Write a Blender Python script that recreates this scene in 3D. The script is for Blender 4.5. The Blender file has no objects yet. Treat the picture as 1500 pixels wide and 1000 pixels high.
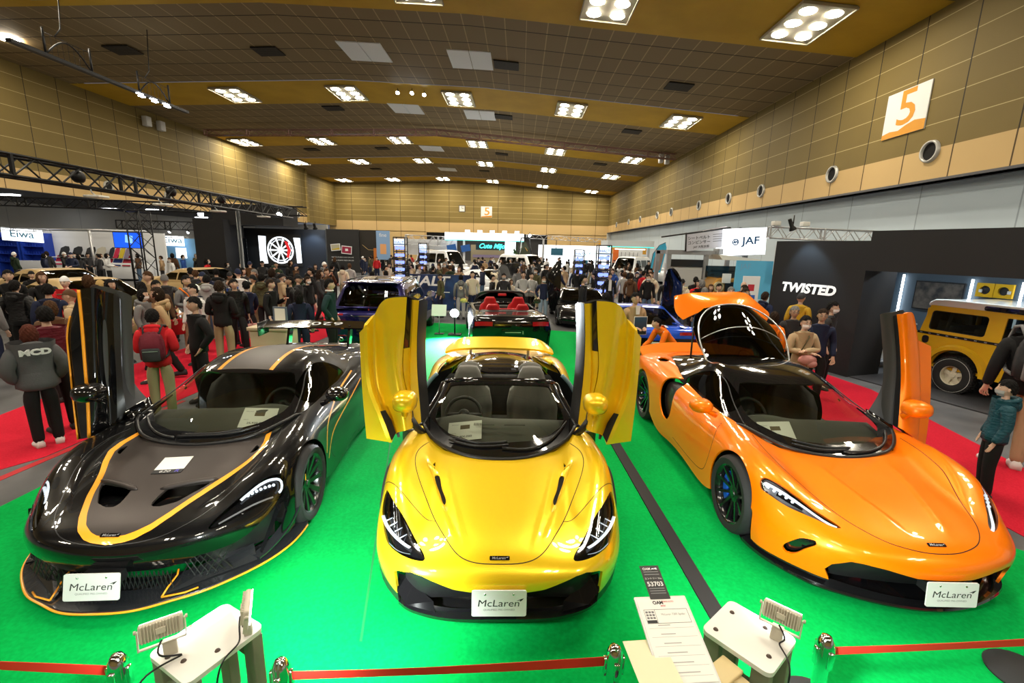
import bpy, bmesh, math, random
import numpy as np
from mathutils import Vector, Matrix, Euler
from mathutils.bvhtree import BVHTree

PI = math.pi
MT, MR, MS, RAD, COS, SIN = Matrix.Translation, Matrix.Rotation, Matrix.Scale, math.radians, math.cos, math.sin
scene = bpy.context.scene
COL = scene.collection

# ------------------------------------------------------------------ materials
MATS = {}

def _set(b, key, val):
 if key in b.inputs:
  b.inputs[key].default_value = val

def mat(name, col, rough=0.5, metal=0.0, coat=0.0, spec=0.5, emit=None, estr=0.0, trans=0.0, ior=1.45, alpha=1.0, sheen=0.0):
 if name in MATS:
  return MATS[name]
 m = bpy.data.materials.new(name)
 m.use_nodes = True
 b = m.node_tree.nodes['Principled BSDF']
 b.inputs['Base Color'].default_value = (*col, 1)
 b.inputs['Roughness'].default_value = rough
 b.inputs['Metallic'].default_value = metal
 _set(b, 'Coat Weight', coat)
 _set(b, 'Coat Roughness', 0.01)
 _set(b, 'Specular IOR Level', spec)
 _set(b, 'Transmission Weight', trans)
 _set(b, 'IOR', ior)
 _set(b, 'Alpha', alpha)
 _set(b, 'Sheen Weight', sheen)
 if emit:
  _set(b, 'Emission Color', (*emit, 1))
  _set(b, 'Emission Strength', estr)
 MATS[name] = m
 return m

def noise_col(m, scale, a, b, detail=4.0, coord='Object', stops=(0.35,0.65), stretch=(1,1,1), rough=None):
 """breaks the base colour up between two tones"""
 nt = m.node_tree
 bs = nt.nodes['Principled BSDF']
 tc = nt.nodes.new('ShaderNodeTexCoord')
 mp = nt.nodes.new('ShaderNodeMapping')
 mp.inputs['Scale'].default_value = stretch
 nz = nt.nodes.new('ShaderNodeTexNoise')
 nz.inputs['Scale'].default_value = scale
 nz.inputs['Detail'].default_value = detail
 cr = nt.nodes.new('ShaderNodeValToRGB')
 cr.color_ramp.elements[0].position = stops[0]
 cr.color_ramp.elements[1].position = stops[1]
 cr.color_ramp.elements[0].color = (*a, 1)
 cr.color_ramp.elements[1].color = (*b, 1)
 L = nt.links.new
 L(tc.outputs[coord], mp.inputs['Vector'])
 L(mp.outputs['Vector'], nz.inputs['Vector'])
 L(nz.outputs['Fac'], cr.inputs['Fac'])
 L(cr.outputs['Color'], bs.inputs['Base Color'])
 return m

def bump(m, scale, strength=0.3, dist=0.01, kind='noise', coord='Object', stretch=(1,1,1)):
 nt = m.node_tree
 bs = nt.nodes['Principled BSDF']
 tc = nt.nodes.new('ShaderNodeTexCoord')
 mp = nt.nodes.new('ShaderNodeMapping')
 mp.inputs['Scale'].default_value = stretch
 if kind == 'noise':
  tx = nt.nodes.new('ShaderNodeTexNoise')
  tx.inputs['Scale'].default_value = scale
  out = tx.outputs['Fac']
 else:
  tx = nt.nodes.new('ShaderNodeTexVoronoi')
  tx.inputs['Scale'].default_value = scale
  out = tx.outputs['Distance']
 bp = nt.nodes.new('ShaderNodeBump')
 bp.inputs['Strength'].default_value = strength
 bp.inputs['Distance'].default_value = dist
 nt.links.new(tc.outputs[coord], mp.inputs['Vector'])
 nt.links.new(mp.outputs['Vector'], tx.inputs['Vector'])
 nt.links.new(out, bp.inputs['Height'])
 nt.links.new(bp.outputs['Normal'], bs.inputs['Normal'])
 return m

def glass(name, tint=(0.8,0.85,0.85), dark=0.35, rough=0.0):
 """thin automotive glass: clear film plus a mirror reflection"""
 if name in MATS:
  return MATS[name]
 m = bpy.data.materials.new(name)
 m.use_nodes = True
 nt = m.node_tree
 nt.nodes.remove(nt.nodes['Principled BSDF'])
 out = nt.nodes['Material Output']
 tr = nt.nodes.new('ShaderNodeBsdfTransparent')
 tr.inputs['Color'].default_value = (*[c * dark for c in tint], 1)
 gl = nt.nodes.new('ShaderNodeBsdfGlossy')
 gl.inputs['Roughness'].default_value = rough
 gl.inputs['Color'].default_value = (1,1,1,1)
 fr = nt.nodes.new('ShaderNodeFresnel')
 fr.inputs['IOR'].default_value = 1.45
 mx = nt.nodes.new('ShaderNodeMixShader')
 nt.links.new(fr.outputs['Fac'], mx.inputs['Fac'])
 nt.links.new(tr.outputs['BSDF'], mx.inputs[1])
 nt.links.new(gl.outputs['BSDF'], mx.inputs[2])
 nt.links.new(mx.outputs['Shader'], out.inputs['Surface'])
 MATS[name] = m
 return m

# ------------------------------------------------------------------ tagging
def tag(o, label=None, cat=None, group=None, kind=None):
 if label:
  o['label'] = label
 if cat:
  o['category'] = cat
 if group:
  o['group'] = group
 if kind:
  o['kind'] = kind
 return o

def thing(name, label, cat, loc=(0,0,0), rz=0.0, group=None):
 o = bpy.data.objects.new(name, None)
 o.empty_display_size = 0.2
 COL.objects.link(o)
 o.location = loc
 o.rotation_euler = (0,0, rz)
 return tag(o, label, cat, group)

def link(name, me, parent=None, m=None):
 o = bpy.data.objects.new(name, me)
 COL.objects.link(o)
 if parent is not None:
  o.parent = parent
 if m is not None:
  me.materials.clear()
  for k in (m if isinstance(m, (list, tuple)) else [m]):
   me.materials.append(k)
 return o

def copy_tree(o, parent=None):
 c = o.copy()
 COL.objects.link(c)
 if parent is not None:
  c.parent = parent
  c.matrix_parent_inverse = o.matrix_parent_inverse.copy()
 for ch in [x for x in o.children]:
  copy_tree(ch, c)
 return c

# ------------------------------------------------------------------ mesh collector
class MB:
 def __init__(self):
  self.v = []
  self.f = []
  self.mi = []
  self.sm = []

 def add(self, vs, fs, mi=0, smooth=False, M=None):
  n = len(self.v)
  for p in vs:
   p = Vector(p)
   if M is not None:
    p = M @ p
   self.v.append(tuple(p))
  for f in fs:
   self.f.append(tuple(i + n for i in f))
   self.mi.append(mi)
   self.sm.append(smooth)
  return self

 def box(self, c, s, mi=0, M=None, bev=0.0, rz=0.0):
  x, y, z = (a / 2 for a in s)
  R = MT(c) @ MR(rz, 4, 'Z')
  if M is not None:
   R = M @ R
  if bev <= 0:
   vs = [(sx * x, sy * y, sz * z) for sx in (-1,1) for sy in (-1,1) for sz in (-1,1)]
   fs = [(0,1,3,2),(4,6,7,5),(0,4,5,1),(2,3,7,6),(0,2,6,4),(1,5,7,3)]
   return self.add(vs, fs, mi, False, R)
  bm = bmesh.new()
  bmesh.ops.create_cube(bm, size=1)
  bmesh.ops.scale(bm, vec=s, verts=bm.verts)
  bmesh.ops.bevel(bm, geom=bm.edges[:], offset=min(bev, 0.49 * min(s)), segments=2, profile=0.5, affect='EDGES')
  vs = [v.co.copy() for v in bm.verts]
  bm.verts.index_update()
  fs = [[v.index for v in f.verts] for f in bm.faces]
  bm.free()
  return self.add(vs, fs, mi, True, R)

 def bar(self, a, b, r, n=8, mi=0, r2=None, cap=True, M=None):
  a, b = Vector(a), Vector(b)
  if r2 is None:
   r2 = r
  d = (b - a)
  if d.length < 1e-6:
   return self
  q = d.to_track_quat('Z', 'Y')
  vs = []
  for (c, rr) in ((a, r),(b, r2)):
   for k in range(n):
    t = 2 * PI * k / n
    vs.append(c + q @ Vector((rr * COS(t), rr * SIN(t), 0)))
  fs = [(k, (k + 1) % n, n + (k + 1) % n, n + k) for k in range(n)]
  self.add(vs, fs, mi, n > 5, M)
  if cap:
   self.add(vs[:n][::-1],[tuple(range(n))], mi, False, M)
   self.add(vs[n:],[tuple(range(n))], mi, False, M)
  return self

 def tube(self, pts, r, n=8, mi=0, closed=False, M=None):
  pts = [Vector(p) for p in pts]
  rs = r if isinstance(r, (list, tuple)) else [r] * len(pts)
  N = len(pts)
  vs = []
  up = Vector((0,0,1))
  for i, p in enumerate(pts):
   a = pts[(i - 1) % N] if (closed or i > 0) else p
   b = pts[(i + 1) % N] if (closed or i < N - 1) else p
   t = (b - a).normalized()
   x = t.cross(up)
   if x.length < 1e-3:
    x = t.cross(Vector((0,1,0)))
   x.normalize()
   y = x.cross(t)
   for k in range(n):
    w = 2 * PI * k / n
    vs.append(p + x * (rs[i] * COS(w)) + y * (rs[i] * SIN(w)))
  fs = []
  for i in range(N if closed else N - 1):
   j = (i + 1) % N
   for k in range(n):
    l = (k + 1) % n
    fs.append((i * n + k, i * n + l, j * n + l, j * n + k))
  if not closed:
   fs.append(tuple(range(n))[::-1])
   fs.append(tuple((N - 1) * n + k for k in range(n)))
  return self.add(vs, fs, mi, True, M)

 def lathe(self, prof, n=24, mi=0, M=None, smooth=True, mis=None):
  """profile of (radius, height) spun about Z"""
  for j in range(len(prof) - 1):
   (r0, h0),(r1, h1) = prof[j], prof[j + 1]
   vs = []
   for r, h in ((r0, h0),(r1, h1)):
    for k in range(n):
     t = 2 * PI * k / n
     vs.append((r * COS(t), r * SIN(t), h))
   fs = [(k, (k + 1) % n, n + (k + 1) % n, n + k) for k in range(n)]
   self.add(vs, fs, mis[j] if mis else mi, smooth, M)
  return self

 def prism(self, poly, a, b, axis='z', mi=0, M=None, smooth=False):
  """polygon extruded from a to b along an axis; poly in the other two coordinates"""
  def P(u, v, w):
   return {'z': (u, v, w), 'y': (u, w, v), 'x': (w, u, v)}[axis]
  n = len(poly)
  vs = [P(u, v, a) for u, v in poly] + [P(u, v, b) for u, v in poly]
  fs = [tuple(range(n))[::-1], tuple(range(n, 2 * n))] + [(k, (k + 1) % n, n + (k + 1) % n, n + k) for k in range(n)]
  return self.add(vs, fs, mi, smooth, M)

 def sphere(self, c, r, seg=12, ring=8, mi=0, M=None):
  r = r if isinstance(r, (list, tuple)) else (r, r, r)
  vs, fs = [],[]
  for i in range(ring + 1):
   t = PI * i / ring
   for k in range(seg):
    p = 2 * PI * k / seg
    vs.append((c[0] + r[0] * SIN(t) * COS(p), c[1] + r[1] * SIN(t) * SIN(p), c[2] + r[2] * COS(t)))
  for i in range(ring):
   for k in range(seg):
    l = (k + 1) % seg
    fs.append((i * seg + k, (i + 1) * seg + k, (i + 1) * seg + l, i * seg + l))
  return self.add(vs, fs, mi, True, M)

 def mesh(self, name, weld=1e-5):
  me = bpy.data.meshes.new(name)
  me.from_pydata(self.v, [], self.f)
  me.polygons.foreach_set('material_index', self.mi)
  me.polygons.foreach_set('use_smooth', self.sm)
  if weld:
   bm = bmesh.new()
   bm.from_mesh(me)
   bmesh.ops.remove_doubles(bm, verts=bm.verts, dist=weld)
   bmesh.ops.recalc_face_normals(bm, faces=bm.faces)
   bm.to_mesh(me)
   bm.free()
  me.update()
  return me

 def build(self, name, m, parent=None, weld=1e-5, sharp=None):
  me = self.mesh(name, weld)
  if sharp is not None:
   me.set_sharp_from_angle(angle=RAD(sharp))
  return link(name, me, parent, m)

def box_obj(name, c, s, m, parent=None, bev=0.0, rz=0.0):
 return MB().box(c, s, bev=bev, rz=rz).build(name, m, parent, sharp=40 if bev else None)

def struct(o):
 o['kind'] = 'structure'
 return o

# ------------------------------------------------------------------ text
def text_mesh(s, size=1.0, extrude=0.0, shear=0.0, sx=1.0, align='CENTER', bold=0.0, space=1.0):
 c = bpy.data.curves.new('lettering', 'FONT')
 c.body = s
 c.size = size
 c.align_x = align
 c.align_y = 'CENTER'
 c.extrude = extrude
 c.shear = shear
 c.offset = bold
 c.space_character = space
 c.resolution_u = 3
 o = bpy.data.objects.new('lettering', c)
 COL.objects.link(o)
 dg = bpy.context.evaluated_depsgraph_get()
 dg.update()
 me = bpy.data.meshes.new_from_object(o.evaluated_get(dg))
 bpy.data.objects.remove(o)
 bpy.data.curves.remove(c)
 if sx != 1.0:
  for v in me.vertices:
   v.co.x *= sx
 return me

def text(name, s, parent, M, m, size, **k):
 """lettering laid in the XY plane of M (x along the text, y up, z out of the surface)"""
 me = text_mesh(s, size, **k)
 me.transform(M)
 return link(name, me, parent, m)

def facing(c, right, up):
 """matrix whose x is right, y is up, at point c"""
 r = Vector(right).normalized()
 u = Vector(up).normalized()
 n = r.cross(u).normalized()
 u = n.cross(r)
 return Matrix(((r.x, u.x, n.x, c[0]),(r.y, u.y, n.y, c[1]),(r.z, u.z, n.z, c[2]),(0,0,0,1)))

# ------------------------------------------------------------------ splines, surfaces, cuts
def cubic(ts, ps, tq):
 """natural cubic spline through ps (n x d) at parameters ts, read at tq"""
 ts = np.asarray(ts, float)
 ps = np.asarray(ps, float)
 n = len(ts)
 h = np.diff(ts)
 A = np.zeros((n, n))
 rhs = np.zeros_like(ps)
 A[0,0] = A[-1,-1] = 1
 for i in range(1, n - 1):
  A[i, i - 1] = h[i - 1]
  A[i, i] = 2 * (h[i - 1] + h[i])
  A[i, i + 1] = h[i]
  rhs[i] = 6 * ((ps[i + 1] - ps[i]) / h[i] - (ps[i] - ps[i - 1]) / h[i - 1])
 m = np.linalg.solve(A, rhs)
 k = np.clip(np.searchsorted(ts, tq, side='right') - 1,0, n - 2)
 t0, t1 = ts[k], ts[k + 1]
 hh = (t1 - t0)
 a = ((t1 - tq) / hh)[:, None]
 b = ((tq - t0) / hh)[:, None]
 H2 = (hh ** 2)[:, None] / 6
 return a * ps[k] + b * ps[k + 1] + ((a ** 3 - a) * m[k] + (b ** 3 - b) * m[k + 1]) * H2

def curve_pts(pts, n, closed=False):
 """smooth resampling of a polyline"""
 p = np.asarray(pts, float)
 if closed:
  q = np.vstack([p[-3:], p, p[:3]])
  d = np.maximum(np.linalg.norm(np.diff(q, axis=0), axis=1), 1e-6) ** 0.5
  t = np.concatenate([[0], np.cumsum(d)])
  tq = np.linspace(t[3], t[3 + len(p)], n, endpoint=False)
  return cubic(t, q, tq)
 d = np.maximum(np.linalg.norm(np.diff(p, axis=0), axis=1), 1e-6) ** 0.5
 t = np.concatenate([[0], np.cumsum(d)])
 return cubic(t, p, np.linspace(0, t[-1], n))

def net_surface(P, nu, nv, mirror_even=True):
 """P: rows x cols x 3 control points -> dense interpolated grid (nu x nv x 3); column 0 lies on the mirror plane x=0"""
 P = np.asarray(P, float)
 R, Cn, _ = P.shape
 if mirror_even:
  Q = P[:, 1:][:, ::-1].copy()
  Q[:, :, 0] *= -1
  full = np.concatenate([Q, P], axis=1)
 else:
  full = P
 dc = np.linalg.norm(np.diff(full, axis=1), axis=2).mean(axis=0) ** 0.6
 tc = np.concatenate([[0], np.cumsum(np.maximum(dc, 1e-4))])
 dr = np.linalg.norm(np.diff(full, axis=0), axis=2).mean(axis=1) ** 0.6
 tr = np.concatenate([[0], np.cumsum(np.maximum(dr, 1e-4))])
 if mirror_even:
  c0 = tc[Cn - 1]
  tq = np.linspace(c0, tc[-1], nv)
 else:
  tq = np.linspace(0, tc[-1], nv)
 rows = np.stack([cubic(tc, full[i], tq) for i in range(R)])
 rq = np.linspace(0, tr[-1], nu)
 out = np.stack([cubic(tr, rows[:, j], rq) for j in range(nv)], axis=1)
 if mirror_even:
  out[:, 0,0] = 0
 return out

class Skin:
 """triangle soup with shared vertices that can be cut along any scalar field"""

 def __init__(self, V, T):
  self.V = np.asarray(V, float)
  self.T = np.asarray(T, int)

 @staticmethod
 def from_grid(G, flip=False):
  nu, nv, _ = G.shape
  V = G.reshape(-1,3)
  i = np.arange(nu - 1)[:, None] * nv + np.arange(nv - 1)[None]
  a, b, c, d = i, i + 1, i + nv + 1, i + nv
  T = np.concatenate([np.stack([a, b, c], -1).reshape(-1,3), np.stack([a, c, d], -1).reshape(-1,3)])
  if flip:
   T = T[:, ::-1]
  return Skin(V, T)

 def mirrored(self):
  """both halves of a half skin"""
  V2 = self.V.copy()
  V2[:, 0] *= -1
  n = len(self.V)
  T2 = self.T[:, ::-1] + n
  return Skin(np.vstack([self.V, V2]), np.vstack([self.T, T2]))

 def flipped(self):
  V2 = self.V.copy()
  V2[:, 0] *= -1
  return Skin(V2, self.T[:, ::-1])

 def cut(self, f):
  """(inside where f<0, outside)"""
  V, T = self.V, self.T
  d = np.asarray(f(V), float)
  d[np.abs(d) < 2e-4] = 0.0
  s = np.sign(d)
  ts = s[T]
  mn, mx = ts.min(1), ts.max(1)
  ins = T[(mx <= 0) & (mn < 0)]
  out = T[mn >= 0]
  mixed = T[(mn < 0) & (mx > 0)]
  newV = []
  cache = {}
  base = len(V)

  def mid(a, b):
   k = (a, b) if a < b else (b, a)
   if k not in cache:
    t = d[a] / (d[a] - d[b])
    cache[k] = base + len(newV)
    newV.append(V[a] + (V[b] - V[a]) * t)
   return cache[k]
  I, O = [],[]
  for tri in mixed:
   t = list(tri)
   sg = [s[x] for x in t]
   if 0 in sg:
    k = sg.index(0)
    a, b, c = t[k], t[(k + 1) % 3], t[(k + 2) % 3]
    m = mid(b, c)
    (I if s[b] < 0 else O).append((a, b, m))
    (I if s[c] < 0 else O).append((a, m, c))
   else:
    for k in range(3):
     if s[t[k]] != s[t[(k + 1) % 3]] and s[t[k]] != s[t[(k + 2) % 3]]:
      break
    a, b, c = t[k], t[(k + 1) % 3], t[(k + 2) % 3]
    p, q = mid(a, b), mid(a, c)
    (I if s[a] < 0 else O).append((a, p, q))
    dst = (I if s[b] < 0 else O)
    dst.append((p, b, c))
    dst.append((p, c, q))
  NV = np.vstack([V, np.array(newV)]) if newV else V
  mk = lambda base_, extra: Skin(NV, np.vstack([base_, np.array(extra, int).reshape(-1,3)]) if len(extra) else base_)
  return mk(ins, I), mk(out, O)

 def compact(self):
  u, inv = np.unique(self.T, return_inverse=True)
  return Skin(self.V[u], inv.reshape(-1,3))

 def plus(self, *others):
  V, T, n = [self.V],[self.T], len(self.V)
  for o in others:
   V.append(o.V)
   T.append(o.T + n)
   n += len(o.V)
  return Skin(np.vstack(V), np.vstack(T))

 def normals(self):
  V, T = self.V, self.T
  fn = np.cross(V[T[:, 1]] - V[T[:, 0]], V[T[:, 2]] - V[T[:, 0]])
  N = np.zeros_like(V)
  for k in range(3):
   np.add.at(N, T[:, k], fn)
  L = np.linalg.norm(N, axis=1, keepdims=True)
  return N / np.maximum(L, 1e-12)

 def offset(self, dist):
  return Skin(self.V + self.normals() * dist, self.T)

 def bvh(self):
  return BVHTree.FromPolygons([tuple(v) for v in self.V],[tuple(t) for t in self.T])

 def build(self, name, m, parent=None, thick=0.0, mi=None):
  s = self.compact()
  me = bpy.data.meshes.new(name)
  me.from_pydata([tuple(v) for v in s.V],[],[tuple(int(i) for i in t) for t in s.T])
  bm = bmesh.new()
  bm.from_mesh(me)
  bmesh.ops.remove_doubles(bm, verts=bm.verts, dist=1e-4)
  bm.to_mesh(me)
  bm.free()
  me.polygons.foreach_set('use_smooth', [True] * len(me.polygons))
  o = link(name, me, parent, m)
  if thick:
   md = o.modifiers.new('thickness', 'SOLIDIFY')
   md.thickness = abs(thick)
   md.offset = -1 if thick > 0 else 1
   md.use_rim = True
   me.update()
   e = o.modifiers.new('edges', 'EDGE_SPLIT')
   e.split_angle = RAD(60)
  return o

def poly_sdf(poly):
 """signed distance to a closed polygon (negative inside), vectorised"""
 P = np.asarray(poly, float)
 Q = np.roll(P, -1, axis=0)

 def f(U):
  U = np.asarray(U, float)
  best = np.full(len(U), 1e9)
  inside = np.zeros(len(U), bool)
  for a, b in zip(P, Q):
   ab = b - a
   t = np.clip(((U - a) @ ab) / max(ab @ ab, 1e-12), 0,1)
   dd = np.linalg.norm(U - (a + t[:, None] * ab), axis=1)
   best = np.minimum(best, dd)
   c = (a[1] > U[:, 1]) != (b[1] > U[:, 1])
   if b[1] != a[1]:
    xi = a[0] + (U[:, 1] - a[1]) * (b[0] - a[0]) / (b[1] - a[1])
    inside ^= c & (U[:, 0] < xi)
  return np.where(inside, -best, best)
 return f

def region(poly, axes, smooth=0, cond=None):
 """field on 3D points: polygon in two of the axes, optionally limited by cond(V) (inf outside)"""
 if smooth:
  poly = curve_pts(poly, smooth, closed=True)
 f = poly_sdf(poly)

 def g(V):
  d = f(V[:, list(axes)])
  if cond is not None:
   d = np.where(cond(V), d, np.maximum(d, 0.05))
  return d
 return g

def rect(w, h, r=0.0, n=4):
 if r <= 0:
  return [(-w / 2,-h / 2),(w / 2,-h / 2),(w / 2, h / 2),(-w / 2, h / 2)]
 out = []
 for cx, cy, a0 in ((w / 2 - r, -h / 2 + r, -PI / 2),(w / 2 - r, h / 2 - r, 0),(-w / 2 + r, h / 2 - r, PI / 2),(-w / 2 + r, -h / 2 + r, PI)):
  for k in range(n + 1):
   a = a0 + PI / 2 * k / n
   out.append((cx + r * COS(a), cy + r * SIN(a)))
 return out

def pick(rnd, seq):
 return seq[rnd.randrange(len(seq))]
# ================================================================== CARS
# car frame: x to the car's left, y back from the nose, z up
def paint(name, col, metal=0.0, rough=0.35, flake=0.0, coat=1.0, spec=.5):
 m = mat(name, col, rough, metal, coat=coat, spec=spec)
 if flake:
  nt = m.node_tree
  bs = nt.nodes['Principled BSDF']
  tc = nt.nodes.new('ShaderNodeTexCoord')
  vo = nt.nodes.new('ShaderNodeTexVoronoi')
  vo.inputs['Scale'].default_value = 900
  mx = nt.nodes.new('ShaderNodeMixRGB')
  mx.inputs['Fac'].default_value = flake
  mx.inputs['Color1'].default_value = (*col, 1)
  nt.links.new(tc.outputs['Object'], vo.inputs['Vector'])
  mx.blend_type = 'OVERLAY'
  nt.links.new(vo.outputs['Color'], mx.inputs['Color2'])
  nt.links.new(mx.outputs['Color'], bs.inputs['Base Color'])
 return m

M_YEL = paint('metallic yellow paint', (0.93,0.61,0.010), 0.40,0.32,0.10)
M_ORG = paint('orange paint', (1.0,0.21,0.0), 0.25,0.36,0.0,.65,.25)
M_BLK = paint('gloss black paint', (0.003,0.003,0.0035), 0.0,0.3,0,1.0,.1)
M_MATTE = mat('satin grey brown vinyl', (0.055,0.045,0.042), 0.42,0.55)
M_STRIPE = mat('orange stripe vinyl', (0.95,0.36,0.015), 0.35, coat=0.6)
M_TRIM = mat('black trim plastic', (0.012,0.012,0.013), 0.35)
M_GLOSSB = mat('gloss black trim', (0.006,0.006,0.007), 0.08, coat=1.0)
M_SEAM = mat('panel gap shadow rubber', (0.006,0.004,0.002), 0.8)
M_RUB = mat('tyre rubber', (0.014,0.014,0.015), 0.75)
M_RIMB = mat('black wheel lacquer', (0.010,0.010,0.011), 0.22,0.4, coat=0.6)
M_RIMG = mat('dark grey wheel lacquer', (0.055,0.06,0.06), 0.28,0.8, coat=0.5)
M_DISC = mat('brake disc steel', (0.32,0.32,0.33), 0.38,1.0)
M_CARB = bump(mat('carbon fibre', (0.02,0.022,0.025), 0.25,0.3, coat=1.0), 220,0.25,0.002, 'voronoi')
M_CABIN = mat('dark cabin leather', (0.032,0.032,0.030), 0.6)
M_ALC = bump(mat('charcoal suede', (0.085,0.083,0.072), 0.9, sheen=0.3), 300,0.2,0.002)
M_LENS = glass('clear lamp lens', (0.95,0.97,1.0), 0.9)
M_WS = glass('windscreen glass', (0.92,0.97,0.88), 0.80)
M_SIDEG = glass('dark side glass', (0.5,0.55,0.55), 0.30)
M_DRL = mat('daytime lamp white', (0.85,0.9,0.95), 0.25, emit=(0.85,0.93,1.0), estr=0.8)
M_CHROME = mat('bright chrome', (0.8,0.8,0.82), 0.12,1.0)
M_PLATE = mat('white plate plastic', (0.64,0.64,0.64), 0.35)
M_INK = mat('black lettering', (0.01,0.01,0.012), 0.5)
M_INKG = mat('grey lettering', (0.16,0.16,0.17), 0.5)
M_BADGE = mat('badge silver', (0.62,0.62,0.64), 0.3,0.8)
M_PAPER = mat('white paper', (0.78,0.78,0.74), 0.7)
M_RED = mat('red lamp lens', (0.30,0.005,0.008), 0.15, coat=0.8)
M_BLUE_CAL = mat('blue brake caliper', (0.01,0.10,0.55), 0.35)

def sym(poly):
 """closes a half outline (x>=0, from front centre to rear centre) over the centre line"""
 return list(poly) + [(-x, y) for x, y in reversed(poly) if x > 1e-6]

def on_surface(bvh, pts, direction, axes, start, smooth=0, closed=False, lift=0.001):
 """drops a 2D outline onto the skin along a direction; returns points and normals"""
 if smooth:
  pts = curve_pts(pts, smooth, closed)
 out = []
 for a, b in pts:
  o = [start] * 3
  o[axes[0]], o[axes[1]] = a, b
  hit, n, _, _ = bvh.ray_cast(Vector(o), Vector(direction))
  if hit is not None:
   if n.dot(Vector(direction)) > 0:
    n = -n
   out.append((hit + n * lift, n))
 return out

def ribbon(name, hits, w, m, parent, closed=False, thick=0.0015):
 """a narrow strip lying on the skin (panel gaps, pinstripes)"""
 if len(hits) < 2:
  return None
 mb = MB()
 N = len(hits)
 vs, fs = [],[]
 for i, (p, n) in enumerate(hits):
  a = hits[(i - 1) % N][0] if (closed or i) else p
  b = hits[(i + 1) % N][0] if (closed or i < N - 1) else p
  t = (b - a).normalized()
  sd = t.cross(n).normalized() * (w / 2)
  vs += [p - sd, p + sd, p + sd - n * 0.004 + n * thick, p - sd - n * 0.004 + n * thick]
 for i in range(N if closed else N - 1):
  j = (i + 1) % N
  for k in range(4):
   l = (k + 1) % 4
   fs.append((4 * i + k, 4 * i + l, 4 * j + l, 4 * j + k))
 mb.add(vs, fs, 0, True)
 return mb.build(name, m, parent, sharp=50)

def make_wheel(parent, x, s, r, w, side, style, rimm, cal=None, rim_r=None):
 """wheel centred at (x, s, r); side +1 faces +x"""
 rr = rim_r or r * 0.745
 M = MT((x, s, r)) @ MR(PI / 2 * side, 4, 'Y')
 h = w / 2
 t = MB()
 t.lathe([(rr - .005,-h * .9),(rr + .01,-h),(r - .03,-h),(r - .008,-h * .8),(r, -h * .55),(r, h * .55),(r - .008, h * .8),(r - .03, h),(rr + .012, h * .98),(rr - .005, h * .88)], 48, M=M)
 wheel = t.build('wheel', M_RUB, parent, sharp=50)
 d = MB()
 d.lathe([(0.09, h * .1),(r * .56, h * .1),(r * .56, h * .1 - .03),(.09, h * .1 - .03)], 40, M=M)
 d.build('brake_disc', M_DISC, wheel, sharp=40)
 if cal is not None:
  c = MB()
  pts = []
  for k in range(9):
   a = PI / 2 + RAD(-42 + k * 10.5)
   pts.append((a,))
  vs, fs = [],[]
  for k, (a,) in enumerate(pts):
   for (q, hh) in ((r * .40, h * .1 - .06),(r * .61, h * .1 - .06),(r * .61, h * .1 + .045),(r * .40, h * .1 + .045)):
    vs.append((q * COS(a), q * SIN(a), hh))
  for k in range(8):
   for q in range(4):
    l = (q + 1) % 4
    fs.append((4 * k + q, 4 * k + l, 4 * k + 4 + l, 4 * k + 4 + q))
  fs += [(0,1,2,3),(32,33,34,35)]
  c.add(vs, fs, M=M)
  c.build('brake_caliper', cal, wheel, sharp=40)
 b = MB()
 b.lathe([(rr - .004,-h * .8),(rr - .03,-h * .6),(rr - .03, h * .6),(rr - .012, h * .86),(rr + .004, h * .93),(rr + .008, h * .86)], 48, M=M)
 b.lathe([(0, h * .62),(.03, h * .62),(.034, h * .55),(.075, h * .5),(.08, h * .3)], 24, M=M)
 nsp = {'multi': 10, 'ten': 10, 'five': 5, 'twin': 7}[style]
 for k in range(nsp):
  a0 = 2 * PI * k / nsp
  legs = [(-.16,.16)] if style == 'five' else ([(-.05,.10),(.10,.22)] if style == 'multi' else [(-.06,.06)])
  if style == 'twin':
   legs = [(-.03,-.16),(.03,.16)]
  for (da, db) in legs:
   if style == 'five':
    q = [(.05,-.5,.50),(.05,.5,.50),(rr - .02,.20,.80),(rr - .02,-.20,.80)]
    vs = []
    for hh in (0,-.03):
     for (rad, da2, hz) in q:
      a = a0 + da2
      vs.append((rad * COS(a), rad * SIN(a), h * hz + hh))
   else:
    vs = []
    for hh in (0,-.028):
     for (rad, aa, wd, hz) in ((.06, da, .013,.50),(rr - .016, db, .011,.84)):
      a = a0 + aa
      ca, sa = COS(a), SIN(a)
      for sgn in (-1,1):
       vs.append((rad * ca - sgn * wd * sa, rad * sa + sgn * wd * ca, h * hz + hh))
    # order a0-,a0+,a1-,a1+ -> quad 0,1,3,2
    vs = [vs[0], vs[1], vs[3], vs[2], vs[4], vs[5], vs[7], vs[6]]
   b.add(vs, [(0,1,2,3),(7,6,5,4),(0,4,5,1),(1,5,6,2),(2,6,7,3),(3,7,4,0)], M=M)
 b.build('wheel_rim', rimm, wheel, sharp=35)
 return wheel

def arch_liner(parent, x0, x1, s, r, name='wheel_well'):
 mb = MB()
 n = 20
 vs, fs = [],[]
 for k in range(n + 1):
  a = RAD(-25 + 230 * k / n)
  for x in (x0, x1):
   vs.append((x, s + r * COS(a), .34 + r * SIN(a)))
 for k in range(n):
  fs.append((2 * k, 2 * k + 1,2 * k + 3,2 * k + 2))
 mb.add(vs, fs, 0, True)
 mb.add([(x0, s - r, .1),(x0, s + r, .1),(x0, s + r, .34 + r),(x0, s - r, .34 + r)],[(0,1,2,3)])
 return mb.build(name, M_SEAM, parent)

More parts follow.
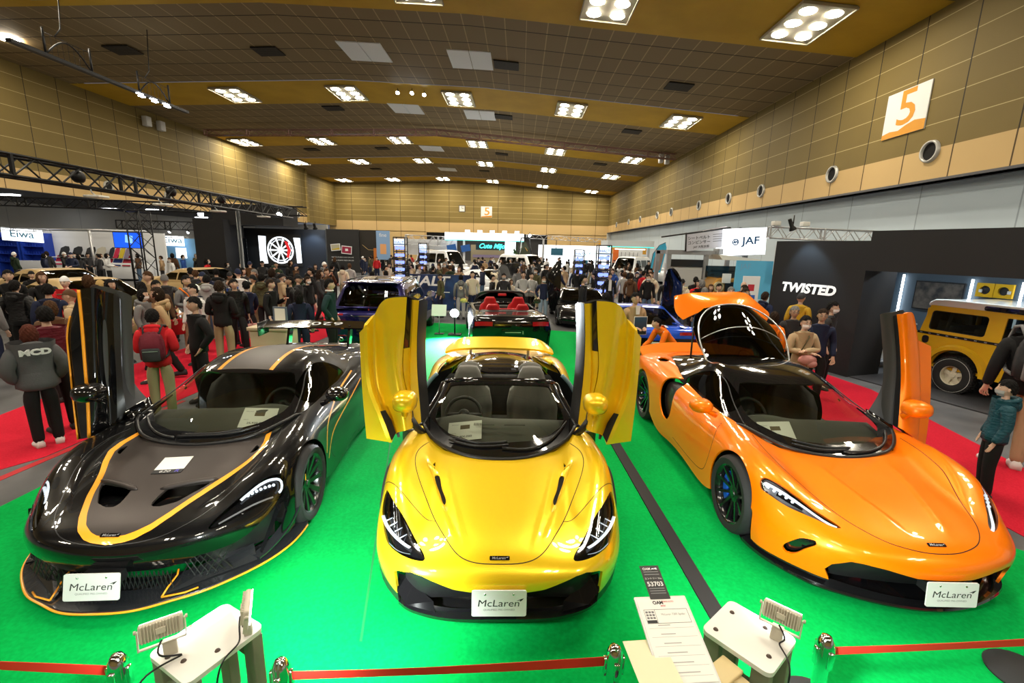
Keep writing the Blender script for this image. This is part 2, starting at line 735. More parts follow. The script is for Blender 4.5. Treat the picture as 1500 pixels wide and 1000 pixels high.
def seat_part(parent, x, s, z, m, name='seat'):
 """sports seat with bolsters and an integral headrest; the sitter faces the nose"""
 mb = MB()
 back = []
 rows = [(0,.25,.10,.0),(.18,.27,.13,.03),(.38,.28,.12,.06),(.52,.25,.09,.10),(.60,.17,.05,.13),(.70,.14,.04,.16),(.76,.10,.03,.19)]
 prof = [(-1,1.0),(-.72,.75),(-.35,0),(0,-.02),(.35,0),(.72,.75),(1,1.0)]
 vs, fs = [],[]
 for (h, w, bol, lean) in rows:
  for (u, d) in prof:
   vs.append((x + u * w, s + lean - d * bol, z + h))
 nb = len(vs)
 for (h, w, bol, lean) in rows:
  for (u, d) in prof:
   vs.append((x + u * w * .98, s + lean + .10 - .03 * d, z + h + .005))
 c = len(prof)
 for i in range(len(rows) - 1):
  for k in range(c - 1):
   fs.append((i * c + k, i * c + k + 1,(i + 1) * c + k + 1,(i + 1) * c + k))
   fs.append((nb + i * c + k, nb + (i + 1) * c + k, nb + (i + 1) * c + k + 1, nb + i * c + k + 1))
  for k in (0, c - 1):
   fs.append((i * c + k, (i + 1) * c + k, nb + (i + 1) * c + k, nb + i * c + k))
 i = len(rows) - 1
 for k in range(c - 1):
  fs.append((i * c + k, i * c + k + 1, nb + i * c + k + 1, nb + i * c + k))
 mb.add(vs, fs, 0, True)
 # cushion
 vs, fs = [],[]
 for (d, zz) in ((0,0),(.2,.03),(.42,.06),(.5,.02)):
  for (u, e) in prof:
   vs.append((x + u * .26, s - d, z + zz + .07 * e * (1 if d < .45 else .4)))
 for i in range(3):
  for k in range(c - 1):
   fs.append((i * c + k, i * c + k + 1,(i + 1) * c + k + 1,(i + 1) * c + k))
 mb.add(vs, fs, 0, True)
 mb.box((x, s - .22, z - .06),(.48,.5,.12))
 return mb.build(name, m, parent)

def steering(parent, x, s, z, r=.175, tilt=65):
 M = MT((x, s, z)) @ MR(RAD(tilt), 4, 'X')
 mb = MB()
 pts = [(r * COS(2 * PI * k / 28), r * SIN(2 * PI * k / 28), 0) for k in range(28)]
 mb.tube(pts, .017,8, closed=True, M=M)
 for a in (0, PI, -PI / 2):
  mb.bar((0,0,.0),(r * COS(a), r * SIN(a), 0), .02,6, M=M)
 mb.lathe([(0,.03),(.05,.025),(.06,-.01),(0,-.02)], 16, M=M)
 return mb.build('steering_wheel', M_CABIN, parent)

def cabin(parent, wheel_x, dash_s=1.28, dash_z=.80, seat_s=2.42, seatm=None, tub_end=2.75, rear=True, seat_z=.30):
 fl = MB().box((0,1.95,.20),(1.36,1.7,.06))
 fl.box((0,2.1,.34),(.26,1.2,.26), bev=.04)
 fl.build('cabin_floor', M_CABIN, parent)
 # dashboard: cowl shelf rolling down towards the cabin
 xs = np.linspace(-.68,.68,29)
 prof = [(-.22,-.10),(-.10,-.02),(.10,.03),(.30,.035),(.40,.0),(.44,-.10),(.42,-.3)]
 vs, fs = [],[]
 for x in xs:
  hump = .045 * math.exp(-((x - wheel_x) / .19) ** 2)
  for (ds, dz) in prof:
   e = (x / .68) ** 2
   vs.append((x, dash_s + ds + .22 * e * (1 if ds < .3 else .2), dash_z + dz - .03 * e + hump * (1 if 0 < ds < .42 else 0)))
 c = len(prof)
 for i in range(len(xs) - 1):
  for k in range(c - 1):
   fs.append((i * c + k, (i + 1) * c + k, (i + 1) * c + k + 1, i * c + k + 1))
 MB().add(vs, fs, 0, True).build('dashboard', M_ALC, parent)
 st = steering(parent, wheel_x, dash_s + .60, dash_z - .04)
 MB().bar((wheel_x, dash_s + .60, dash_z - .04),(wheel_x, dash_s + .38, dash_z - .1), .04,10).build('steering_column', M_CABIN, parent)
 for x in (-.36,.36):
  seat_part(parent, x, seat_s, seat_z, seatm or M_CABIN)
 if rear:
  MB().box((0, tub_end + .06,.55),(1.34,.08,.75), bev=.03).build('rear_bulkhead', M_CABIN, parent)

def plate(parent, c, tilt=8, w=.33, h=.165):
 M = MT(c) @ MR(RAD(90 - tilt), 4, 'X')
 mb = MB().prism(rect(w, h, .012), -.004,.004, 'z', M=M)
 p = mb.build('number_plate', M_PLATE, parent)
 tag(p, 'white number plate with black lettering')
 text('plate_lettering', 'McLaren', p, M @ MT((-.004,.0,.0045)), M_INK, .062, sx=1.18, shear=.12)
 sw = MB().prism([(.105,.018),(.135,.030),(.150,.034),(.135,.018),(.124,.012),(.128,.020)], .0042,.0052, 'z', M=M)
 sw.build('plate_swoosh', M_INK, p)
 text('plate_small_lettering', 'QUALIFIED PRE-OWNED', p, M @ MT((0,-.040,.0045)), M_INKG, .0165, sx=1.05)
 for sx in (-1,1):
  sc = MB()
  sc.lathe([(0,.008),(.006,.007),(.007,.004)], 10, M=M @ MT((sx * .085,.058,0)))
  sc.build('plate_screw', M_CHROME, p)
 br = MB().box((0,.075,0),(w * .7,.10, h * .4), M=MT(c))
 br.build('plate_bracket', M_TRIM, parent)
 return p

def badge(parent, bvh, s, w=.125, x=0.0, ax=1):
 hit, n, _, _ = bvh.ray_cast(Vector((x, s, 3)), Vector((0,0,-1)))
 if n.z < 0:
  n = -n
 right = Vector((1,0,0))
 up = n.cross(right).normalized()
 M = facing(hit + n * .002, right, up)
 b = MB().prism(rect(w, .026,.006), -.002,.002, 'z', M=M).build('badge', M_GLOSSB, parent)
 text('badge_lettering', 'McLaren', b, M @ MT((-.006,0,.0024)), M_BADGE, .022, sx=1.1, shear=.15, bold=.0004)
 MB().prism([(.038,.002),(.05,.007),(.056,.008),(.05,.001)], .002,.003, 'z', M=M).build('badge_swoosh', M_BADGE, b)
 return b

def price_card(label, M, price, w=.30, h=.21):
 """showroom sheet lying on a dashboard"""
 me = MB().prism(rect(w, h), -.0015,.0015, 'z', M=M)
 o = me.build('price_card', M_PAPER)
 tag(o, label, 'price card')
 ph = MB().prism(rect(.085,.05), 0,.001, 'z', M=M @ MT((.0,.045,.0015)))
 ph.build('card_photograph', mat('card photograph brown', (.12,.09,.05), .6), o)
 text('card_price', price, o, M @ MT((-.01,-.072,.002)), M_INK, .034, bold=.0006)
 text('card_heading', 'PRICE', o, M @ MT((-.10,-.03,.002)), M_INKG, .016)
 text('card_title', 'McLaren', o, M @ MT((-.09,.08,.002)), M_INKG, .018)
 return o

def mirror_part(parent, c, side, m, size=(.20,.11,.13), stalk=None, yaw=0):
 """wing mirror: rounded pod, glass towards the rear and a stalk"""
 mb = MB()
 M = MT(c) @ MR(yaw, 4, 'Z')
 prof = []
 n = 16
 rows = [(-.55,.25),(-.45,.62),(-.2,.92),(.15,1.0),(.5,.96)]
 vs, fs = [],[]
 for (ds, k) in rows:
  for q in range(n):
   a = 2 * PI * q / n
   ca, sa = COS(a), SIN(a)
   e = .8
   vs.append((size[0] / 2 * k * math.copysign(abs(ca) ** e, ca), ds * size[1], size[2] / 2 * k * math.copysign(abs(sa) ** e, sa)))
 for i in range(len(rows) - 1):
  for q in range(n):
   l = (q + 1) % n
   fs.append((i * n + q, i * n + l, (i + 1) * n + l, (i + 1) * n + q))
 fs.append(tuple(range(n)))
 mb.add(vs, fs, 0, True, M)
 o = mb.build('wing_mirror', m, parent)
 g = MB()
 g.add([vs[(len(rows) - 1) * n + q] for q in range(n)],[tuple(range(n))], 0, False, M)
 g.build('mirror_glass', M_CHROME, o)
 if stalk is not None:
  MB().tube([c, tuple((Vector(c) + Vector(stalk)) / 2 + Vector((0,0,-.01))), stalk],[.03,.022,.03], 8).build('mirror_stalk', m, o)
 return o

def wipers(parent, arms, pivot_z=.0):
 """arms: list of polylines already lying just above the glass"""
 for a in arms:
  mb = MB().tube(a, [.010] * (len(a) - 1) + [.005], 6)
  mb.build('wiper', M_TRIM, parent)

def crease(V, line, h, w=.035, side=1):
 """raises the skin by h on the inner side of a plan-view line, easing out over w and towards the line's ends"""
 P = np.asarray(curve_pts(line, 40))
 best = np.full(len(V), 9.0)
 sgn = np.ones(len(V))
 par = np.zeros(len(V))
 U = np.stack([np.abs(V[:, 0]), V[:, 1]], 1)
 for i, (a, b) in enumerate(zip(P[:-1], P[1:])):
  ab = b - a
  t = np.clip(((U - a) @ ab) / (ab @ ab), 0,1)
  q = U - (a + t[:, None] * ab)
  d = np.linalg.norm(q, axis=1)
  m = d < best
  best[m] = d[m]
  sgn[m] = np.sign(ab[0] * q[m, 1] - ab[1] * q[m, 0])
  par[m] = ((i + t) / (len(P) - 1))[m]
 e = np.clip(np.minimum(par, 1 - par) / .18,0,1)
 e = e * e * (3 - 2 * e)
 f = np.exp(-(best / w) ** 2) * h * e * np.where(sgn * side > 0,1, np.exp(-best / .004))
 return f * (V[:, 2] > .4)
# ------------------------------------------------------------------ the yellow open spider
NET_Y = [
 # rows from the bottom of the front to the tail; 9 columns from the centre line to the sill
 [(0,.09,.14),(.2,.09,.14),(.4,.09,.14),(.55,.10,.14),(.66,.15,.14),(.78,.28,.14),(.86,.42,.14),(.90,.55,.14),(.912,.66,.14)],
 [(0,.03,.27),(.2,.03,.27),(.4,.04,.27),(.56,.07,.27),(.69,.14,.27),(.80,.27,.27),(.88,.42,.26),(.915,.55,.24),(.925,.66,.20)],
 [(0,.0,.39),(.2,.0,.39),(.42,.015,.39),(.58,.055,.39),(.715,.145,.39),(.82,.28,.38),(.885,.42,.37),(.92,.55,.34),(.932,.66,.28)],
 [(0,.075,.495),(.2,.07,.49),(.42,.06,.475),(.57,.10,.475),(.69,.20,.49),(.785,.32,.49),(.865,.44,.47),(.915,.56,.43),(.935,.66,.36)],
 [(0,.33,.585),(.2,.33,.585),(.4,.32,.57),(.54,.34,.565),(.655,.41,.60),(.76,.48,.615),(.845,.55,.59),(.905,.61,.52),(.938,.68,.42)],
 [(0,.65,.645),(.2,.65,.65),(.38,.65,.64),(.53,.67,.635),(.665,.70,.69),(.785,.73,.72),(.875,.77,.68),(.925,.80,.58),(.945,.82,.44)],
 [(0,1.0,.715),(.2,1.0,.715),(.40,1.0,.715),(.555,1.01,.715),(.685,1.02,.755),(.80,1.03,.775),(.90,1.04,.72),(.95,1.04,.60),(.955,1.04,.42)],
 [(0,1.4,.77),(.2,1.4,.77),(.40,1.4,.775),(.57,1.4,.785),(.69,1.4,.81),(.79,1.4,.80),(.885,1.4,.72),(.935,1.4,.52),(.935,1.4,.18)],
 [(0,2.0,.83),(.2,2.0,.83),(.40,2.0,.83),(.60,2.0,.84),(.72,2.0,.845),(.80,2.0,.80),(.88,2.0,.70),(.93,2.0,.46),(.925,2.0,.14)],
 [(0,2.6,.87),(.2,2.6,.87),(.40,2.6,.87),(.60,2.6,.88),(.73,2.6,.88),(.82,2.6,.85),(.90,2.6,.75),(.95,2.6,.48),(.93,2.6,.14)],
 [(0,3.1,.90),(.2,3.1,.90),(.40,3.1,.91),(.56,3.1,.92),(.70,3.1,.93),(.84,3.1,.89),(.93,3.1,.78),(.965,3.1,.52),(.95,3.1,.15)],
 [(0,3.68,.90),(.2,3.68,.90),(.40,3.68,.90),(.56,3.68,.91),(.70,3.68,.925),(.83,3.68,.90),(.93,3.68,.82),(.965,3.68,.65),(.95,3.68,.42)],
 [(0,4.2,.86),(.2,4.2,.86),(.40,4.2,.86),(.55,4.2,.86),(.68,4.2,.86),(.79,4.2,.84),(.87,4.2,.78),(.91,4.2,.62),(.90,4.2,.40)],
 [(0,4.5,.84),(.2,4.5,.84),(.40,4.49,.84),(.55,4.47,.83),(.66,4.43,.82),(.75,4.38,.79),(.82,4.32,.72),(.86,4.29,.6),(.86,4.28,.42)],
 [(0,4.54,.42),(.2,4.54,.42),(.40,4.53,.42),(.55,4.51,.42),(.66,4.47,.42),(.75,4.42,.42),(.81,4.37,.42),(.84,4.33,.40),(.85,4.30,.38)],
]
WS_Y = [
 [(0,1.0,.715),(.25,1.03,.725),(.46,1.13,.755),(.60,1.27,.79),(.68,1.43,.825)],
 [(0,1.32,.865),(.25,1.345,.868),(.44,1.42,.87),(.56,1.52,.88),(.63,1.63,.895)],
 [(0,1.64,1.00),(.24,1.655,.995),(.41,1.71,.985),(.52,1.79,.972),(.58,1.86,.96)],
 [(0,1.93,1.105),(.23,1.94,1.10),(.39,1.97,1.087),(.49,2.01,1.067),(.54,2.05,1.045)],
]

def arch_field(s, r, zc=.335, xmin=.5, grow=1.0):
 def f(V):
  d = np.sqrt((V[:, 1] - s) ** 2 + ((V[:, 2] - zc) / grow) ** 2) - r
  return np.where(np.abs(V[:, 0]) > xmin, d, np.maximum(d, .05))
 return f

HOOD_Y = [(0,.066),(.10,.068),(.20,.085),(.274,.13),(.352,.233),(.44,.39),(.517,.56),(.593,.72),(.645,.85),(.668,.955),(.66,1.08),(.60,1.215),(.52,1.18),(.40,1.10),(.2,1.04),(0,1.02)]
LAMP_Y = [(.84,.68),(.772,.57),(.655,.405),(.56,.265),(.49,.16),(.464,.10),(.528,.108),(.63,.165),(.72,.26),(.784,.384),(.832,.53),(.85,.63)]
VENT_Y = [(.499,.851),(.472,.84),(.43,.70),(.382,.55),(.39,.53),(.43,.63),(.47,.735)]
LIP_Y = [(.573,.94),(.539,.943),(.463,.842),(.40,.63),(.355,.484),(.366,.452),(.395,.49),(.46,.645),(.52,.80)]
INTK_Y = [(-.658,.393),(-.63,.412),(-.54,.436),(-.47,.430),(-.383,.40),(-.275,.358),(-.167,.34),(0,.332),(.167,.34),(.275,.358),(.383,.40),(.47,.430),(.54,.436),(.63,.412),(.658,.393),(.653,.339),(.65,.236),(.64,.10),(-.64,.10),(-.65,.236),(-.653,.339)]

def yellow_car():
 root = thing('sports_car', 'metallic yellow open supercar in the middle with both wing doors raised', 'car', (-.07,2.40,0), .046)
 N = np.array(NET_Y)
 N[:, :, 0] *= .955
 G = net_surface(N, 210,70)
 half = Skin.from_grid(G)
 half.V[:, 2] += crease(half.V, [(.60,1.06),(.50,.78),(.395,.49),(.32,.30),(.25,.16)], .011,.06) + crease(half.V, [(.43,.98),(.34,.62),(.25,.30),(.20,.14)], .006,.05)
 full = half.mirrored()
 surf = full.bvh()
 # wheel arches
 for s, r in ((1.03,.375),(3.69,.395)):
  _, half = half.cut(arch_field(s, r))
 # cabin opening, door openings, rear deck
 cab = sym([(0,1.0),(.25,1.03),(.46,1.13),(.60,1.27),(.685,1.43),(.71,1.6),(.73,2.0),(.735,2.5),(.70,2.75),(.55,3.25),(.46,3.75),(.44,4.0),(0,4.02)])
 _, half = half.cut(region(cab, (0,1), cond=lambda V: V[:, 2] > .6))
 door = [(1.52,.86),(1.50,.6),(1.56,.30),(1.62,.22),(2.55,.22),(2.72,.40),(2.80,.62),(2.86,.95),(1.6,.95)]
 _, half = half.cut(region(door, (1,2), cond=lambda V: V[:, 0] > .5))
 hood, half = half.cut(region(sym(HOOD_Y),(0,1), cond=lambda V: V[:, 2] > .4))
 lamp, half = half.cut(region(LAMP_Y, (0,1), smooth=60, cond=lambda V: (V[:, 2] > .38)))
 intake, half = half.cut(region(INTK_Y, (0,2), cond=lambda V: (V[:, 1] < .5) & (V[:, 2] < .45)))
 lower, half = half.cut(lambda V: np.where(V[:, 1] < .62, V[:, 2] - (.215 + .25 * np.maximum(V[:, 0] - .65,0)), .05))
 for q in (lower, lower.flipped()):
  q.build('lower_bumper', M_TRIM, root, thick=.01)
 lipf = region(LIP_Y, (0,1), smooth=50)
 lip, hood = hood.cut(lipf)
 vent, lip = lip.cut(region(VENT_Y, (0,1), smooth=40))
 lip.V = lip.V.copy()
 lip.V[:, 2] -= np.clip(-lipf(lip.V) / .02,0,1) * .012
 hood = hood.plus(lip)
 body = half.plus(half.flipped()).build('body_shell', M_YEL, root, thick=.018)
 hd = hood.plus(hood.flipped()).build('bonnet', M_YEL, root, thick=.015)
 for sk, nm in ((vent, 'bonnet_vent'),):
  for q in (sk, sk.flipped()):
   q.offset(-.022).build(nm, M_SEAM, root)
 # seams
 sm = on_surface(surf, sym(HOOD_Y)[:], (0,0,-1),(0,1), 3, smooth=0)
 hseam = on_surface(surf, curve_pts(sym(HOOD_Y)[1:], 160),(0,0,-1),(0,1), 3, lift=.0004)
 hits = on_surface(surf, curve_pts([(x, y) for x, y in [(-a, b) for a, b in HOOD_Y[:12]][::-1] + HOOD_Y[1:12]], 150),(0,0,-1),(0,1), 3, lift=.0004)
 ribbon('panel_gap', hits, .006, M_SEAM, hd)
 for sg in (1,-1):
  fl = [(sg * a, b) for a, b in ((.434,.375),(.48,.388),(.533,.427),(.634,.519),(.743,.632),(.83,.73),(.90,.82))]
  ribbon('panel_gap', on_surface(surf, curve_pts(fl, 40),(0,0,-1),(0,1), 3, lift=.0004), .005, M_SEAM, body)
  ribbon('vent_lip', on_surface(surf, curve_pts([(sg * a, b) for a, b in LIP_Y], 50, True),(0,0,-1),(0,1), 3, lift=.0004), .009, M_YEL, hd, closed=True, thick=.005)
 # head lamps: dark bowl below a clear lens with a white light blade
 for q, sg in ((lamp, 1),(lamp.flipped(), -1)):
  bowl = q.offset(-.035).build('headlamp', M_GLOSSB, root)
  q.offset(-.004).build('lamp_lens', M_LENS, bowl)
  lb = q.bvh()
  bl = []
  for a, b in curve_pts([(.572,.20),(.615,.228),(.69,.30),(.774,.421),(.82,.515)], 16):
   hit, n, _, _ = lb.ray_cast(Vector((sg * a, b, 2)), Vector((0,0,-1)))
   if hit is not None:
    bl.append((hit - Vector((0,0,.016)), Vector((0,0,1))))
  ribbon('light_blade', bl, .022, M_DRL, bowl, thick=.004)
  bl2 = []
  for a, b in curve_pts([(.56,.162),(.60,.175),(.66,.213),(.735,.30)], 12):
   hit, n, _, _ = lb.ray_cast(Vector((sg * a, b, 2)), Vector((0,0,-1)))
   if hit is not None:
    bl2.append((hit - Vector((0,0,.02)), Vector((0,0,1))))
  ribbon('lower_light_guide', bl2,.006, M_CHROME, bowl, thick=.003)
  for t in (.12,.34,.56,.78):
   a, b = .62 + .19 * t, .245 + .25 * t
   hit, n, _, _ = lb.ray_cast(Vector((sg * a, b, 2)), Vector((0,0,-1)))
   if hit is not None:
    MB().bar(hit - Vector((sg * .03,-.03,.014)), hit - Vector((-sg * .01,.012,.014)), .0035,6).build('lamp_rib', M_DRL, bowl)
 # front intake and splitter
 intake_full = intake.plus(intake.flipped())
 intake_full.offset(-.08).build('front_intake', M_TRIM, root)
 sp = MB()
 pts = [(0,.03),(.3,.035),(.48,.07),(.58,.105),(.645,.15)]
 prof = [(-.03,.135),(0,.12),(-.0,.10),(-.25,.09)]
 line = [(-x, y) for x, y in pts[::-1]] + pts[1:]
 line = curve_pts(line, 50)
 vs, fs = [],[]
 for x, y in line:
  e = (x / .66) ** 4
  vs += [(x, y + .06,.15 + .02 * e),(x, y, .125 + .03 * e),(x, y + .005,.10 + .03 * e),(x * .97, y + .3,.09)]
 for i in range(len(line) - 1):
  for k in range(3):
   fs.append((4 * i + k, 4 * i + k + 1,4 * i + 5 + k, 4 * i + 4 + k))
 sp.add(vs, fs, 0, True)
 sp.build('front_splitter', M_GLOSSB, root, sharp=30)
 for sg in (-1,1):
  f = MB().add([(sg * .40,.06,.15),(sg * .58,.10,.17),(sg * .648,.135,.24),(sg * .64,.15,.36),(sg * .60,.20,.30),(sg * .42,.14,.16)],
     [(0,1,5),(1,2,4,5),(2,3,4)], 0, False)
  f.build('intake_vane', M_GLOSSB, root)
 plate(root, (0,-.035,.30), tilt=6)
 badge(root, surf, .095,.125)
 # windscreen, frame
 W = net_surface(WS_Y, 40,30)
 ws = Skin.from_grid(W)
 inner = sym([(0,1.16),(.25,1.19),(.43,1.28),(.54,1.40),(.59,1.52),(.585,1.66),(.53,1.86),(.49,1.95),(.38,1.915),(.23,1.885),(0,1.875)])
 gl, frit = ws.cut(region(inner, (0,1)))
 wsf = frit.plus(frit.flipped()).build('windscreen_frame', M_GLOSSB, root, thick=.02)
 gl.plus(gl.flipped()).build('windscreen', M_WS, root)
 # chrome bright edge of the A pillars and header
 edge = [tuple(p) for p in W[:, -1]]
 for sg in (1,-1):
  MB().tube([(sg * (p[0] + .004), p[1], p[2] + .004) for p in edge], .007,6).build('pillar_trim', M_TRIM, root)
  MB().tube([(sg * (p[0] + .03), p[1] + .05, p[2] - .03) for p in edge],[.04] * len(edge), 8).build('windscreen_pillar', M_GLOSSB, root)
 hdr = [(sg, i) for sg in (1,) for i in range(1)]
 top = [tuple(p) for p in W[-1]]
 tl = [(-x, y, z) for x, y, z in top[::-1]] + top[1:]
 MB().tube([(x, y + .02, z - .002) for x, y, z in tl], .028,8).build('windscreen_header', M_GLOSSB, root)
 # cowl and wipers
 cow = MB()
 cl = [(x, y, z) for x, y, z in W[0]]
 cl = [(-x, y, z) for x, y, z in cl[::-1]] + cl[1:]
 cow.tube([(x * .99, y + .015, z + .004) for x, y, z in cl], .016,6)
 cow.build('windscreen_cowl', M_TRIM, root)
 wb = gl.plus(frit, gl.flipped(), frit.flipped()).bvh()

 def onws(pts, lift=.018, n=12):
  out = []
  for a, b in curve_pts(pts, n):
   h, nn, _, _ = wb.ray_cast(Vector((a, b, 3)), Vector((0,0,-1)))
   if h is not None:
    out.append(tuple(h + Vector((0,-.004, lift))))
  return out
 wipers(root, [onws([(.02,1.10),(.25,1.10),(.45,1.23),(.60,1.47)]), onws([(.07,1.13),(-.2,1.12),(-.43,1.20)]), onws([(.06,1.16),(-.2,1.15),(-.42,1.235)])])
 for sx in (-.14,.13):
  vm = MB()
  for k in range(14):
   vm.box((sx - .085 + k * .013,1.385,.868),(.007,.035,.01))
  vm.build('dash_vent', M_ALC, root)
 # cabin
 cabin(root, -.36, dash_s=1.36, dash_z=.775, seat_s=2.40, seatm=M_ALC, seat_z=.30)
 # side tubs inside the door openings
 for sg in (-1,1):
  mb = MB()
  mb.prism([(1.45,.18),(2.8,.18),(2.8,.36),(2.7,.42),(1.65,.42),(1.5,.6),(1.42,.8),(1.40,.8)], sg * .66, sg * .86, 'x')
  mb.build('door_sill', M_CARB, root, sharp=40)
  # B pillar air duct with its blue grey lining
  v = [(.70,2.55,1.0),(.80,2.58,.86),(.885,2.62,.70),(.90,2.66,.45),(.62,2.9,.45),(.60,2.9,.7),(.58,2.85,.86),(.56,2.8,1.0)]
  mb = MB().add([(sg * a, b, c) for a, b, c in v],[(0,1,6,7),(1,2,5,6),(2,3,4,5)], 0, True)
  mb.build('pillar_duct', M_TRIM, root)
  ed = [(.70,2.53,1.0),(.79,2.53,.90),(.87,2.55,.75),(.905,2.60,.58),(.90,2.66,.40)]
  MB().tube([(sg * a, b, c) for a, b, c in curve_pts(ed, 16)], .022,8).build('duct_edge', mat('duct lining blue grey', (.16,.25,.32), .4), root)
  # flying buttress with glazed inner side
  bt = net_surface([
   [(.60,2.72,1.08),(.66,2.72,1.04),(.72,2.72,.95),(.76,2.72,.86)],
   [(.55,3.0,1.05),(.63,3.0,1.03),(.71,3.0,.96),(.78,3.0,.88)],
   [(.50,3.4,.98),(.58,3.4,.97),(.68,3.4,.94),(.78,3.4,.90)],
   [(.46,3.8,.91),(.54,3.8,.91),(.64,3.8,.91),(.74,3.8,.90)]], 24,12, False)
  bt[:, :, 0] *= sg
  Skin.from_grid(bt, flip=(sg < 0)).build('rear_buttress', M_GLOSSB, root, thick=.02)
  ln = [(sg * a, b, c) for a, b, c in ((.60,2.74,1.085),(.56,3.0,1.06),(.515,3.35,1.0))]
  MB().tube(ln, [.028,.026,.01], 8).build('buttress_strip', M_YEL, root)
  # rear wing strut
  MB().bar((sg * .42,4.05,.82),(sg * .42,4.12,.99), .02,8).build('wing_strut', M_BADGE, root)
 # head restraints behind the seats and the tonneau
 dk = net_surface([
  [(0,2.80,.95),(.2,2.80,.96),(.36,2.80,1.0),(.52,2.80,.95),(.60,2.8,.9)],
  [(0,3.0,.97),(.2,3.0,.98),(.36,3.0,1.02),(.50,3.0,.97),(.58,3.0,.9)],
  [(0,3.4,.97),(.2,3.4,.97),(.34,3.4,.97),(.46,3.4,.94),(.52,3.4,.9)],
  [(0,3.9,.93),(.2,3.9,.92),(.32,3.9,.91),(.43,3.9,.89),(.47,3.9,.86)],
  [(0,4.1,.90),(.2,4.1,.89),(.32,4.1,.88),(.43,4.1,.86),(.47,4.1,.84)]], 40,20)
 k = Skin.from_grid(dk)
 k.plus(k.flipped()).build('roof_cover', M_GLOSSB, root, thick=.02)
 for sx in (-.36,.36):
  MB().sphere((sx, 2.78,1.0),(.14,.10,.085), 16,10).build('head_restraint', M_ALC, root)
 # rear wing, raised
 wg = net_surface([
  [(0,3.98,.985),(.3,3.98,.98),(.55,3.99,.965),(.70,4.02,.93),(.79,4.06,.89)],
  [(0,4.14,1.02),(.3,4.14,1.018),(.55,4.15,1.0),(.70,4.17,.965),(.785,4.2,.92)],
  [(0,4.34,1.075),(.3,4.34,1.07),(.55,4.34,1.05),(.66,4.33,1.01),(.72,4.32,.97)]], 20,24)
 k = Skin.from_grid(wg)
 k.plus(k.flipped()).build('rear_wing', M_YEL, root, thick=.03)
 # doors, swung up: outboard edge of the panel faces the nose
 for sg in (1,-1):
  yellow_door(root, sg)
 for s, r, w in ((1.03,.335,.245),(3.69,.355,.30)):
  for sg in (-1,1):
   make_wheel(root, sg * (.905 - w / 2), s, r, w, sg, 'ten', M_RIMG, M_TRIM)
   arch_liner(root, sg * .66, sg * .86, s, r + .005)
 MB().box((0,2.6,.13),(1.6,3.6,.03)).build('undertray', M_TRIM, root)
 return root

DOOR_Y = [
 # five rows bottom to top; columns: blade edge, crease, channel, ridge, slot, strip, inner edge
 [(1.108,1.172,0.816),(0.891,1.132,0.800),(0.882,1.222,0.834),(0.798,1.178,0.884),(0.737,1.215,0.893),(0.737,1.275,0.868),(0.680,1.323,0.906)],
 [(1.130,1.206,1.055),(0.991,1.169,1.070),(0.981,1.259,1.037),(0.838,1.212,1.116),(0.767,1.249,1.104),(0.756,1.309,1.083),(0.700,1.356,1.128)],
 [(1.147,1.239,1.279),(1.061,1.205,1.250),(1.035,1.294,1.223),(0.884,1.247,1.369),(0.819,1.284,1.359),(0.768,1.342,1.344),(0.718,1.390,1.362)],
 [(1.158,1.272,1.503),(1.088,1.239,1.489),(1.056,1.327,1.491),(0.922,1.281,1.648),(0.807,1.316,1.643),(0.756,1.374,1.632),(0.719,1.422,1.653)],
 [(1.168,1.305,1.684),(1.098,1.272,1.754),(1.052,1.360,1.831),(0.942,1.315,1.963),(0.783,1.347,1.979),(0.739,1.405,1.951),(0.702,1.454,1.941)],
]

def yellow_door(root, sg):
 D = np.array(DOOR_Y, float)
 D[:, :, 0] *= sg
 left = net_surface(D[:, :2], 40,6, False)
 main = net_surface(D[:, 1:5], 50,34, False)
 slot = D[:, 4:6].copy()
 slot[:, :, 1] += .03
 strip = net_surface(D[:, 5:7], 40,8, False)
 sk = Skin.from_grid(main, flip=(sg > 0)).plus(Skin.from_grid(left, flip=(sg > 0)), Skin.from_grid(strip, flip=(sg > 0)))
 door = sk.build('door', M_YEL, root, thick=.03)
 # recessed slot between belt and roof strip; the upper end is black glass
 sl = net_surface(slot, 40,4, False)
 lo, hi = Skin.from_grid(sl, flip=(sg > 0)).cut(lambda V: V[:, 2] - 1.55)
 lo.build('door_channel', M_YEL, door, thick=.02)
 hi.build('door_glass_slot', M_GLOSSB, door, thick=.02)
 # intake mouth at the foot of the crease
 mth = [(.925,1.12,1.06),(.86,1.12,.88),(.85,1.085,.87),(.915,1.075,1.03)]
 c = np.array(DOOR_Y)
 ii = [(.985,1.160,1.06),(.94,1.15,.95),(.892,1.135,.815),(.868,1.19,.86),(.905,1.2,.97),(.95,1.19,1.06)]
 MB().add([(sg * a, b, cc) for a, b, cc in ii],[tuple(range(6))]).build('door_intake', M_SEAM, door)
 # inner trim behind the skin
 inn = D[:, 1:7].copy()
 inn[:, :, 1] += .10
 inn[:, 0,0] *= .97
 g = net_surface(inn, 30,14, False)
 Skin.from_grid(g, flip=(sg < 0)).build('door_inner_panel', M_CABIN, door, thick=.02)
 e = D[:, 6].copy()
 e[:, 0] -= sg * .005
 ee = np.stack([e, e + np.array([-sg * .02,.10,.0]), e + np.array([-sg * .035,.22,-.03])], axis=1)
 g = net_surface(ee, 30,6, False)
 Skin.from_grid(g, flip=(sg > 0)).build('door_seal', M_TRIM, door, thick=.012)
 arm = MB().tube([(sg * .66,1.36,.78),(sg * .71,1.30,.86),(sg * .76,1.27,.96)], .03,8)
 arm.build('door_hinge_arm', M_TRIM, door)
 m = mirror_part(door, (sg * .775,1.10,1.16), sg, M_YEL, (.20,.14,.17), stalk=(sg * .79,1.18,1.03))
 m.name = 'door_mirror'
 return door
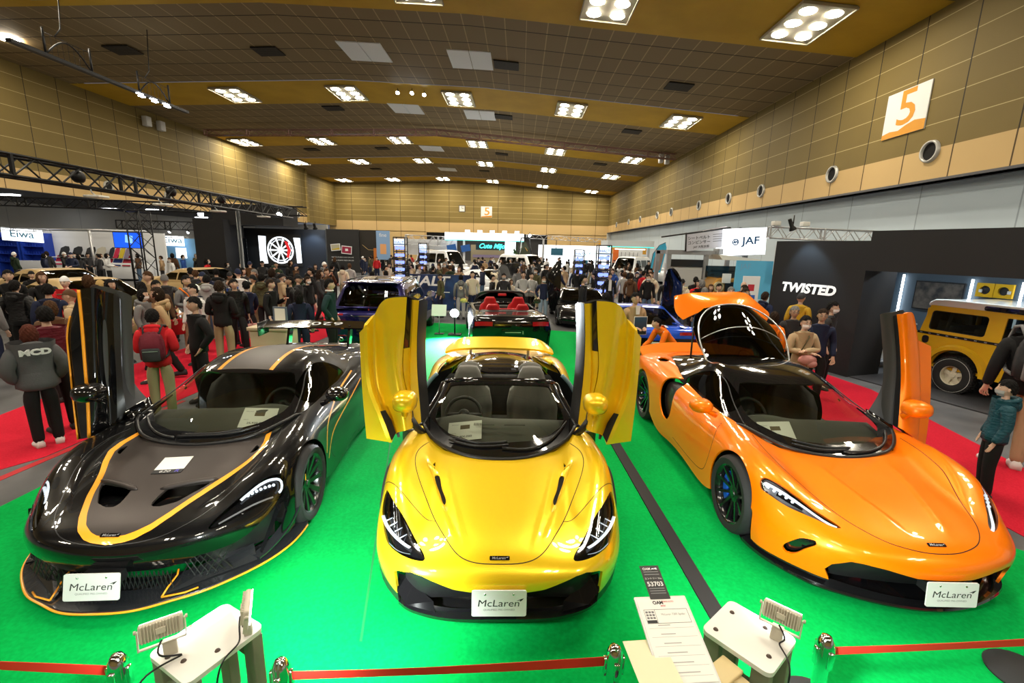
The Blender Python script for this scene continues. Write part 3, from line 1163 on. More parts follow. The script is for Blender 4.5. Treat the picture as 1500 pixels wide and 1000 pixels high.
# ------------------------------------------------------------------ the two closed coupes
SWEEP = np.array([0,.015,.055,.095,.115,.11,.08,.03,0])
WSWEEP = [1,1,1,.9,.5,.1]

def coupe_net(shift=0.0, sweep=1.0, xs=1.0, tail=0.0, dz=0.0):
 N = np.array(NET_Y, float)
 for i, w in enumerate(WSWEEP):
  N[i, :, 1] += SWEEP * w * sweep
 N[:, :, 1] += shift
 N[:, :, 0] *= xs
 N[-4:, :, 1] += tail
 return N

NET_B = coupe_net(.11,1.0)
NET_O = coupe_net(.0,1.0,1.0,.10)

ROOF_C = [
 [(0,1.00,.715),(.28,1.035,.728),(.50,1.13,.765),(.655,1.32,.81),(.70,1.42,.815),(.735,1.48,.80)],
 [(0,1.33,.865),(.27,1.36,.868),(.465,1.45,.875),(.605,1.60,.89),(.69,1.65,.86),(.755,1.68,.81)],
 [(0,1.65,1.005),(.255,1.67,1.0),(.43,1.74,.995),(.55,1.86,.98),(.665,1.89,.91),(.765,1.92,.815)],
 [(0,1.95,1.115),(.24,1.965,1.11),(.40,2.01,1.10),(.505,2.09,1.075),(.635,2.12,.97),(.775,2.14,.825)],
 [(0,2.37,1.18),(.24,2.37,1.177),(.41,2.40,1.165),(.515,2.44,1.13),(.645,2.45,1.0),(.785,2.46,.84)],
 [(0,2.80,1.165),(.24,2.80,1.162),(.41,2.81,1.148),(.515,2.83,1.112),(.645,2.84,1.0),(.80,2.85,.86)],
 [(0,3.28,1.085),(.22,3.28,1.08),(.38,3.28,1.065),(.475,3.29,1.035),(.60,3.3,.97),(.78,3.3,.88)],
 [(0,3.78,.98),(.2,3.78,.975),(.34,3.78,.96),(.43,3.79,.945),(.54,3.8,.92),(.70,3.8,.87)],
 [(0,4.25,.885),(.18,4.25,.88),(.3,4.25,.87),(.38,4.25,.86),(.48,4.25,.84),(.60,4.25,.80)],
]
DOOR_B = [
 [(-1.041,1.276,0.695),(-0.925,1.248,0.720),(-0.896,1.286,0.703),(-0.855,1.363,0.734),(-0.798,1.399,0.835),(-0.740,1.435,0.898),(-0.696,1.633,0.946)],
 [(-1.053,1.309,1.005),(-0.910,1.279,1.047),(-0.858,1.316,1.035),(-0.851,1.395,1.007),(-0.782,1.431,1.153),(-0.760,1.469,1.142),(-0.825,1.674,1.112)],
 [(-1.056,1.342,1.359),(-0.909,1.312,1.368),(-0.845,1.347,1.360),(-0.855,1.428,1.339),(-0.783,1.463,1.392),(-0.762,1.502,1.383),(-0.856,1.709,1.333)],
 [(-1.063,1.375,1.588),(-0.907,1.344,1.684),(-0.838,1.380,1.679),(-0.843,1.460,1.665),(-0.780,1.496,1.660),(-0.753,1.534,1.654),(-0.857,1.742,1.585)],
 [(-1.041,1.406,1.747),(-0.916,1.377,1.971),(-0.839,1.412,1.986),(-0.812,1.490,1.951),(-0.766,1.527,1.925),(-0.750,1.566,1.885),(-0.852,1.774,1.791)],
]
DOOR_O = [
 [(1.040,1.409,0.689),(0.946,1.391,0.722),(0.905,1.372,0.743),(0.793,1.354,0.816),(0.738,1.396,0.851),(0.746,1.465,0.843),(0.661,1.667,0.916)],
 [(1.041,1.442,1.008),(0.928,1.424,1.012),(0.896,1.405,1.085),(0.785,1.387,1.088),(0.728,1.428,1.139),(0.739,1.498,1.116),(0.763,1.698,1.119)],
 [(1.029,1.475,1.263),(0.899,1.457,1.265),(0.854,1.438,1.400),(0.738,1.421,1.402),(0.712,1.461,1.390),(0.729,1.531,1.372),(0.791,1.730,1.319)],
 [(1.020,1.507,1.450),(0.883,1.490,1.451),(0.820,1.471,1.647),(0.705,1.454,1.648),(0.678,1.494,1.639),(0.695,1.564,1.625),(0.786,1.762,1.518)],
 [(1.019,1.540,1.592),(0.871,1.523,1.650),(0.762,1.505,1.894),(0.671,1.487,1.898),(0.633,1.528,1.882),(0.658,1.597,1.856),(0.761,1.795,1.755)],
]
MIRR_O = (0.766,1.255,1.071)

def side_line(surf, pts, sg, n=40, lift=.0005):
 """drops (s, z) points onto the flank"""
 return on_surface(surf, curve_pts(pts, n),(-sg, 0,0),(1,2), sg * 3, lift=lift)

def coupe(cfg):
 root = thing('sports_car', cfg['label'], 'car', (cfg['loc'][0], cfg['loc'][1], 0), cfg['yaw'])
 sh = cfg['shift']
 pm, roofm = cfg['paint'], cfg['roof']
 half = Skin.from_grid(net_surface(cfg['net'], 190,64))
 for ln, hh, ww in cfg.get('creases', []):
  half.V[:, 2] += crease(half.V, ln, hh, ww)
 surf = half.mirrored().bvh()
 opens = cfg['open']            # side (+1 / -1) whose door is raised
 for s, r in ((cfg['axle'], .375),(cfg['axle'] + 2.67,.395)):
  _, half = half.cut(arch_field(s, r))
 gnet = np.array(ROOF_C, float)
 gnet[:, :, 1] += cfg['gshift']
 cab = sym([(0,1.0),(.28,1.035),(.50,1.13),(.655,1.32),(.71,1.44),(.725,1.7),(.735,2.2),(.74,2.7),(.70,3.2),(.58,3.7),(.5,4.1),(0,4.15)])
 cab = [(a, b + cfg['gshift']) for a, b in cab]
 _, half = half.cut(region(cab, (0,1), cond=lambda V: V[:, 2] > .6))
 hood, half = half.cut(region(sym(cfg['hood'] + [(.55,1.20 + cfg['gshift']),(.3,1.06 + cfg['gshift']),(0,1.02 + cfg['gshift'])]),(0,1), cond=lambda V: V[:, 2] > .4))
 lamp, half = half.cut(region(cfg['lamp'], (0,1), smooth=60, cond=lambda V: (V[:, 2] > .38)))
 mouth, half = half.cut(region([(-a, b) for a, b in cfg['mouth'][::-1]] + cfg['mouth'], (0,2), cond=lambda V: (V[:, 1] < cfg['mouth_s']) & (V[:, 2] < .55)))
 lower, half = half.cut(lambda V: np.where(V[:, 1] < .75 + sh, V[:, 2] - cfg['lip_z'], .05))
 parts = {}
 for key, poly, cond in cfg.get('holes', []):
  parts[key], half = half.cut(region(poly, (1,2) if key == 'side_air_intake' else (0,2) if key == 'bumper_intake' else (0,1), smooth=40, cond=cond))
 for key, q in parts.items():
  for w in (q, q.flipped()):
   w.offset(-.07 if key == 'side_air_intake' else -.045).build(key, M_TRIM if key != 'bumper_intake' else M_GLOSSB, root)
 # the flank under the raised door is open
 dpoly = [(1.55 + sh, .90),(1.48 + sh, .6),(1.56 + sh, .30),(1.65 + sh, .22),(2.5 + sh, .22),(2.66 + sh, .42),(2.70 + sh, .95)]
 sides = []
 for sg in (1,-1):
  hs = half if sg > 0 else half.flipped()
  if sg == opens:
   _, hs = hs.cut(region(dpoly, (1,2), cond=lambda V: np.abs(V[:, 0]) > .5))
  sides.append(hs)
 body = sides[0].plus(sides[1]).build('body_shell', pm, root, thick=.018)
 # bonnet and its graphics
 hd = None
 pieces = [hood]
 if 'stripe' in cfg:
  inner, mid = hood.cut(region(sym(cfg['stripe'][1]),(0,1)))
  band, outer = mid.cut(region(sym(cfg['stripe'][0]),(0,1)))
  scp, inner = inner.cut(region(cfg['scoop'], (0,1), smooth=0))
  hd = outer.plus(outer.flipped()).build('bonnet', pm, root, thick=.015)
  inner.plus(inner.flipped()).build('bonnet_centre', M_MATTE, hd, thick=.015)
  band.plus(band.flipped()).build('bonnet_stripe', M_STRIPE, hd, thick=.015)
  for q in (scp, scp.flipped()):
   s2 = Skin(q.V + np.stack([np.zeros(len(q.V)), np.zeros(len(q.V)), -.10 * np.clip((q.V[:, 1] - .36) / .3,0,1) - .004], 1), q.T)
   s2.build('bonnet_scoop', M_GLOSSB, hd)
  for sg in (1,-1):
   hits = on_surface(surf, [(sg * (.08 + .34 * t), .565 + .125 * t) for t in np.linspace(0,1,12)], (0,0,-1),(0,1), 3, lift=0)
   MB().tube([tuple(h + Vector((0,.0,.004))) for h, n in hits],[.006] + [.020] * 10 + [.006], 8).build('scoop_lip', M_MATTE, hd)
 else:
  hd = hood.plus(hood.flipped()).build('bonnet', pm, root, thick=.015)
 ln = [(-a, b) for a, b in cfg['hood']][::-1] + cfg['hood'][1:]
 ribbon('panel_gap', on_surface(surf, curve_pts(ln, 150),(0,0,-1),(0,1), 3, lift=.0004), .006, cfg['seam'], hd)
 # lamps
 for q, sg in ((lamp, 1),(lamp.flipped(), -1)):
  bowl = q.offset(-.04).build('headlamp', cfg['bowl'], root)
  q.offset(-.003).build('lamp_lens', M_LENS, bowl)
  lb = q.bvh()
  for (pts, w, mm, dep) in cfg['drl']:
   bl = []
   for a, b in curve_pts(pts, 18):
    hit, n, _, _ = lb.ray_cast(Vector((sg * a, b, 2)), Vector((0,0,-1)))
    if hit is not None:
     if n.z < 0:
      n = -n
     bl.append((hit - n * dep, n))
   ribbon('light_blade', bl, w, mm, bowl, thick=.004)
  n = cfg.get('leds')
  if n:
   a0, b0, a1, b1, cnt = n
   for k in range(cnt):
    t = k / (cnt - 1)
    hit, nn, _, _ = lb.ray_cast(Vector((sg * (a0 + (a1 - a0) * t), b0 + (b1 - b0) * t, 2)), Vector((0,0,-1)))
    if hit is not None:
     MB().sphere(tuple(hit - nn * .02 * (1 if nn.z > 0 else -1)), .012,10,6).build('lamp_led', M_DRL, bowl)
 # mouth, lower bumper
 mouth.plus(mouth.flipped()).offset(-.09).build('front_intake', cfg['mouthm'], root)
 for q in (lower, lower.flipped()):
  q.offset(-.012).build('lower_bumper', M_TRIM, root)
 lip = cfg['lip']
 line = [(-x, y) for x, y in lip[::-1]] + lip[1:]
 line = curve_pts(line, 70)
 vs, fs = [],[]
 zl = cfg['lip_h']
 for x, y in line:
  vs += [(x * .86, y + cfg['lip_in'], zl + .03),(x, y + .008, zl + .012),(x, y, zl),(x, y + .004, zl - .012),(x * .9, y + .35, zl - .02)]
 for i in range(len(line) - 1):
  for k in range(4):
   fs.append((5 * i + k, 5 * i + k + 1,5 * i + 6 + k, 5 * i + 5 + k))
 spl = MB().add(vs, fs, 0, True).build('front_splitter', cfg['lipm'], root, sharp=30)
 if cfg.get('lip_edge'):
  MB().tube([(x * 1.001, y - .003, zl + .001) for x, y in line], .0075,6).build('splitter_edge_stripe', M_STRIPE, spl)
 plate(root, cfg['plate'], tilt=cfg.get('plate_tilt', 6))
 badge(root, surf, cfg['badge'], .12)
 # greenhouse
 Gg = net_surface(gnet, 90,44)
 g = Skin.from_grid(Gg)
 gs = cfg['gshift']
 wpoly = sym([(0,1.13),(.27,1.165),(.45,1.26),(.57,1.42),(.595,1.53),(.585,1.68),(.535,1.86),(.475,1.99),(.38,1.955),(.23,1.905),(0,1.885)])
 wpoly = [(a, b + gs) for a, b in wpoly]
 ws, g = g.cut(region(wpoly, (0,1)))
 rail = lambda V: np.abs(V[:, 0]) > .35
 sw = [(1.66,.885),(1.95,1.015),(2.2,1.075),(2.42,1.075),(2.62,1.0),(2.70,.91),(2.60,.865),(2.1,.845),(1.75,.83)]
 sw = [(a + gs, b) for a, b in sw]
 sg_, g2 = g.cut(region(sw, (1,2), smooth=60, cond=lambda V: np.abs(V[:, 0]) > .48))
 base = [(1.0,1.44),(1.0,1.40)]
 frit, g2 = g2.cut(lambda V: np.where(V[:, 0] < .0,.05,(V[:, 1] - gs) - (1.96 + .55 * np.maximum(V[:, 0] - .3,0) - .0)))
 roofs = []
 for sg in (1,-1):
  q = g2 if sg > 0 else g2.flipped()
  if sg == opens:
   op = [(1.5 + gs, .70),(1.62 + gs, .90),(1.93 + gs, 1.03),(2.2 + gs, 1.10),(2.42 + gs, 1.105),(2.66 + gs, 1.03),(2.76 + gs, .90),(2.76 + gs, .70)]
   _, q = q.cut(region(op, (1,2), cond=lambda V: np.abs(V[:, 0]) > .46))
  roofs.append(q)
 roofsk = roofs[0].plus(roofs[1])
 if 'roof_stripe' in cfg:
  a, b = cfg['roof_stripe']
  f = lambda hw: (lambda V: np.where((V[:, 1] > 1.9 + gs), np.abs(V[:, 0]) - (hw + .0 * V[:, 1]), .05))
  inn, rest = roofsk.cut(f(a))
  bnd, rest = rest.cut(f(b))
  roof = rest.build('roof', roofm, root, thick=.015)
  inn.build('roof_centre', M_MATTE, roof, thick=.015)
  bnd.build('roof_stripe', M_STRIPE, roof, thick=.015)
 else:
  hatch_cut = cfg.get('hatch')
  if hatch_cut:
   _, roofsk = roofsk.cut(region([(-.50,2.78 + gs),(.50,2.78 + gs),(.56,3.4 + gs),(.50,4.3 + gs),(-.50,4.3 + gs),(-.56,3.4 + gs)], (0,1), cond=lambda V: V[:, 2] > .8))
  roof = roofsk.build('roof', roofm, root, thick=.015)
 fr2 = frit
 frs = []
 for sg in (1,-1):
  q = fr2 if sg > 0 else fr2.flipped()
  if sg == opens:
   op = [(1.50 + gs, .70),(1.62 + gs, .885),(1.80 + gs, .955),(2.0 + gs, 1.02),(2.2 + gs, 1.0),(2.2 + gs, .70)]
   _, q = q.cut(region(op, (1,2), cond=lambda V: np.abs(V[:, 0]) > .58))
  frs.append(q)
 frs[0].plus(frs[1]).build('windscreen_surround', M_GLOSSB, root, thick=.015)
 ws.plus(ws.flipped()).build('windscreen', M_WS, root)
 (sg_ if opens < 0 else sg_.flipped()).build('side_window', M_SIDEG, root)
 wfull = ws.plus(ws.flipped(), frit, frit.flipped())
 wb = wfull.bvh()

 def onws(pts, lift=.016, n=14):
  out = []
  for a, b in curve_pts(pts, n):
   h, nn, _, _ = wb.ray_cast(Vector((a, b + gs, 3)), Vector((0,0,-1)))
   if h is not None:
    out.append(tuple(h + Vector((0,-.004, lift))))
  return out
 wipers(root, [onws(p) for p in cfg['wipers']])
 # raised pillar line
 edge = Gg[:, int(round(3 / 5 * 43)) + 0]
 MB().tube([tuple(p + np.array([.004,0,.004])) for p in Gg[2:34,30]], .006,6).build('pillar_trim', M_TRIM, root)
 MB().tube([(-p[0] - .004, p[1], p[2] + .004) for p in Gg[2:34,30]], .006,6).build('pillar_trim', M_TRIM, root)
 cl = [tuple(p) for p in Gg[0]]
 cl = [(-x, y, z) for x, y, z in cl[::-1]] + cl[1:]
 MB().tube([(x * .99, y + .012, z + .003) for x, y, z in cl], .015,6).build('windscreen_cowl', M_TRIM, root)
 cabin(root, cfg['wheel_x'], dash_s=1.34 + gs, dash_z=.775, seat_s=2.40 + gs, tub_end=2.72 + gs, rear=not cfg.get('hatch'), seatm=M_CABIN)
 mb = MB()
 mb.prism([(1.45 + sh, .18),(2.75 + sh, .18),(2.75 + sh, .36),(2.62 + sh, .42),(1.65 + sh, .42),(1.5 + sh, .6),(1.42 + sh, .8),(1.40 + sh, .8)], opens * .66, opens * .86, 'x')
 mb.build('door_sill', M_CARB, root, sharp=40)
 for s, r, w in ((cfg['axle'], .335,.245),(cfg['axle'] + 2.67,.355,.30)):
  for sg in (-1,1):
   make_wheel(root, sg * (.955 - w / 2), s, r, w, sg, cfg['wheel'], cfg['rim'], cfg.get('cal'))
   arch_liner(root, sg * .66, sg * .90, s, r + .005)
 MB().box((0,2.6 + sh, .13),(1.6,3.6,.03)).build('undertray', M_TRIM, root)
 # closed side: door gaps
 cs = -opens
 for poly in cfg['door_lines']:
  ribbon('panel_gap', side_line(surf, poly, cs), .006, M_SEAM, body)
 for poly, w in cfg.get('side_stripes', []):
  ribbon('side_stripe', side_line(surf, poly, cs), w, M_STRIPE, body, thick=.002)
 mirror_part(root, cfg['mirror'], cs, cfg['mirror_m'], (.21,.15,.13), stalk=cfg['mirror_foot'])
 return root, surf, body

def raised_door(root, D, pm, flip, blade_m=None, stripes=(), mirror=None, glassy=False):
 D = np.array(D, float)
 blade = net_surface(D[:, :2], 40,6, False)
 main = net_surface(D[:, 1:5], 50,30, False)
 door = Skin.from_grid(main, flip=flip).build('door', pm, root, thick=.03)
 Skin.from_grid(blade, flip=flip).build('door_blade', blade_m or pm, door, thick=.03)
 trim = net_surface(D[:, 4:6], 40,6, False)
 Skin.from_grid(trim, flip=flip).build('door_seal', M_TRIM, door, thick=.012)
 inner = net_surface(D[:, 5:7], 40,8, False)
 Skin.from_grid(inner, flip=flip).build('door_card', mat('door card charcoal', (.035,.037,.042), .55), door, thick=.02)
 bk = D[:, 0:6].copy()
 bk[:, :, 1] += .12
 Skin.from_grid(net_surface(bk, 30,16, False), flip=not flip).build('door_inner_panel', M_CABIN, door, thick=.02)
 for col, w in stripes:
  pts = curve_pts(D[:, col], 40)
  MB().tube([tuple(p + np.array([0,-.008,0])) for p in pts], w, 6).build('door_stripe', M_STRIPE, door)
 # swan neck to the hinge
 b = D[0,6]
 sg = 1 if D[0,0,0] > 0 else -1
 c = [tuple(D[1,6]), tuple(D[0,6] + np.array([-sg * .02,.02,-.0])), tuple(D[0,4] + np.array([0,.04,.0])), tuple(D[1,4] + np.array([0,.04,0]))]
 n = [tuple(D[0,5]), tuple(D[0,6]),(sg * .66,1.62,.84),(sg * .69,1.42,.80), tuple(D[0,4] + np.array([0,.05,-.03]))]
 MB().add(n + [(a, b_ + .04, c_) for a, b_, c_ in n],[(0,1,2,3,4),(9,8,7,6,5)] + [(k, (k + 1) % 5,5 + (k + 1) % 5,5 + k) for k in range(5)], 0, True).build('door_hinge_arm', M_GLOSSB, door)
 if mirror:
  m = mirror_part(door, mirror, sg, pm, (.22,.15,.15), stalk=tuple(Vector(mirror) + Vector((-sg * .05,.10,-.10))))
  m.name = 'door_mirror'
 return door

def black_car():
 cfg = dict(
  label='gloss black racing coupe with orange pinstripes, its far-side door raised beside the crowd',
  loc=(-2.605,2.42), yaw=.085, shift=.11, gshift=.09, net=NET_B, paint=M_BLK, roof=M_BLK, open=-1, axle=1.14, seam=M_TRIM,
  hood=[(0,.138),(.1,.148),(.18,.159),(.29,.19),(.373,.24),(.48,.36),(.57,.54),(.64,.72),(.68,.87),(.69,1.0),(.67,1.2),(.64,1.32)],
  stripe=([(0,.143),(.10,.156),(.16,.175),(.235,.23),(.30,.33),(.345,.42),(.40,.53),(.45,.65),(.51,.79),(.565,.9),(.605,1.02),(.60,1.13),(.56,1.30),(0,1.3)],
    [(0,.18),(.09,.192),(.14,.215),(.205,.265),(.265,.355),(.31,.44),(.365,.55),(.413,.67),(.472,.80),(.528,.915),(.566,1.03),(.558,1.14),(.52,1.29),(0,1.29)]),
  scoop=[(.39,.66),(.26,.615),(.12,.585),(.107,.49),(.105,.42),(.13,.40),(.18,.40),(.265,.445),(.36,.59)],
  lamp=[(.555,.28),(.59,.385),(.644,.49),(.696,.583),(.757,.666),(.826,.732),(.874,.759),(.898,.733),(.895,.685),(.883,.648),(.813,.562),(.725,.448),(.635,.34)],
  bowl=M_GLOSSB,
  drl=[([(.67,.50),(.72,.585),(.775,.655),(.83,.705),(.868,.725),(.882,.70),(.872,.665)], .020, M_DRL, .012),([(.60,.33),(.68,.42),(.76,.52),(.85,.625)], .012, M_BADGE, .02)],
  leds=(.70,.545,.835,.675,7),
  mouth=[(0,.255),(.3,.25),(.4,.263),(.49,.303),(.575,.306),(.68,.315),(.753,.345),(.812,.395),(.878,.445),(.905,.44),(.915,.36),(.89,.25),(.87,.08),(0,.08)], mouth_s=.74,
  creases=[([(.64,1.3),(.66,1.05),(.62,.80),(.52,.55),(.38,.32)], .010,.06)],
  lip_z=.165, mouthm=M_TRIM, lipm=M_CARB, lip_edge=True, lip_h=.085, lip_in=.16,
  lip=[(0,-.012),(.13,-.008),(.26,.02),(.40,.085),(.54,.155),(.69,.28),(.825,.43),(.93,.63),(.965,.80),(.97,.90)],
  plate=(0,-.0,.27), plate_tilt=14, badge=.19, wheel_x=.36, wheel='multi', rim=M_RIMG, cal=None,
  roof_stripe=(.235,.275),
  wipers=[[(-.16,1.08),(.05,1.085),(.3,1.12),(.46,1.2)],[(-.13,1.10),(.15,1.11),(.34,1.16)],[(-.18,1.07),(-.3,1.10),(-.45,1.2),(-.58,1.36)]],
  door_lines=[[(1.72,.80),(1.66,.62),(1.70,.36),(1.80,.26)],[(2.74,.86),(2.80,.62),(2.70,.35)]],
  side_stripes=[([(.985,.50),(.97,.43),(.88,.395)], .010),([(1.55,.42),(1.66,.60),(1.90,.70),(2.4,.80),(2.9,.87)], .018),([(1.60,.34),(1.75,.50),(2.05,.58),(2.5,.66),(2.95,.76)], .016)],
  mirror=(.985,1.78,.93), mirror_foot=(.83,1.80,.83), mirror_m=M_GLOSSB)
 root, surf, body = coupe(cfg)
 sp = [c for c in root.children if c.name.startswith('front_splitter')][0]
 # mesh, brake ducts, canards and the splitter's centre pieces
 for sg in (1,-1):
  cn = []
  for t in np.linspace(0,1,10):
   cn.append((sg * (.80 + .155 * SIN(t * 1.4)), .43 + .42 * t, .13 + .19 * t ** 1.7))
  vs, fs = [],[]
  for (a, b, c) in cn:
   vs += [(a, b, c),(a - sg * .07, b + .02, c + .012),(a - sg * .07, b + .02, c),(a, b, c - .012)]
  for i in range(9):
   for k in range(4):
    l = (k + 1) % 4
    fs.append((4 * i + k, 4 * i + l, 4 * i + 4 + l, 4 * i + 4 + k))
  MB().add(vs, fs, 0, True).build('canard', M_CARB, root, sharp=40)
  pl = MB().add([(sg * .33,.10,.11),(sg * .78,.43,.115),(sg * .72,.52,.19),(sg * .36,.27,.15)],[(0,1,2,3)])
  pl.build('splitter_ramp', M_CARB, root)
  MB().tube([(sg * .34,.08,.115),(sg * .345,.14,.14),(sg * .36,.22,.17),(sg * .35,.25,.19)], .006,6).build('splitter_stripe', M_STRIPE, root)
  MB().tube([(sg * .34,.08,.115),(sg * .46,.12,.112),(sg * .52,.165,.112)], .006,6).build('splitter_stripe', M_STRIPE, root)
  g = MB()
  for k in range(6):
   x0 = .36 + .04 * k
   g.bar((sg * x0,.25 + .5 * max(0, x0 - .5), .13),(sg * (x0 + .10), .26 + .5 * max(0, x0 - .4), .30), .004,5)
   g.bar((sg * (x0 + .10), .25 + .5 * max(0, x0 - .4), .13),(sg * x0,.26 + .5 * max(0, x0 - .5), .30), .004,5)
  g.build('duct_mesh', M_TRIM, root)
  MB().add([(sg * .77,.48,.13),(sg * .80,.47,.14),(sg * .90,.62,.44),(sg * .86,.64,.44)],[(0,1,2,3)]).build('bumper_strake', M_GLOSSB, root)
 g = MB()
 for k in range(26):
  x0 = -.36 + .028 * k
  g.bar((x0,.155,.12),(x0 + .03,.16,.25), .003,5)
  g.bar((x0 + .03,.155,.12),(x0,.16,.25), .003,5)
 g.build('intake_mesh', M_TRIM, root)
 # high rear wing on two pylons
 wg = net_surface([[(-.84,4.20,1.155),(0,4.20,1.17),(.84,4.20,1.155)],[(-.84,4.32,1.185),(0,4.32,1.20),(.84,4.32,1.185)],[(-.84,4.46,1.215),(0,4.46,1.235),(.84,4.46,1.215)]], 16,40, False)
 w = Skin.from_grid(wg, flip=False).build('rear_wing', M_GLOSSB, root, thick=.022)
 t = text('wing_lettering', '620R', w, MT((0,4.33,1.208)) @ MR(.23,4, 'X') @ MR(PI, 4, 'Z'), M_PLATE, .16, sx=2.0)
 for sg in (1,-1):
  MB().box((sg * .845,4.33,1.13),(.014,.34,.20), bev=.005).build('wing_end_plate', M_CARB, w)
  MB().prism([(4.12,.86),(4.25,.86),(4.40,1.19),(4.27,1.19)], sg * .42, sg * .455, 'x').build('wing_pylon', M_GLOSSB, w)
 raised_door(root, DOOR_B, M_BLK, False, stripes=((1,.012),(0,.007)), mirror=(-.80,1.14,1.15))
 return root

def orange_car():
 cfg = dict(
  label='bright orange grand tourer with black roof, glass tailgate up and near-aisle door raised',
  loc=(2.835,2.63), yaw=.015, shift=0.0, gshift=.0, net=NET_O, paint=M_ORG, roof=M_GLOSSB, open=1, axle=1.05, seam=M_SEAM,
  hood=[(0,.068),(.12,.078),(.25,.118),(.33,.165),(.41,.25),(.475,.36),(.54,.53),(.605,.69),(.655,.83),(.672,.95),(.68,1.08),(.67,1.28)],
  lamp=[(.872,.72),(.853,.713),(.785,.625),(.695,.51),(.62,.405),(.56,.335),(.528,.275),(.54,.272),(.60,.306),(.66,.357),(.763,.461),(.845,.577),(.888,.69)],
  bowl=mat('lamp bowl silver', (.30,.31,.33), .25,.6),
  drl=[([(.55,.285),(.60,.33),(.68,.435),(.76,.54),(.84,.65),(.865,.69),(.85,.64)], .020, M_DRL, .010),([(.70,.44),(.76,.505),(.82,.585)], .028, M_GLOSSB, .018)],
  leds=(.745,.50,.83,.61,4),
  mouth=[(0,.34),(.177,.341),(.357,.376),(.478,.383),(.54,.375),(.618,.306),(.638,.243),(.60,.17),(.585,.08),(0,.08)], mouth_s=.5,
  holes=[('bumper_intake', [(.826,.285),(.80,.365),(.748,.42),(.695,.428),(.742,.352),(.775,.268),(.809,.243)], lambda V: (V[:, 1] < .6) & (V[:, 0] > .5)),
   ('side_air_intake', [(2.97,.78),(2.80,.88),(2.58,.86),(2.60,.76),(2.58,.50),(2.70,.38),(2.92,.48)], lambda V: V[:, 0] > .6),
   ('deck_air_intake', [(.70,3.46),(.76,3.40),(.81,3.48),(.80,3.62),(.73,3.64)], lambda V: V[:, 2] > .6)],
  creases=[([(.30,.95),(.24,.62),(.16,.32),(.12,.18)], .007,.06),([(.80,1.25),(.76,1.0),(.70,.82),(.60,.60),(.48,.33)], .008,.05)],
  lip_z=.165, mouthm=M_TRIM, lipm=M_GLOSSB, lip_edge=False, lip_h=.10, lip_in=.06,
  lip=[(0,.015),(.19,.035),(.38,.09),(.54,.16),(.66,.23),(.74,.31),(.82,.42),(.88,.52),(.925,.65),(.94,.75)],
  plate=(0,-.045,.28), badge=.12, wheel_x=-.36, wheel='ten', rim=M_RIMB, cal=M_BLUE_CAL,
  wipers=[[(.05,1.07),(-.2,1.07),(-.4,1.13)],[(.08,1.09),(-.15,1.095),(-.38,1.17)],[(.0,1.05),(.25,1.07),(.45,1.18),(.57,1.34)]],
  door_lines=[[(1.58,.80),(1.50,.62),(1.55,.36),(1.65,.26),(2.45,.25)]],
  mirror=(-1.0,1.62,.93), mirror_foot=(-.84,1.66,.83), mirror_m=M_ORG)
 root, surf, body = coupe(cfg)
 raised_door(root, DOOR_O, M_ORG, True, mirror=MIRR_O)
 # raised glass tailgate with its painted tail
 h = net_surface([
  [(-.48,2.78,1.13),(-.25,2.77,1.155),(0,2.77,1.165),(.25,2.77,1.155),(.48,2.78,1.13)],
  [(-.54,3.05,1.31),(-.28,3.01,1.38),(0,2.99,1.41),(.28,3.01,1.38),(.54,3.05,1.31)],
  [(-.54,3.30,1.48),(-.30,3.25,1.58),(0,3.22,1.62),(.30,3.25,1.58),(.54,3.30,1.48)],
  [(-.42,3.48,1.60),(-.26,3.42,1.71),(0,3.39,1.76),(.26,3.42,1.71),(.42,3.48,1.60)]], 30,30, False)
 hs = Skin.from_grid(h)
 arc = [(-.47,1.0),(-.53,1.25),(-.53,1.42),(-.46,1.56),(-.32,1.67),(-.15,1.725),(0,1.74),(.15,1.725),(.32,1.67),(.46,1.56),(.53,1.42),(.53,1.25),(.47,1.0)]
 gl, _ = hs.cut(region(arc, (0,2)))
 ht = gl.build('tailgate', M_SIDEG, root, thick=.012)
 inner = [(-.44,1.05),(-.49,1.25),(-.49,1.42),(-.43,1.54),(-.30,1.64),(-.14,1.69),(0,1.70),(.14,1.69),(.30,1.64),(.43,1.54),(.49,1.42),(.49,1.25),(.44,1.05)]
 _, rim = gl.cut(region(inner, (0,2)))
 rim.offset(-.014).build('tailgate_frame', M_GLOSSB, ht, thick=.02)
 MB().tube([(a, np.interp(c, [1.1,1.4,1.7],[2.78,3.02,3.36]) - .03, c) for a, c in curve_pts(arc, 60)], .010,6).build('tailgate_edge', M_BADGE, ht)
 pts = [(x, 2.93 + .10 * abs(x), 1.34 + .17 * (1 - (x / .5) ** 2)) for x in np.linspace(-.5,.5,24)]
 MB().tube(pts, .006,6).build('tailgate_inner_seam', M_BADGE, ht)
 tl = net_surface([
  [(-.56,3.48,1.50),(-.35,3.44,1.62),(0,3.42,1.70),(.35,3.44,1.62),(.56,3.48,1.50)],
  [(-.64,3.58,1.60),(-.38,3.54,1.74),(0,3.52,1.80),(.38,3.54,1.74),(.64,3.58,1.60)],
  [(-.64,3.66,1.80),(-.40,3.66,1.845),(0,3.66,1.865),(.34,3.66,1.85),(.52,3.66,1.70)]], 20,30, False)
 Skin.from_grid(tl).build('tail_panel', M_ORG, ht, thick=.02)
 for sg in (-1,1):
  MB().bar((sg * .46,3.35,1.5),(sg * .50,3.25,.98), .012,8).build('gas_strut', M_TRIM, ht)
 # luggage deck under the tailgate
 dk = net_surface([[(-.52,2.80,.98),(0,2.80,1.02),(.52,2.80,.98)],[(-.52,3.3,.92),(0,3.3,.95),(.52,3.3,.92)],[(-.46,4.1,.82),(0,4.1,.84),(.46,4.1,.82)]], 16,16, False)
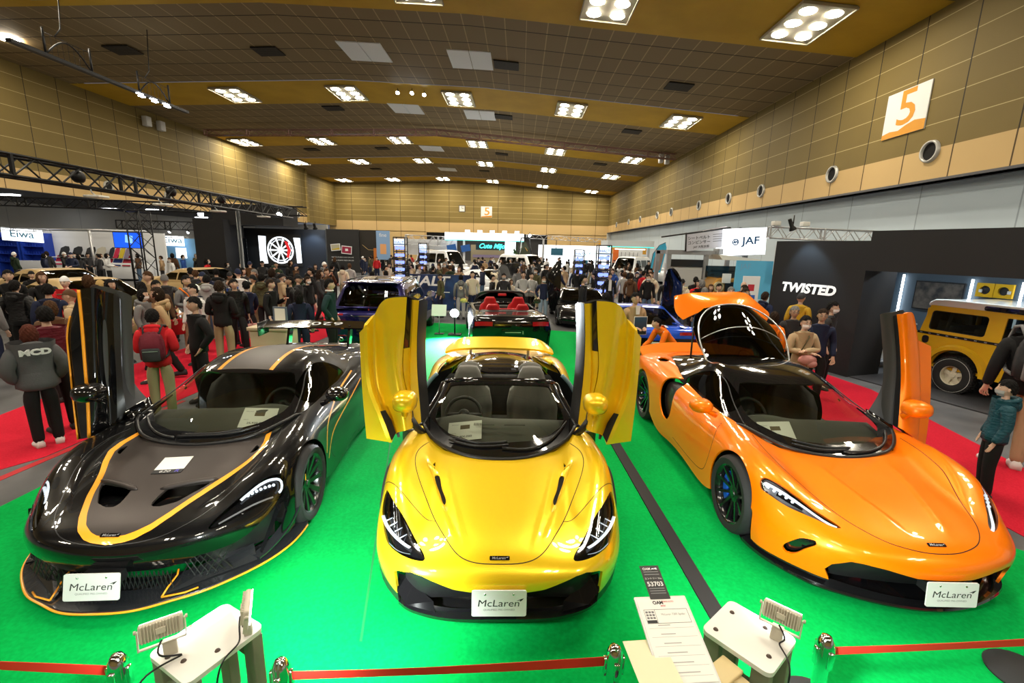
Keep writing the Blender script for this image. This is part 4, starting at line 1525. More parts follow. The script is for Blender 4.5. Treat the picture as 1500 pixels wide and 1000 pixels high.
 Skin.from_grid(dk).build('luggage_deck', M_CABIN, root, thick=.02)
 # ducktail
 dt = net_surface([[(-.86,4.14,.83),(-.5,4.30,.86),(0,4.34,.87),(.5,4.30,.86),(.86,4.14,.83)],[(-.88,4.34,.93),(-.5,4.5,.965),(0,4.55,.975),(.5,4.5,.965),(.88,4.34,.93)]], 8,30, False)
 Skin.from_grid(dt).build('tail_lip', M_ORG, root, thick=.02)
 return root

def rest_on(root, part, x, y, w, h, rz, lift=.002):
 """world matrix for a sheet lying on a part of a car: height and tilt read from the part itself"""
 o = [c for c in root.children if c.name.split('.')[0] == part][0]
 b = BVHTree.FromPolygons([v.co.copy() for v in o.data.vertices],[tuple(p.vertices) for p in o.data.polygons])
 R = MR(rz, 4, 'Z')
 P = []
 for (a, c) in ((0,0),(-w / 2,-h / 2),(w / 2,-h / 2),(w / 2, h / 2),(-w / 2, h / 2),(0, h / 2),(0,-h / 2)):
  q = R @ Vector((a, c, 0))
  hit = b.ray_cast(Vector((x + q.x, y + q.y, 2)), Vector((0,0,-1)))[0]
  if hit is not None:
   P.append((q, hit.z))
 # least steep plane over the touched points, lifted to clear the highest
 A = np.array([[q.x, q.y, 1] for q, z in P])
 zz = np.array([z for q, z in P])
 s = np.linalg.lstsq(A, zz, rcond=None)[0]
 lift += float((zz - A @ s).max())
 up = Vector((-s[0], -s[1], 1)).normalized()
 right = R @ Vector((1,0,0))
 right = (right - up * right.dot(up)).normalized()
 M = facing((x, y, s[2] + lift), right, up.cross(right))
 return MT(root.location) @ MR(root.rotation_euler.z, 4, 'Z') @ M

def cards(yel, blk, org):
 price_card('white price sheet on the dashboard of the yellow spider', rest_on(yel, 'dashboard', -.31,1.40,.30,.22,.02), '32,800,000', .30,.23)
 price_card('white price sheet on the dashboard of the black coupe', rest_on(blk, 'dashboard', .36,1.50,.30,.24,.15), '25,920,000', .29,.26)
 price_card('white price sheet on the dashboard of the orange coupe', rest_on(org, 'dashboard', -.39,1.38,.30,.24,-.16), '14,800,000', .28,.26)
 bon = [c for c in blk.children if c.name.startswith('bonnet')][0]
 ctr = [c for c in bon.children if c.name.startswith('bonnet_centre')][0]
 ctr.parent = blk
 M = rest_on(blk, 'bonnet_centre', .0,.84,.21,.20,.08,.0025)
 ctr.parent = bon
 o = MB().prism([(-.105,-.055),(.105,-.055),(.105,.10),(-.105,.10)], -.001,.001, 'z', M=M).build('model_card', M_PAPER)
 tag(o, 'white sheet with a dark lettered strip on the black bonnet', 'card')
 MB().prism([(-.105,-.10),(.105,-.10),(.105,-.056),(-.105,-.056)], -.001,.001, 'z', M=M).build('model_strip', M_INK, o)
 text('model_lettering', '620', o, M @ MT((-.02,-.078,.0016)), M_PLATE, .040, sx=1.3, shear=.15)
 text('model_letter', 'R', o, M @ MT((.065,-.078,.0016)), mat('violet ink', (.08,.06,.45), .5), .042, sx=1.3, shear=.15, bold=.0008)
# ------------------------------------------------------------------ the cars further back
def body_net(L, W, hood, belt, deck, sill=.20, nose=.52, y_cowl=1.3, y_deck=3.6, tail=.75, nose_r=.35, tail_r=.25, shoulder=.05):
 h = W / 2
 def row(y, zt, k=1.0, zs=None, bow=0.0, low=None):
  """one transverse section: flat-ish top at zt rolling into the side"""
  zs = zt - shoulder if zs is None else zs
  lo = sill if low is None else low
  m = (zs + lo) / 2
  xs = [0,.5 * h * k, .80 * h * k, .93 * h * k, h * k, .985 * h * k, .93 * h * k]
  zz = [zt, zt, zt - .01, zs, m + .06,(m + lo) / 2, lo]
  ys = [y + bow * (x / h) ** 2 for x in xs]
  return [(a, b, c) for a, b, c in zip(xs, ys, zz)]
 fl = lambda y, z, k, bow: [(x * k * h, y + bow * (x * k) ** 2, z) for x in (0,.5,.8,.93,1.0,.985,.93)]
 R = [fl(.06, sill, .92, nose_r), fl(.0,(sill + nose) / 2,.95, nose_r)]
 r = row(.05, nose, .95, nose - .03, nose_r)
 R.append(r)
 R.append(row(.35, nose + .6 * (hood - nose), .97, None, nose_r * .5))
 R.append(row(.8, hood - .03,1.0))
 R.append(row(y_cowl, hood + .04,1.0, belt - .06))
 R.append(row((y_cowl + y_deck) / 2, belt, .99, belt - .05))
 R.append(row(y_deck, (belt + deck) / 2 + .02,1.0, belt - .05))
 R.append(row(L - .35, deck, .98, deck - .06,-tail_r * .4))
 R.append(row(L - .06, deck - .03,.95, deck - .08,-tail_r))
 R.append(fl(L, (sill + deck) / 2 + .05,.95,-tail_r))
 R.append(fl(L - .08, sill + .02,.92,-tail_r))
 return np.array(R)

def house_net(W, belt, H, y0, y1, y2, y3, in_top=.72, base=.86):
 """cabin: y0 cowl, y1 windscreen top, y2 roof rear, y3 rear glass foot"""
 h = W / 2
 z = lambda t: belt + (H - belt) * t
 def row(yc, ys, t, kt, crown=.03):
  zc = z(t)
  rail = kt * h
  return [(0, yc, zc + crown),(.55 * rail, yc + .02, zc + crown * .75),(rail * .93, yc + (ys - yc) * .7, zc),(rail, ys, zc - .05 * t),((rail + base * h) / 2 + .03, ys + .01,(zc + belt) / 2),(base * h + .03, ys + .02, belt - .02)]
 rows = [row(y0, y0 + .18,.02, base, .02), row(y0 + .5 * (y1 - y0), y0 + .5 * (y1 - y0) + .15,.52,(base + in_top) / 2), row(y1, y1 + .10,.93, in_top),
   row(y1 + .35 * (y2 - y1), y1 + .35 * (y2 - y1), 1.0, in_top), row(y1 + .75 * (y2 - y1), y1 + .75 * (y2 - y1), .99, in_top), row(y2, y2 - .08,.93, in_top),
   row(y2 + .5 * (y3 - y2), y2 + .5 * (y3 - y2) - .12,.50,(base + in_top) / 2), row(y3, y3 - .15,.03, base, .02)]
 return np.array(rows)

def simple_car(name, label, cat, loc, yaw, pm, L=4.7, W=1.85, H=1.45, hood=.85, belt=.95, deck=1.0, sill=.22, nose=.6, y_cowl=1.25, y1=2.0, y2=3.4, y3=4.1, axles=(.9,3.65), wr=.33, rimm=None, style='five', roof=True, roofm=None, glassm=None, windows=(), group=None, trimm=None, tail=True, tail_r=.2, nose_r=.35, interior=True, house=None):
 root = thing(name, label, cat, (loc[0], loc[1], 0), yaw, group)
 N = body_net(L, W, hood, belt, deck, sill, nose, y_cowl, y3, tail_r=tail_r, nose_r=nose_r)
 half = Skin.from_grid(net_surface(N, 80,36))
 surf = half.mirrored().bvh()
 for s in axles:
  _, half = half.cut(arch_field(s, wr + .05, wr, W / 2 * .6))
 gm = glassm or M_SIDEG
 h = W / 2
 cab = sym([(0, y_cowl + .02),(.5 * h, y_cowl + .07),(.80 * h, y_cowl + .25),(.80 * h, y3 - .25),(.5 * h, y3 - .04),(0, y3 - .02)])
 cab_cond = lambda V: V[:, 2] > belt - .22
 _, half = half.cut(region(cab, (0,1), cond=cab_cond))
 body = half.plus(half.flipped()).build('body_shell', pm, root, thick=.02)
 if roof:
  g = Skin.from_grid(net_surface(house if house is not None else house_net(W, belt, H, y_cowl, y1, y2, y3), 60,30))
  ws, g = g.cut(lambda V: np.maximum.reduce([V[:, 1] - (y1 - .02 + .12 * (np.abs(V[:, 0]) / h) ** 2), np.abs(V[:, 0]) - (.80 - .16 * np.clip((V[:, 1] - y_cowl) / (y1 - y_cowl), 0,1)) * h, belt + .02 - V[:, 2]]))
  rw, g = g.cut(lambda V: np.maximum.reduce([(y2 + .10) - V[:, 1], np.abs(V[:, 0]) - (.62 + .14 * np.clip((V[:, 1] - y2) / max(y3 - y2,.05), 0,1)) * h, belt + .05 - V[:, 2]]))
  wins = []
  for (a, b, zt, zb, sl0, sl1) in windows:
   poly = [(a, zb),(a + sl0, zt),(b + sl1, zt),(b, zb)]
   f = poly_sdf(poly)
   w, g = g.cut(lambda V: np.where(np.abs(V[:, 0]) > .55 * h, f(V[:, [1,2]]) , .05))
   wins.append(w)
  rf = g.plus(g.flipped()).build('roof', roofm or pm, root, thick=.02)
  ws.plus(ws.flipped()).build('windscreen', gm, root)
  rw.plus(rw.flipped()).build('rear_window', gm, root)
  for w in wins:
   w.build('side_window', gm, root)
   w.flipped().build('side_window', gm, root)
 for s in axles:
  for sg in (-1,1):
   make_wheel(root, sg * (h - .125), s, wr, .23, sg, style, rimm or M_RIMG, None)
   arch_liner(root, sg * (h - .36), sg * (h - .05), s, wr + .02)
 if interior:
  fl = MB().box((0,(y_cowl + y3) / 2, sill + .08),(W * .8, y3 - y_cowl, .05))
  fl.box((0, y_cowl + .35, belt - .16),(W * .76,.35,.2))
  fl.build('cabin_floor', M_CABIN, root)
 MB().box((0, L / 2, sill),(W * .8, L - 1.0,.03)).build('undertray', M_TRIM, root)
 return root, surf, body

def lamp_strip(root, surf, pts, axes, direction, start, w, m, name, lift=.006):
 hits = on_surface(surf, curve_pts(pts, 24), direction, axes, start, lift=lift)
 return ribbon(name, hits, w, m, root, thick=.006)

def background_cars():
 purple = paint('midnight violet blue paint', (.014,.012,.10), .5,.25)
 # large dark SUV, tail to the camera: its own frame runs nose away, so the root is turned round
 r, s, b = simple_car('suv', 'dark violet-blue luxury SUV seen from behind, parked behind the black racing coupe', 'car', (-3.55,14.8), PI + .05, purple, L=5.0, W=1.98, H=1.66, hood=1.0, belt=1.06, deck=1.02, sill=.26, nose=.78, y_cowl=1.45, y1=2.2, y2=4.35, y3=4.86, axles=(.95,3.9), wr=.38, rimm=M_RIMG, style='twin',
      windows=((2.05,3.0,1.50,1.12,.22,0),(3.06,3.95,1.50,1.12,0,0),(4.0,4.55,1.48,1.14,0,-.22)), tail_r=.12)
 r.scale = (.94,.94,.93)
 r.location.y -= .28
 MB().box((0,4.42,1.66),(1.30,.34,.03), bev=.012).build('roof_spoiler', purple, r)
 MB().prism([(-.04,0),(.04,0),(.0,.09)], 3.9,4.08, 'y', M=MT((0,0,1.66))).build('aerial_fin', M_GLOSSB, r)
 for sg in (-1,1):
  lamp_strip(r, s, [(sg * .56,.93),(sg * .74,.925),(sg * .90,.90)], (0,2),(0,-1,0), 7,.05, M_RED, 'tail_lamp')
  lamp_strip(r, s, [(sg * .50,.42),(sg * .72,.42)], (0,2),(0,-1,0), 7,.02, M_RED, 'reflector')
  MB().lathe([(.03,0),(.055,0),(.055,.06),(.03,.06)], 16, M=MT((sg * .62,4.94,.34)) @ MR(-PI / 2,4, 'X')).build('exhaust_tip', M_CHROME, r)
  mirror_part(r, (sg * 1.08,1.95,1.16), sg, M_GLOSSB, (.24,.18,.17), stalk=(sg * .92,1.98,1.08))
  MB().tube([(sg * .70,2.3,1.675),(sg * .71,3.2,1.70),(sg * .70,4.1,1.66)], .02,6).build('roof_rail', M_TRIM, r)
 lamp_strip(r, s, [(-.46,.90),(0,.905),(.46,.90)], (0,2),(0,-1,0), 7,.02, M_CHROME, 'tailgate_trim')
 MB().prism(rect(.50,.12,.01), 5.0,5.02, 'y', M=MT((0,-.02,.60))).build('number_plate', M_GLOSSB, r)
 MB().bar((.1,4.86,1.13),(.55,4.80,1.16), .010,6).build('rear_wiper', M_TRIM, r)

 # open tourer with red seats
 r, s, b = simple_car('convertible', 'black open tourer with red leather seats, tail towards the yellow spider', 'car', (-.74,14.5), PI + .14, M_BLK, L=4.75, W=1.95, H=1.3, hood=.86, belt=.92, deck=.97, sill=.2, nose=.62, y_cowl=1.5, y1=2.2, y2=3.2, y3=3.75, axles=(.95,3.75), wr=.36, rimm=M_RIMG, style='twin', roof=False, tail_r=.22)
 r.scale = (.96,.96,.94)
 r.location.y -= .15
 redl = bump(mat('red leather', (.50,.018,.022), .45), 120,.15,.002)
 for x in (-.38,.38):
  for ys in (2.55,3.25):
   st = seat_part(r, x, -ys, .42, redl) if False else None
  # seats face the nose; the backs are seen from behind
  seat_part(r, x, 2.62,.46, redl)
  seat_part(r, x, 3.42,.36, redl)
 fr = [(-.74,1.62,.95),(-.66,1.95,1.15),(-.56,2.18,1.27),(-.3,2.24,1.31),(0,2.26,1.32),(.3,2.24,1.31),(.56,2.18,1.27),(.66,1.95,1.15),(.74,1.62,.95)]
 fp = curve_pts(fr, 50)
 MB().tube([tuple(p) for p in fp], .035,8).build('windscreen_frame', M_TRIM, r)
 gl = net_surface([[(-.74,1.62,.93),(-.3,1.46,.93),(.3,1.46,.93),(.74,1.62,.93)],[(-.65,1.95,1.13),(-.3,1.86,1.14),(.3,1.86,1.14),(.65,1.95,1.13)],[(-.56,2.18,1.27),(-.25,2.24,1.30),(.25,2.24,1.30),(.56,2.18,1.27)]], 16,20, False)
 Skin.from_grid(gl).build('windscreen', M_WS, r)
 MB().box((0,3.72,.93),(1.36,.30,.10), bev=.04).build('hood_cover', M_TRIM, r)
 MB().box((0,3.50,.985),(.5,.05,.02), bev=.008).build('cover_trim', redl, r)
 steering(r, .38,1.95,.92)
 MB().box((0,2.24,1.22),(.24,.04,.08), bev=.02).build('rear_view_mirror', redl, r)
 for sg in (-1,1):
  lamp_strip(r, s, [(sg * .46,.79),(sg * .66,.79),(sg * .86,.77)], (0,2),(0,-1,0), 7,.10, M_RED, 'tail_lamp')
  mirror_part(r, (sg * 1.06,1.85,1.0), sg, M_GLOSSB, (.22,.16,.14), stalk=(sg * .9,1.88,.92))
  MB().lathe([(.02,0),(.07,0),(.07,.05),(.02,.05)], 16, M=MT((sg * .60,4.62,.32)) @ MR(-PI / 2,4, 'X')).build('exhaust_tip', M_GLOSSB, r)
 lamp_strip(r, s, [(-.40,.84),(0,.845),(.40,.84)], (0,2),(0,-1,0), 7,.012, M_CHROME, 'boot_trim')
 p = MB().prism(rect(.52,.13,.01), 4.74,4.775, 'y', M=MT((0,0,.60))).build('number_plate', M_GLOSSB, r)
 MB().prism(rect(.36,.018), 4.776,4.779, 'y', M=MT((0,0,.605))).build('plate_line', M_BADGE, p)
 MB().prism(rect(.015,.07), 4.776,4.779, 'y', M=MT((-.23,0,.60))).build('plate_mark', M_BADGE, p)

 # black supercar with its wing door up
 r, s, b = simple_car('supercar', 'glossy black supercar with wing door raised, right of the open tourer', 'car', (2.12,13.55), .02, M_BLK, L=4.5, W=1.95, H=1.16, hood=.72, belt=.82, deck=.92, sill=.16, nose=.42, y_cowl=1.1, y1=2.0, y2=2.8, y3=3.9, axles=(1.0,3.6), wr=.34, rimm=M_RIMB, style='ten', windows=((1.6,2.6,1.06,.86,.4,-.1),))
 for sg in (-1,1):
  lamp_strip(r, s, [(sg * .56,.74),(sg * .74,.74),(sg * .86,.72)], (0,2),(0,-1,0), 7,.03, M_RED, 'tail_lamp')
 dn = net_surface([
  [(1.12,1.95,.45),(.98,1.9,.42),(.86,1.86,.50)],
  [(1.22,2.0,1.05),(1.02,1.9,1.08),(.80,1.84,1.10)],
  [(1.22,2.05,1.35),(1.04,1.92,1.4),(.80,1.86,1.42)],
  [(1.18,2.1,1.72),(1.0,1.98,1.80),(.80,1.92,1.80)],
  [(.98,2.15,2.02),(.90,2.05,2.10),(.82,2.0,2.06)]], 40,20, False)
 r.scale = (.92,.92,.92)
 for sg in (-1,):
  d2 = dn.copy()
  d2[:, :, 0] *= sg
  d2[:, :, 1] -= .45
  dd = Skin.from_grid(d2, flip=True).build('door', M_BLK, r, thick=.05)
  d3 = d2.copy()
  d3[:, :, 1] += .10
  d3[:, :, 2] = .82 + (d3[:, :, 2] - .82) * .97
  Skin.from_grid(d3).build('door_inner_panel', M_TRIM, dd, thick=.02)

 # blue supercar with a white stripe
 blue = paint('bright blue paint', (.0,.075,.62), .1,.3)
 r, s, b = simple_car('supercar', 'bright blue supercar with a white centre stripe, behind the right yellow door', 'car', (2.95,13.35), PI - .03, blue, L=4.5, W=1.92, H=1.16, hood=.70, belt=.82, deck=.93, sill=.16, nose=.42, y_cowl=1.1, y1=2.0, y2=2.7, y3=3.9, axles=(1.0,3.6), wr=.34, rimm=M_RIMB, style='five', windows=((1.6,2.6,1.06,.86,.4,-.1),), tail_r=.14)
 for sg in (-1,1):
  lamp_strip(r, s, [(sg * .50,.80),(sg * .70,.80),(sg * .88,.79)], (0,2),(0,-1,0), 7,.07, M_RED, 'tail_lamp')
  MB().lathe([(.04,0),(.06,0),(.06,.08),(.04,.08)], 18, M=MT((sg * .42,4.46,.50)) @ MR(-PI / 2,4, 'X')).build('exhaust_tip', M_BADGE, r)
  hits = on_surface(s, curve_pts([(sg * .62,3.6),(sg * .60,4.0),(sg * .56,4.38)], 14),(0,0,-1),(0,1), 3, lift=.01)
  ribbon('deck_rib', hits, .09, blue, r, thick=.03)
 hits = on_surface(s, [(.0, y) for y in np.linspace(3.85,4.40,14)], (0,0,-1),(0,1), 3, lift=.003)
 ribbon('white_stripe', hits, .52, M_PLATE, r, thick=.004)
 r.scale = (.94,.94,.94)
 bm_ = MB().prism([(-.86,.46),(.86,.46),(.90,.70),(-.90,.70)], 4.44,4.50, 'y').build('rear_panel', M_GLOSSB, r)
 MB().prism([(-.80,.16),(.80,.16),(.92,.44),(-.92,.44)], 4.38,4.50, 'y').build('rear_diffuser', M_TRIM, r)
 p = MB().prism(rect(.36,.10,.01), 4.505,4.52, 'y', M=MT((0,0,.60))).build('number_plate', M_GLOSSB, r)
 MB().prism(rect(.24,.04), 4.521,4.524, 'y', M=MT((0,0,.60))).build('plate_line', M_PLATE, p)
 dn2 = dn.copy()
 dn2[:, :, 0] *= -1
 dd = Skin.from_grid(dn2, flip=True).build('door', M_BLK, r, thick=.05)

 # three sand coloured cars on the left stand
 sand = paint('satin sand wrap', (.52,.37,.18), .2,.45,0,.3)
 for k, (x, y, yaw, lb) in enumerate([(-12.6,13.9,1.27, 'satin sand low saloon nearest the left frame edge, behind the crowd'),(-8.7,10.7,1.27, 'satin sand coupe in the middle of three behind the left crowd'),(-9.3,16.2,1.30, 'satin sand saloon with white front wings, right of the sand coupes')]):
  r, s, b = simple_car('car', lb, 'car', (x, y), yaw, sand, L=4.7, W=1.88, H=1.36, hood=.84, belt=.92, deck=1.0, y_cowl=1.3, y1=2.1, y2=3.0, y3=4.1, wr=.34, rimm=M_RIMB, style='twin', windows=((1.95,2.75,1.24,.98,.32,0),(2.81,3.55,1.22,.98,0,-.3)), group='sand coloured cars on the left stand', roofm=sand)
  for sg in (-1,1):
   mirror_part(r, (sg * 1.02,1.9,1.0), sg, sand, (.2,.16,.13), stalk=(sg * .86,1.95,.94))
   lamp_strip(r, s, [(sg * .5,.08),(sg * .66,.16),(sg * .8,.3)], (0,1),(0,0,-1), 3,.08, M_DRL, 'headlamp')

 # white vans far back
 wv = paint('white van paint', (.78,.80,.82), 0,.35)
 for (x, y, yaw, lb, H) in [(-3.6,31.5,.9, 'white high-roof van before the teal script sign', 2.05),(1.9,33,.75, 'white minivan beside the green tree lamp stand', 1.85),(6.6,31,-.6, 'white van under the right white canopy', 1.9),(10.4,33,-.9, 'white and grey hatchback beyond the right canopy', 1.6)]:
  r, s, b = simple_car('van', lb, 'van', (x, y), yaw, wv, L=4.8, W=1.85, H=H, hood=1.05, belt=1.12, deck=1.1, nose=.8, y_cowl=.75, y1=1.35, y2=4.3, y3=4.7, axles=(.8,3.6), wr=.34, windows=((1.2,2.2, H - .2,1.2,.3,0),(2.3,3.4, H - .2,1.2,0,0),(3.5,4.3, H - .2,1.2,0,-.1)), tail_r=.08, nose_r=.2, rimm=M_RIMG)
  for sg in (-1,1):
   lamp_strip(r, s, [(sg * .55,.12),(sg * .72,.2),(sg * .84,.32)], (0,1),(0,0,-1), 3,.12, M_DRL, 'headlamp')
 tan = paint('lime and black bonnet paint', (.40,.42,.05), 0,.4)
 r, s, b = simple_car('car', 'small silver hatchback glimpsed over the heads beside the dark poster booth', 'car', (-12.4,28.5), 1.2, mat('silver paint', (.55,.58,.60), .3,.6, coat=.6), L=4.2, W=1.75, H=1.55, hood=.95, belt=1.0, deck=1.05, nose=.7, y_cowl=1.0, y1=1.7, y2=3.5, y3=4.0, axles=(.8,3.3), windows=((1.6,2.5,1.42,1.06,.3,0),(2.55,3.4,1.42,1.06,0,-.15)))
 r, s, b = simple_car('car', 'white sports car with raised black bonnet in the middle crowd', 'car', (.2,20.6), .9, wv, L=4.3, W=1.8, H=1.3, hood=.85, belt=.92, deck=.95, y_cowl=1.3, y1=2.0, y2=2.8, y3=3.8, windows=((1.9,2.7,1.2,.98,.3,-.1),))
 bn = net_surface([[(-.7,1.15,.95),(0,1.12,.97),(.7,1.15,.95)],[(-.72,.95,1.3),(0,.9,1.34),(.72,.95,1.3)],[(-.6,.75,1.62),(0,.68,1.68),(.6,.75,1.62)]], 12,16, False)
 Skin.from_grid(bn).build('raised_bonnet', M_BLK, r, thick=.03)

DEF_LOC, DEF_YAW = (7.69,8.8,0), -1.35

def off_roader():
 """boxy three-door four by four, nose to the right along the stand"""
 yel = paint('mustard yellow paint', (.62,.36,.012), 0,.3)
 wht = paint('white roof paint', (.78,.78,.75), 0,.35)
 root = thing('off_roader', 'mustard yellow boxy off-road wagon with white roof on black stand', 'car', DEF_LOC, DEF_YAW)
 # own frame: x along the car (tail at 0, nose at +), y away from the camera, z up
 S = .77
 root.scale = (S, S, S)
 W = 1.75
 def side(poly, y0, y1, name, m, par=None, bev=0):
  return MB().prism(poly, y0, y1, 'y').build(name, m, par or root)
 prof = [(0,.62),(.06,.50),(.42,.50)]
 n = 18
 prof += [(1.0 + .52 * COS(PI - PI * k / n), .50 + .50 * SIN(PI * k / n)) for k in range(1, n)]
 prof += [(1.58,.50),(2.62,.50)]
 prof += [(3.35 + .52 * COS(PI - PI * k / n), .50 + .50 * SIN(PI * k / n)) for k in range(0, n + 1)]
 prof += [(4.05,.50),(4.10,.95),(4.05,1.22),(3.0,1.30),(2.75,1.32),(0,1.30)]
 tub = MB()
 tub.prism(prof, 0,.05, 'y')
 tub.prism(prof, W - .05, W, 'y')
 tub.box((.03, W / 2,.95),(.06, W, .72))
 tub.box((2.05, W / 2,.55),(4.0, W - .06,.06))
 tub.box((3.45, W / 2,1.22),(1.2, W - .02,.05))
 tub.box((4.06, W / 2,.85),(.06, W, .7))
 body = tub.build('body_shell', yel, root)
 # cabin sides with glazed openings
 def pane(a, b, z0, z1, r=.07):
  pts = []
  for cx, cy, a0 in ((b - r, z0 + r, -PI / 2),(b - r, z1 - r, 0),(a + r, z1 - r, PI / 2),(a + r, z0 + r, PI)):
   for k in range(5):
    t = a0 + PI / 2 * k / 4
    pts.append((cx + r * COS(t), cy + r * SIN(t)))
  return pts
 shell = [(.10,1.30),(.20,1.98),(2.55,1.98),(2.98,1.32)]
 for y, sg in ((0.02,-1),(W - .02,1)):
  sk = []
  xs, zs = np.linspace(.1,2.98,120), np.linspace(1.30,1.98,40)
  G = np.stack(np.meshgrid(xs, zs, indexing='ij'), -1)
  V3 = np.stack([G[..., 0], np.full(G.shape[:2], y) + (.07 * (G[..., 1] - 1.3) / .68) * (-sg), G[..., 1]], -1)
  q = Skin.from_grid(V3, flip=(sg > 0))
  q, _ = q.cut(region(shell, (0,2)))
  g1, q = q.cut(region(pane(.27,1.42,1.40,1.86),(0,2)))
  g2, q = q.cut(region([(1.72,1.40),(1.72,1.88),(2.45,1.88),(2.72,1.40)], (0,2)))
  q.build('cabin_side', yel, root, thick=.03)
  for g in (g1, g2):
   g.build('side_window', M_SIDEG, root)
  MB().tube([(a, y - .004 - .05 * (c - 1.3) * 0 + (.07 * (c - 1.3) / .68) * (-sg), c) for a, c in pane(.27,1.42,1.40,1.86)], .016,6, closed=True).build('window_rubber', M_TRIM, root)
 MB().box((.14, W / 2,1.6),(.05, W - .2,.6)).build('tail_door', yel, root)
 rf = MB()
 R = [(.12,1.96),(.14,2.06),(.26,2.13),(.5,2.15),(2.3,2.15),(2.5,2.10),(2.6,1.98)]
 rf.prism(R, .06, W - .06, 'y', smooth=False)
 ro = rf.build('roof', wht, root)
 md = ro.modifiers.new('soft edges', 'BEVEL')
 md.width = .04
 md.segments = 3
 MB().prism(pane(1.28,2.35,1.99,2.09,.045), .045,.07, 'y').build('alpine_window', M_GLOSSB, root)
 MB().prism([(.06,1.28),(2.75,1.28),(2.75,1.335),(.06,1.335)], -.012,.01, 'y').build('belt_strip', M_TRIM, root)
 rv = MB()
 for k in range(14):
  rv.box((.15 + .19 * k, -.014,1.305),(.05,.006,.02))
 rv.build('strip_rivet', M_BADGE, root)
 for (c, w) in ((1.0,.56),(3.35,.56)):
  pts = []
  fl = MB()
  vs, fs = [],[]
  for k in range(25):
   a = PI * k / 24
   for (rr, yy) in ((.52,-.005),(.52,-.09),(.60,-.085),(.645,-.0)):
    vs.append((c - rr * 1.02 * COS(a), yy, .50 + rr * SIN(a)))
  for k in range(24):
   for j in range(3):
    fs.append((4 * k + j, 4 * k + j + 1,4 * k + 5 + j, 4 * k + 4 + j))
  fl.add(vs, fs, 0, True)
  fl.build('wheel_arch_flare', yel, root, sharp=50)
 for c in (1.0,3.35):
  for (y, sd) in ((.06,-1),(W - .06,1)):
   M = MT((c, y, .42)) @ MR(PI / 2 * (1 if sd < 0 else -1), 4, 'X')
   t = MB().lathe([(.225,-.12),(.25,-.135),(.37,-.13),(.42,-.10),(.425,0),(.42,.10),(.37,.13),(.25,.135),(.225,.12)], 40, M=M)
   for k in range(36):
    a = 2 * PI * k / 36
    for hz in (-.07,.07):
     t.box((0,0,0),(.03,.045,.09), M=M @ MR(a, 4, 'Z') @ MT((.424,0, hz)) @ MR(.35 * (1 if hz > 0 else -1), 4, 'X'))
   wh = t.build('wheel', M_RUB, root, sharp=45)
   rm = MB().lathe([(.215,-.1),(.215,.11),(.235,.12),(.24,.10)], 36, M=M)
   rm.lathe([(0,.07),(.05,.07),(.06,.05),(.10,.045)], 24, M=M)
   cream = mat('cream wheel enamel', (.62,.58,.46), .4)
   for k in range(5):
    a0 = 2 * PI * k / 5 + .3
    vs = []
    for hh in (0,-.03):
     for (rad, da, hz) in ((.085,-.42,.05),(.085,.42,.05),(.218,.26,.035),(.218,-.26,.035)):
      vs.append((rad * COS(a0 + da), rad * SIN(a0 + da), hz + hh))
    rm.add(vs, [(0,1,2,3),(7,6,5,4),(0,4,5,1),(1,5,6,2),(2,6,7,3),(3,7,4,0)], M=M)
   rm.lathe([(0,.0),(.215,.0)], 24, M=M, mi=1)
   rm.build('wheel_rim', [cream, M_TRIM], wh, sharp=40)
   wl = MB().lathe([(.385,.1325),(.392,.131)], 40, M=M)
   wl.build('tyre_lettering', M_PLATE, wh)
 MB().box((1.69,-.004,.95),(.012,.01,.66)).build('door_gap', M_SEAM, root)
 MB().box((1.88,-.02,1.12),(.16,.03,.03), bev=.01).build('door_handle', M_TRIM, root)
 lp = MB().prism(pane(.20,.34,1.06,1.24,.06), -.02,.01, 'y').build('fuel_flap', M_TRIM, root)
 for (z, m) in ((.84, M_RED),(.72, M_STRIPE)):
  MB().lathe([(0,.03),(.04,.028),(.045,0)], 16, M=MT((.0,.16, z)) @ MR(-PI / 2,4, 'Y')).build('tail_lamp', m, root)
 for x in (.55,1.05):
  mb = MB().box((x, .9,1.25),(.10,1.2,.55), bev=.05)
  mb.build('seat', mat('cream seat hide', (.45,.40,.28), .6), root)
 MB().tube([(.86,.2,1.30),(.90,.2,1.44),(1.1,.2,1.46),(1.16,.2,1.32)], .02,8).build('grab_bar', mat('cream seat hide', (.45,.40,.28), .6), root)
 MB().box((2.0, W / 2,.72),(3.6, W - .3,.3)).build('cabin_floor', M_TRIM, root)
 return root
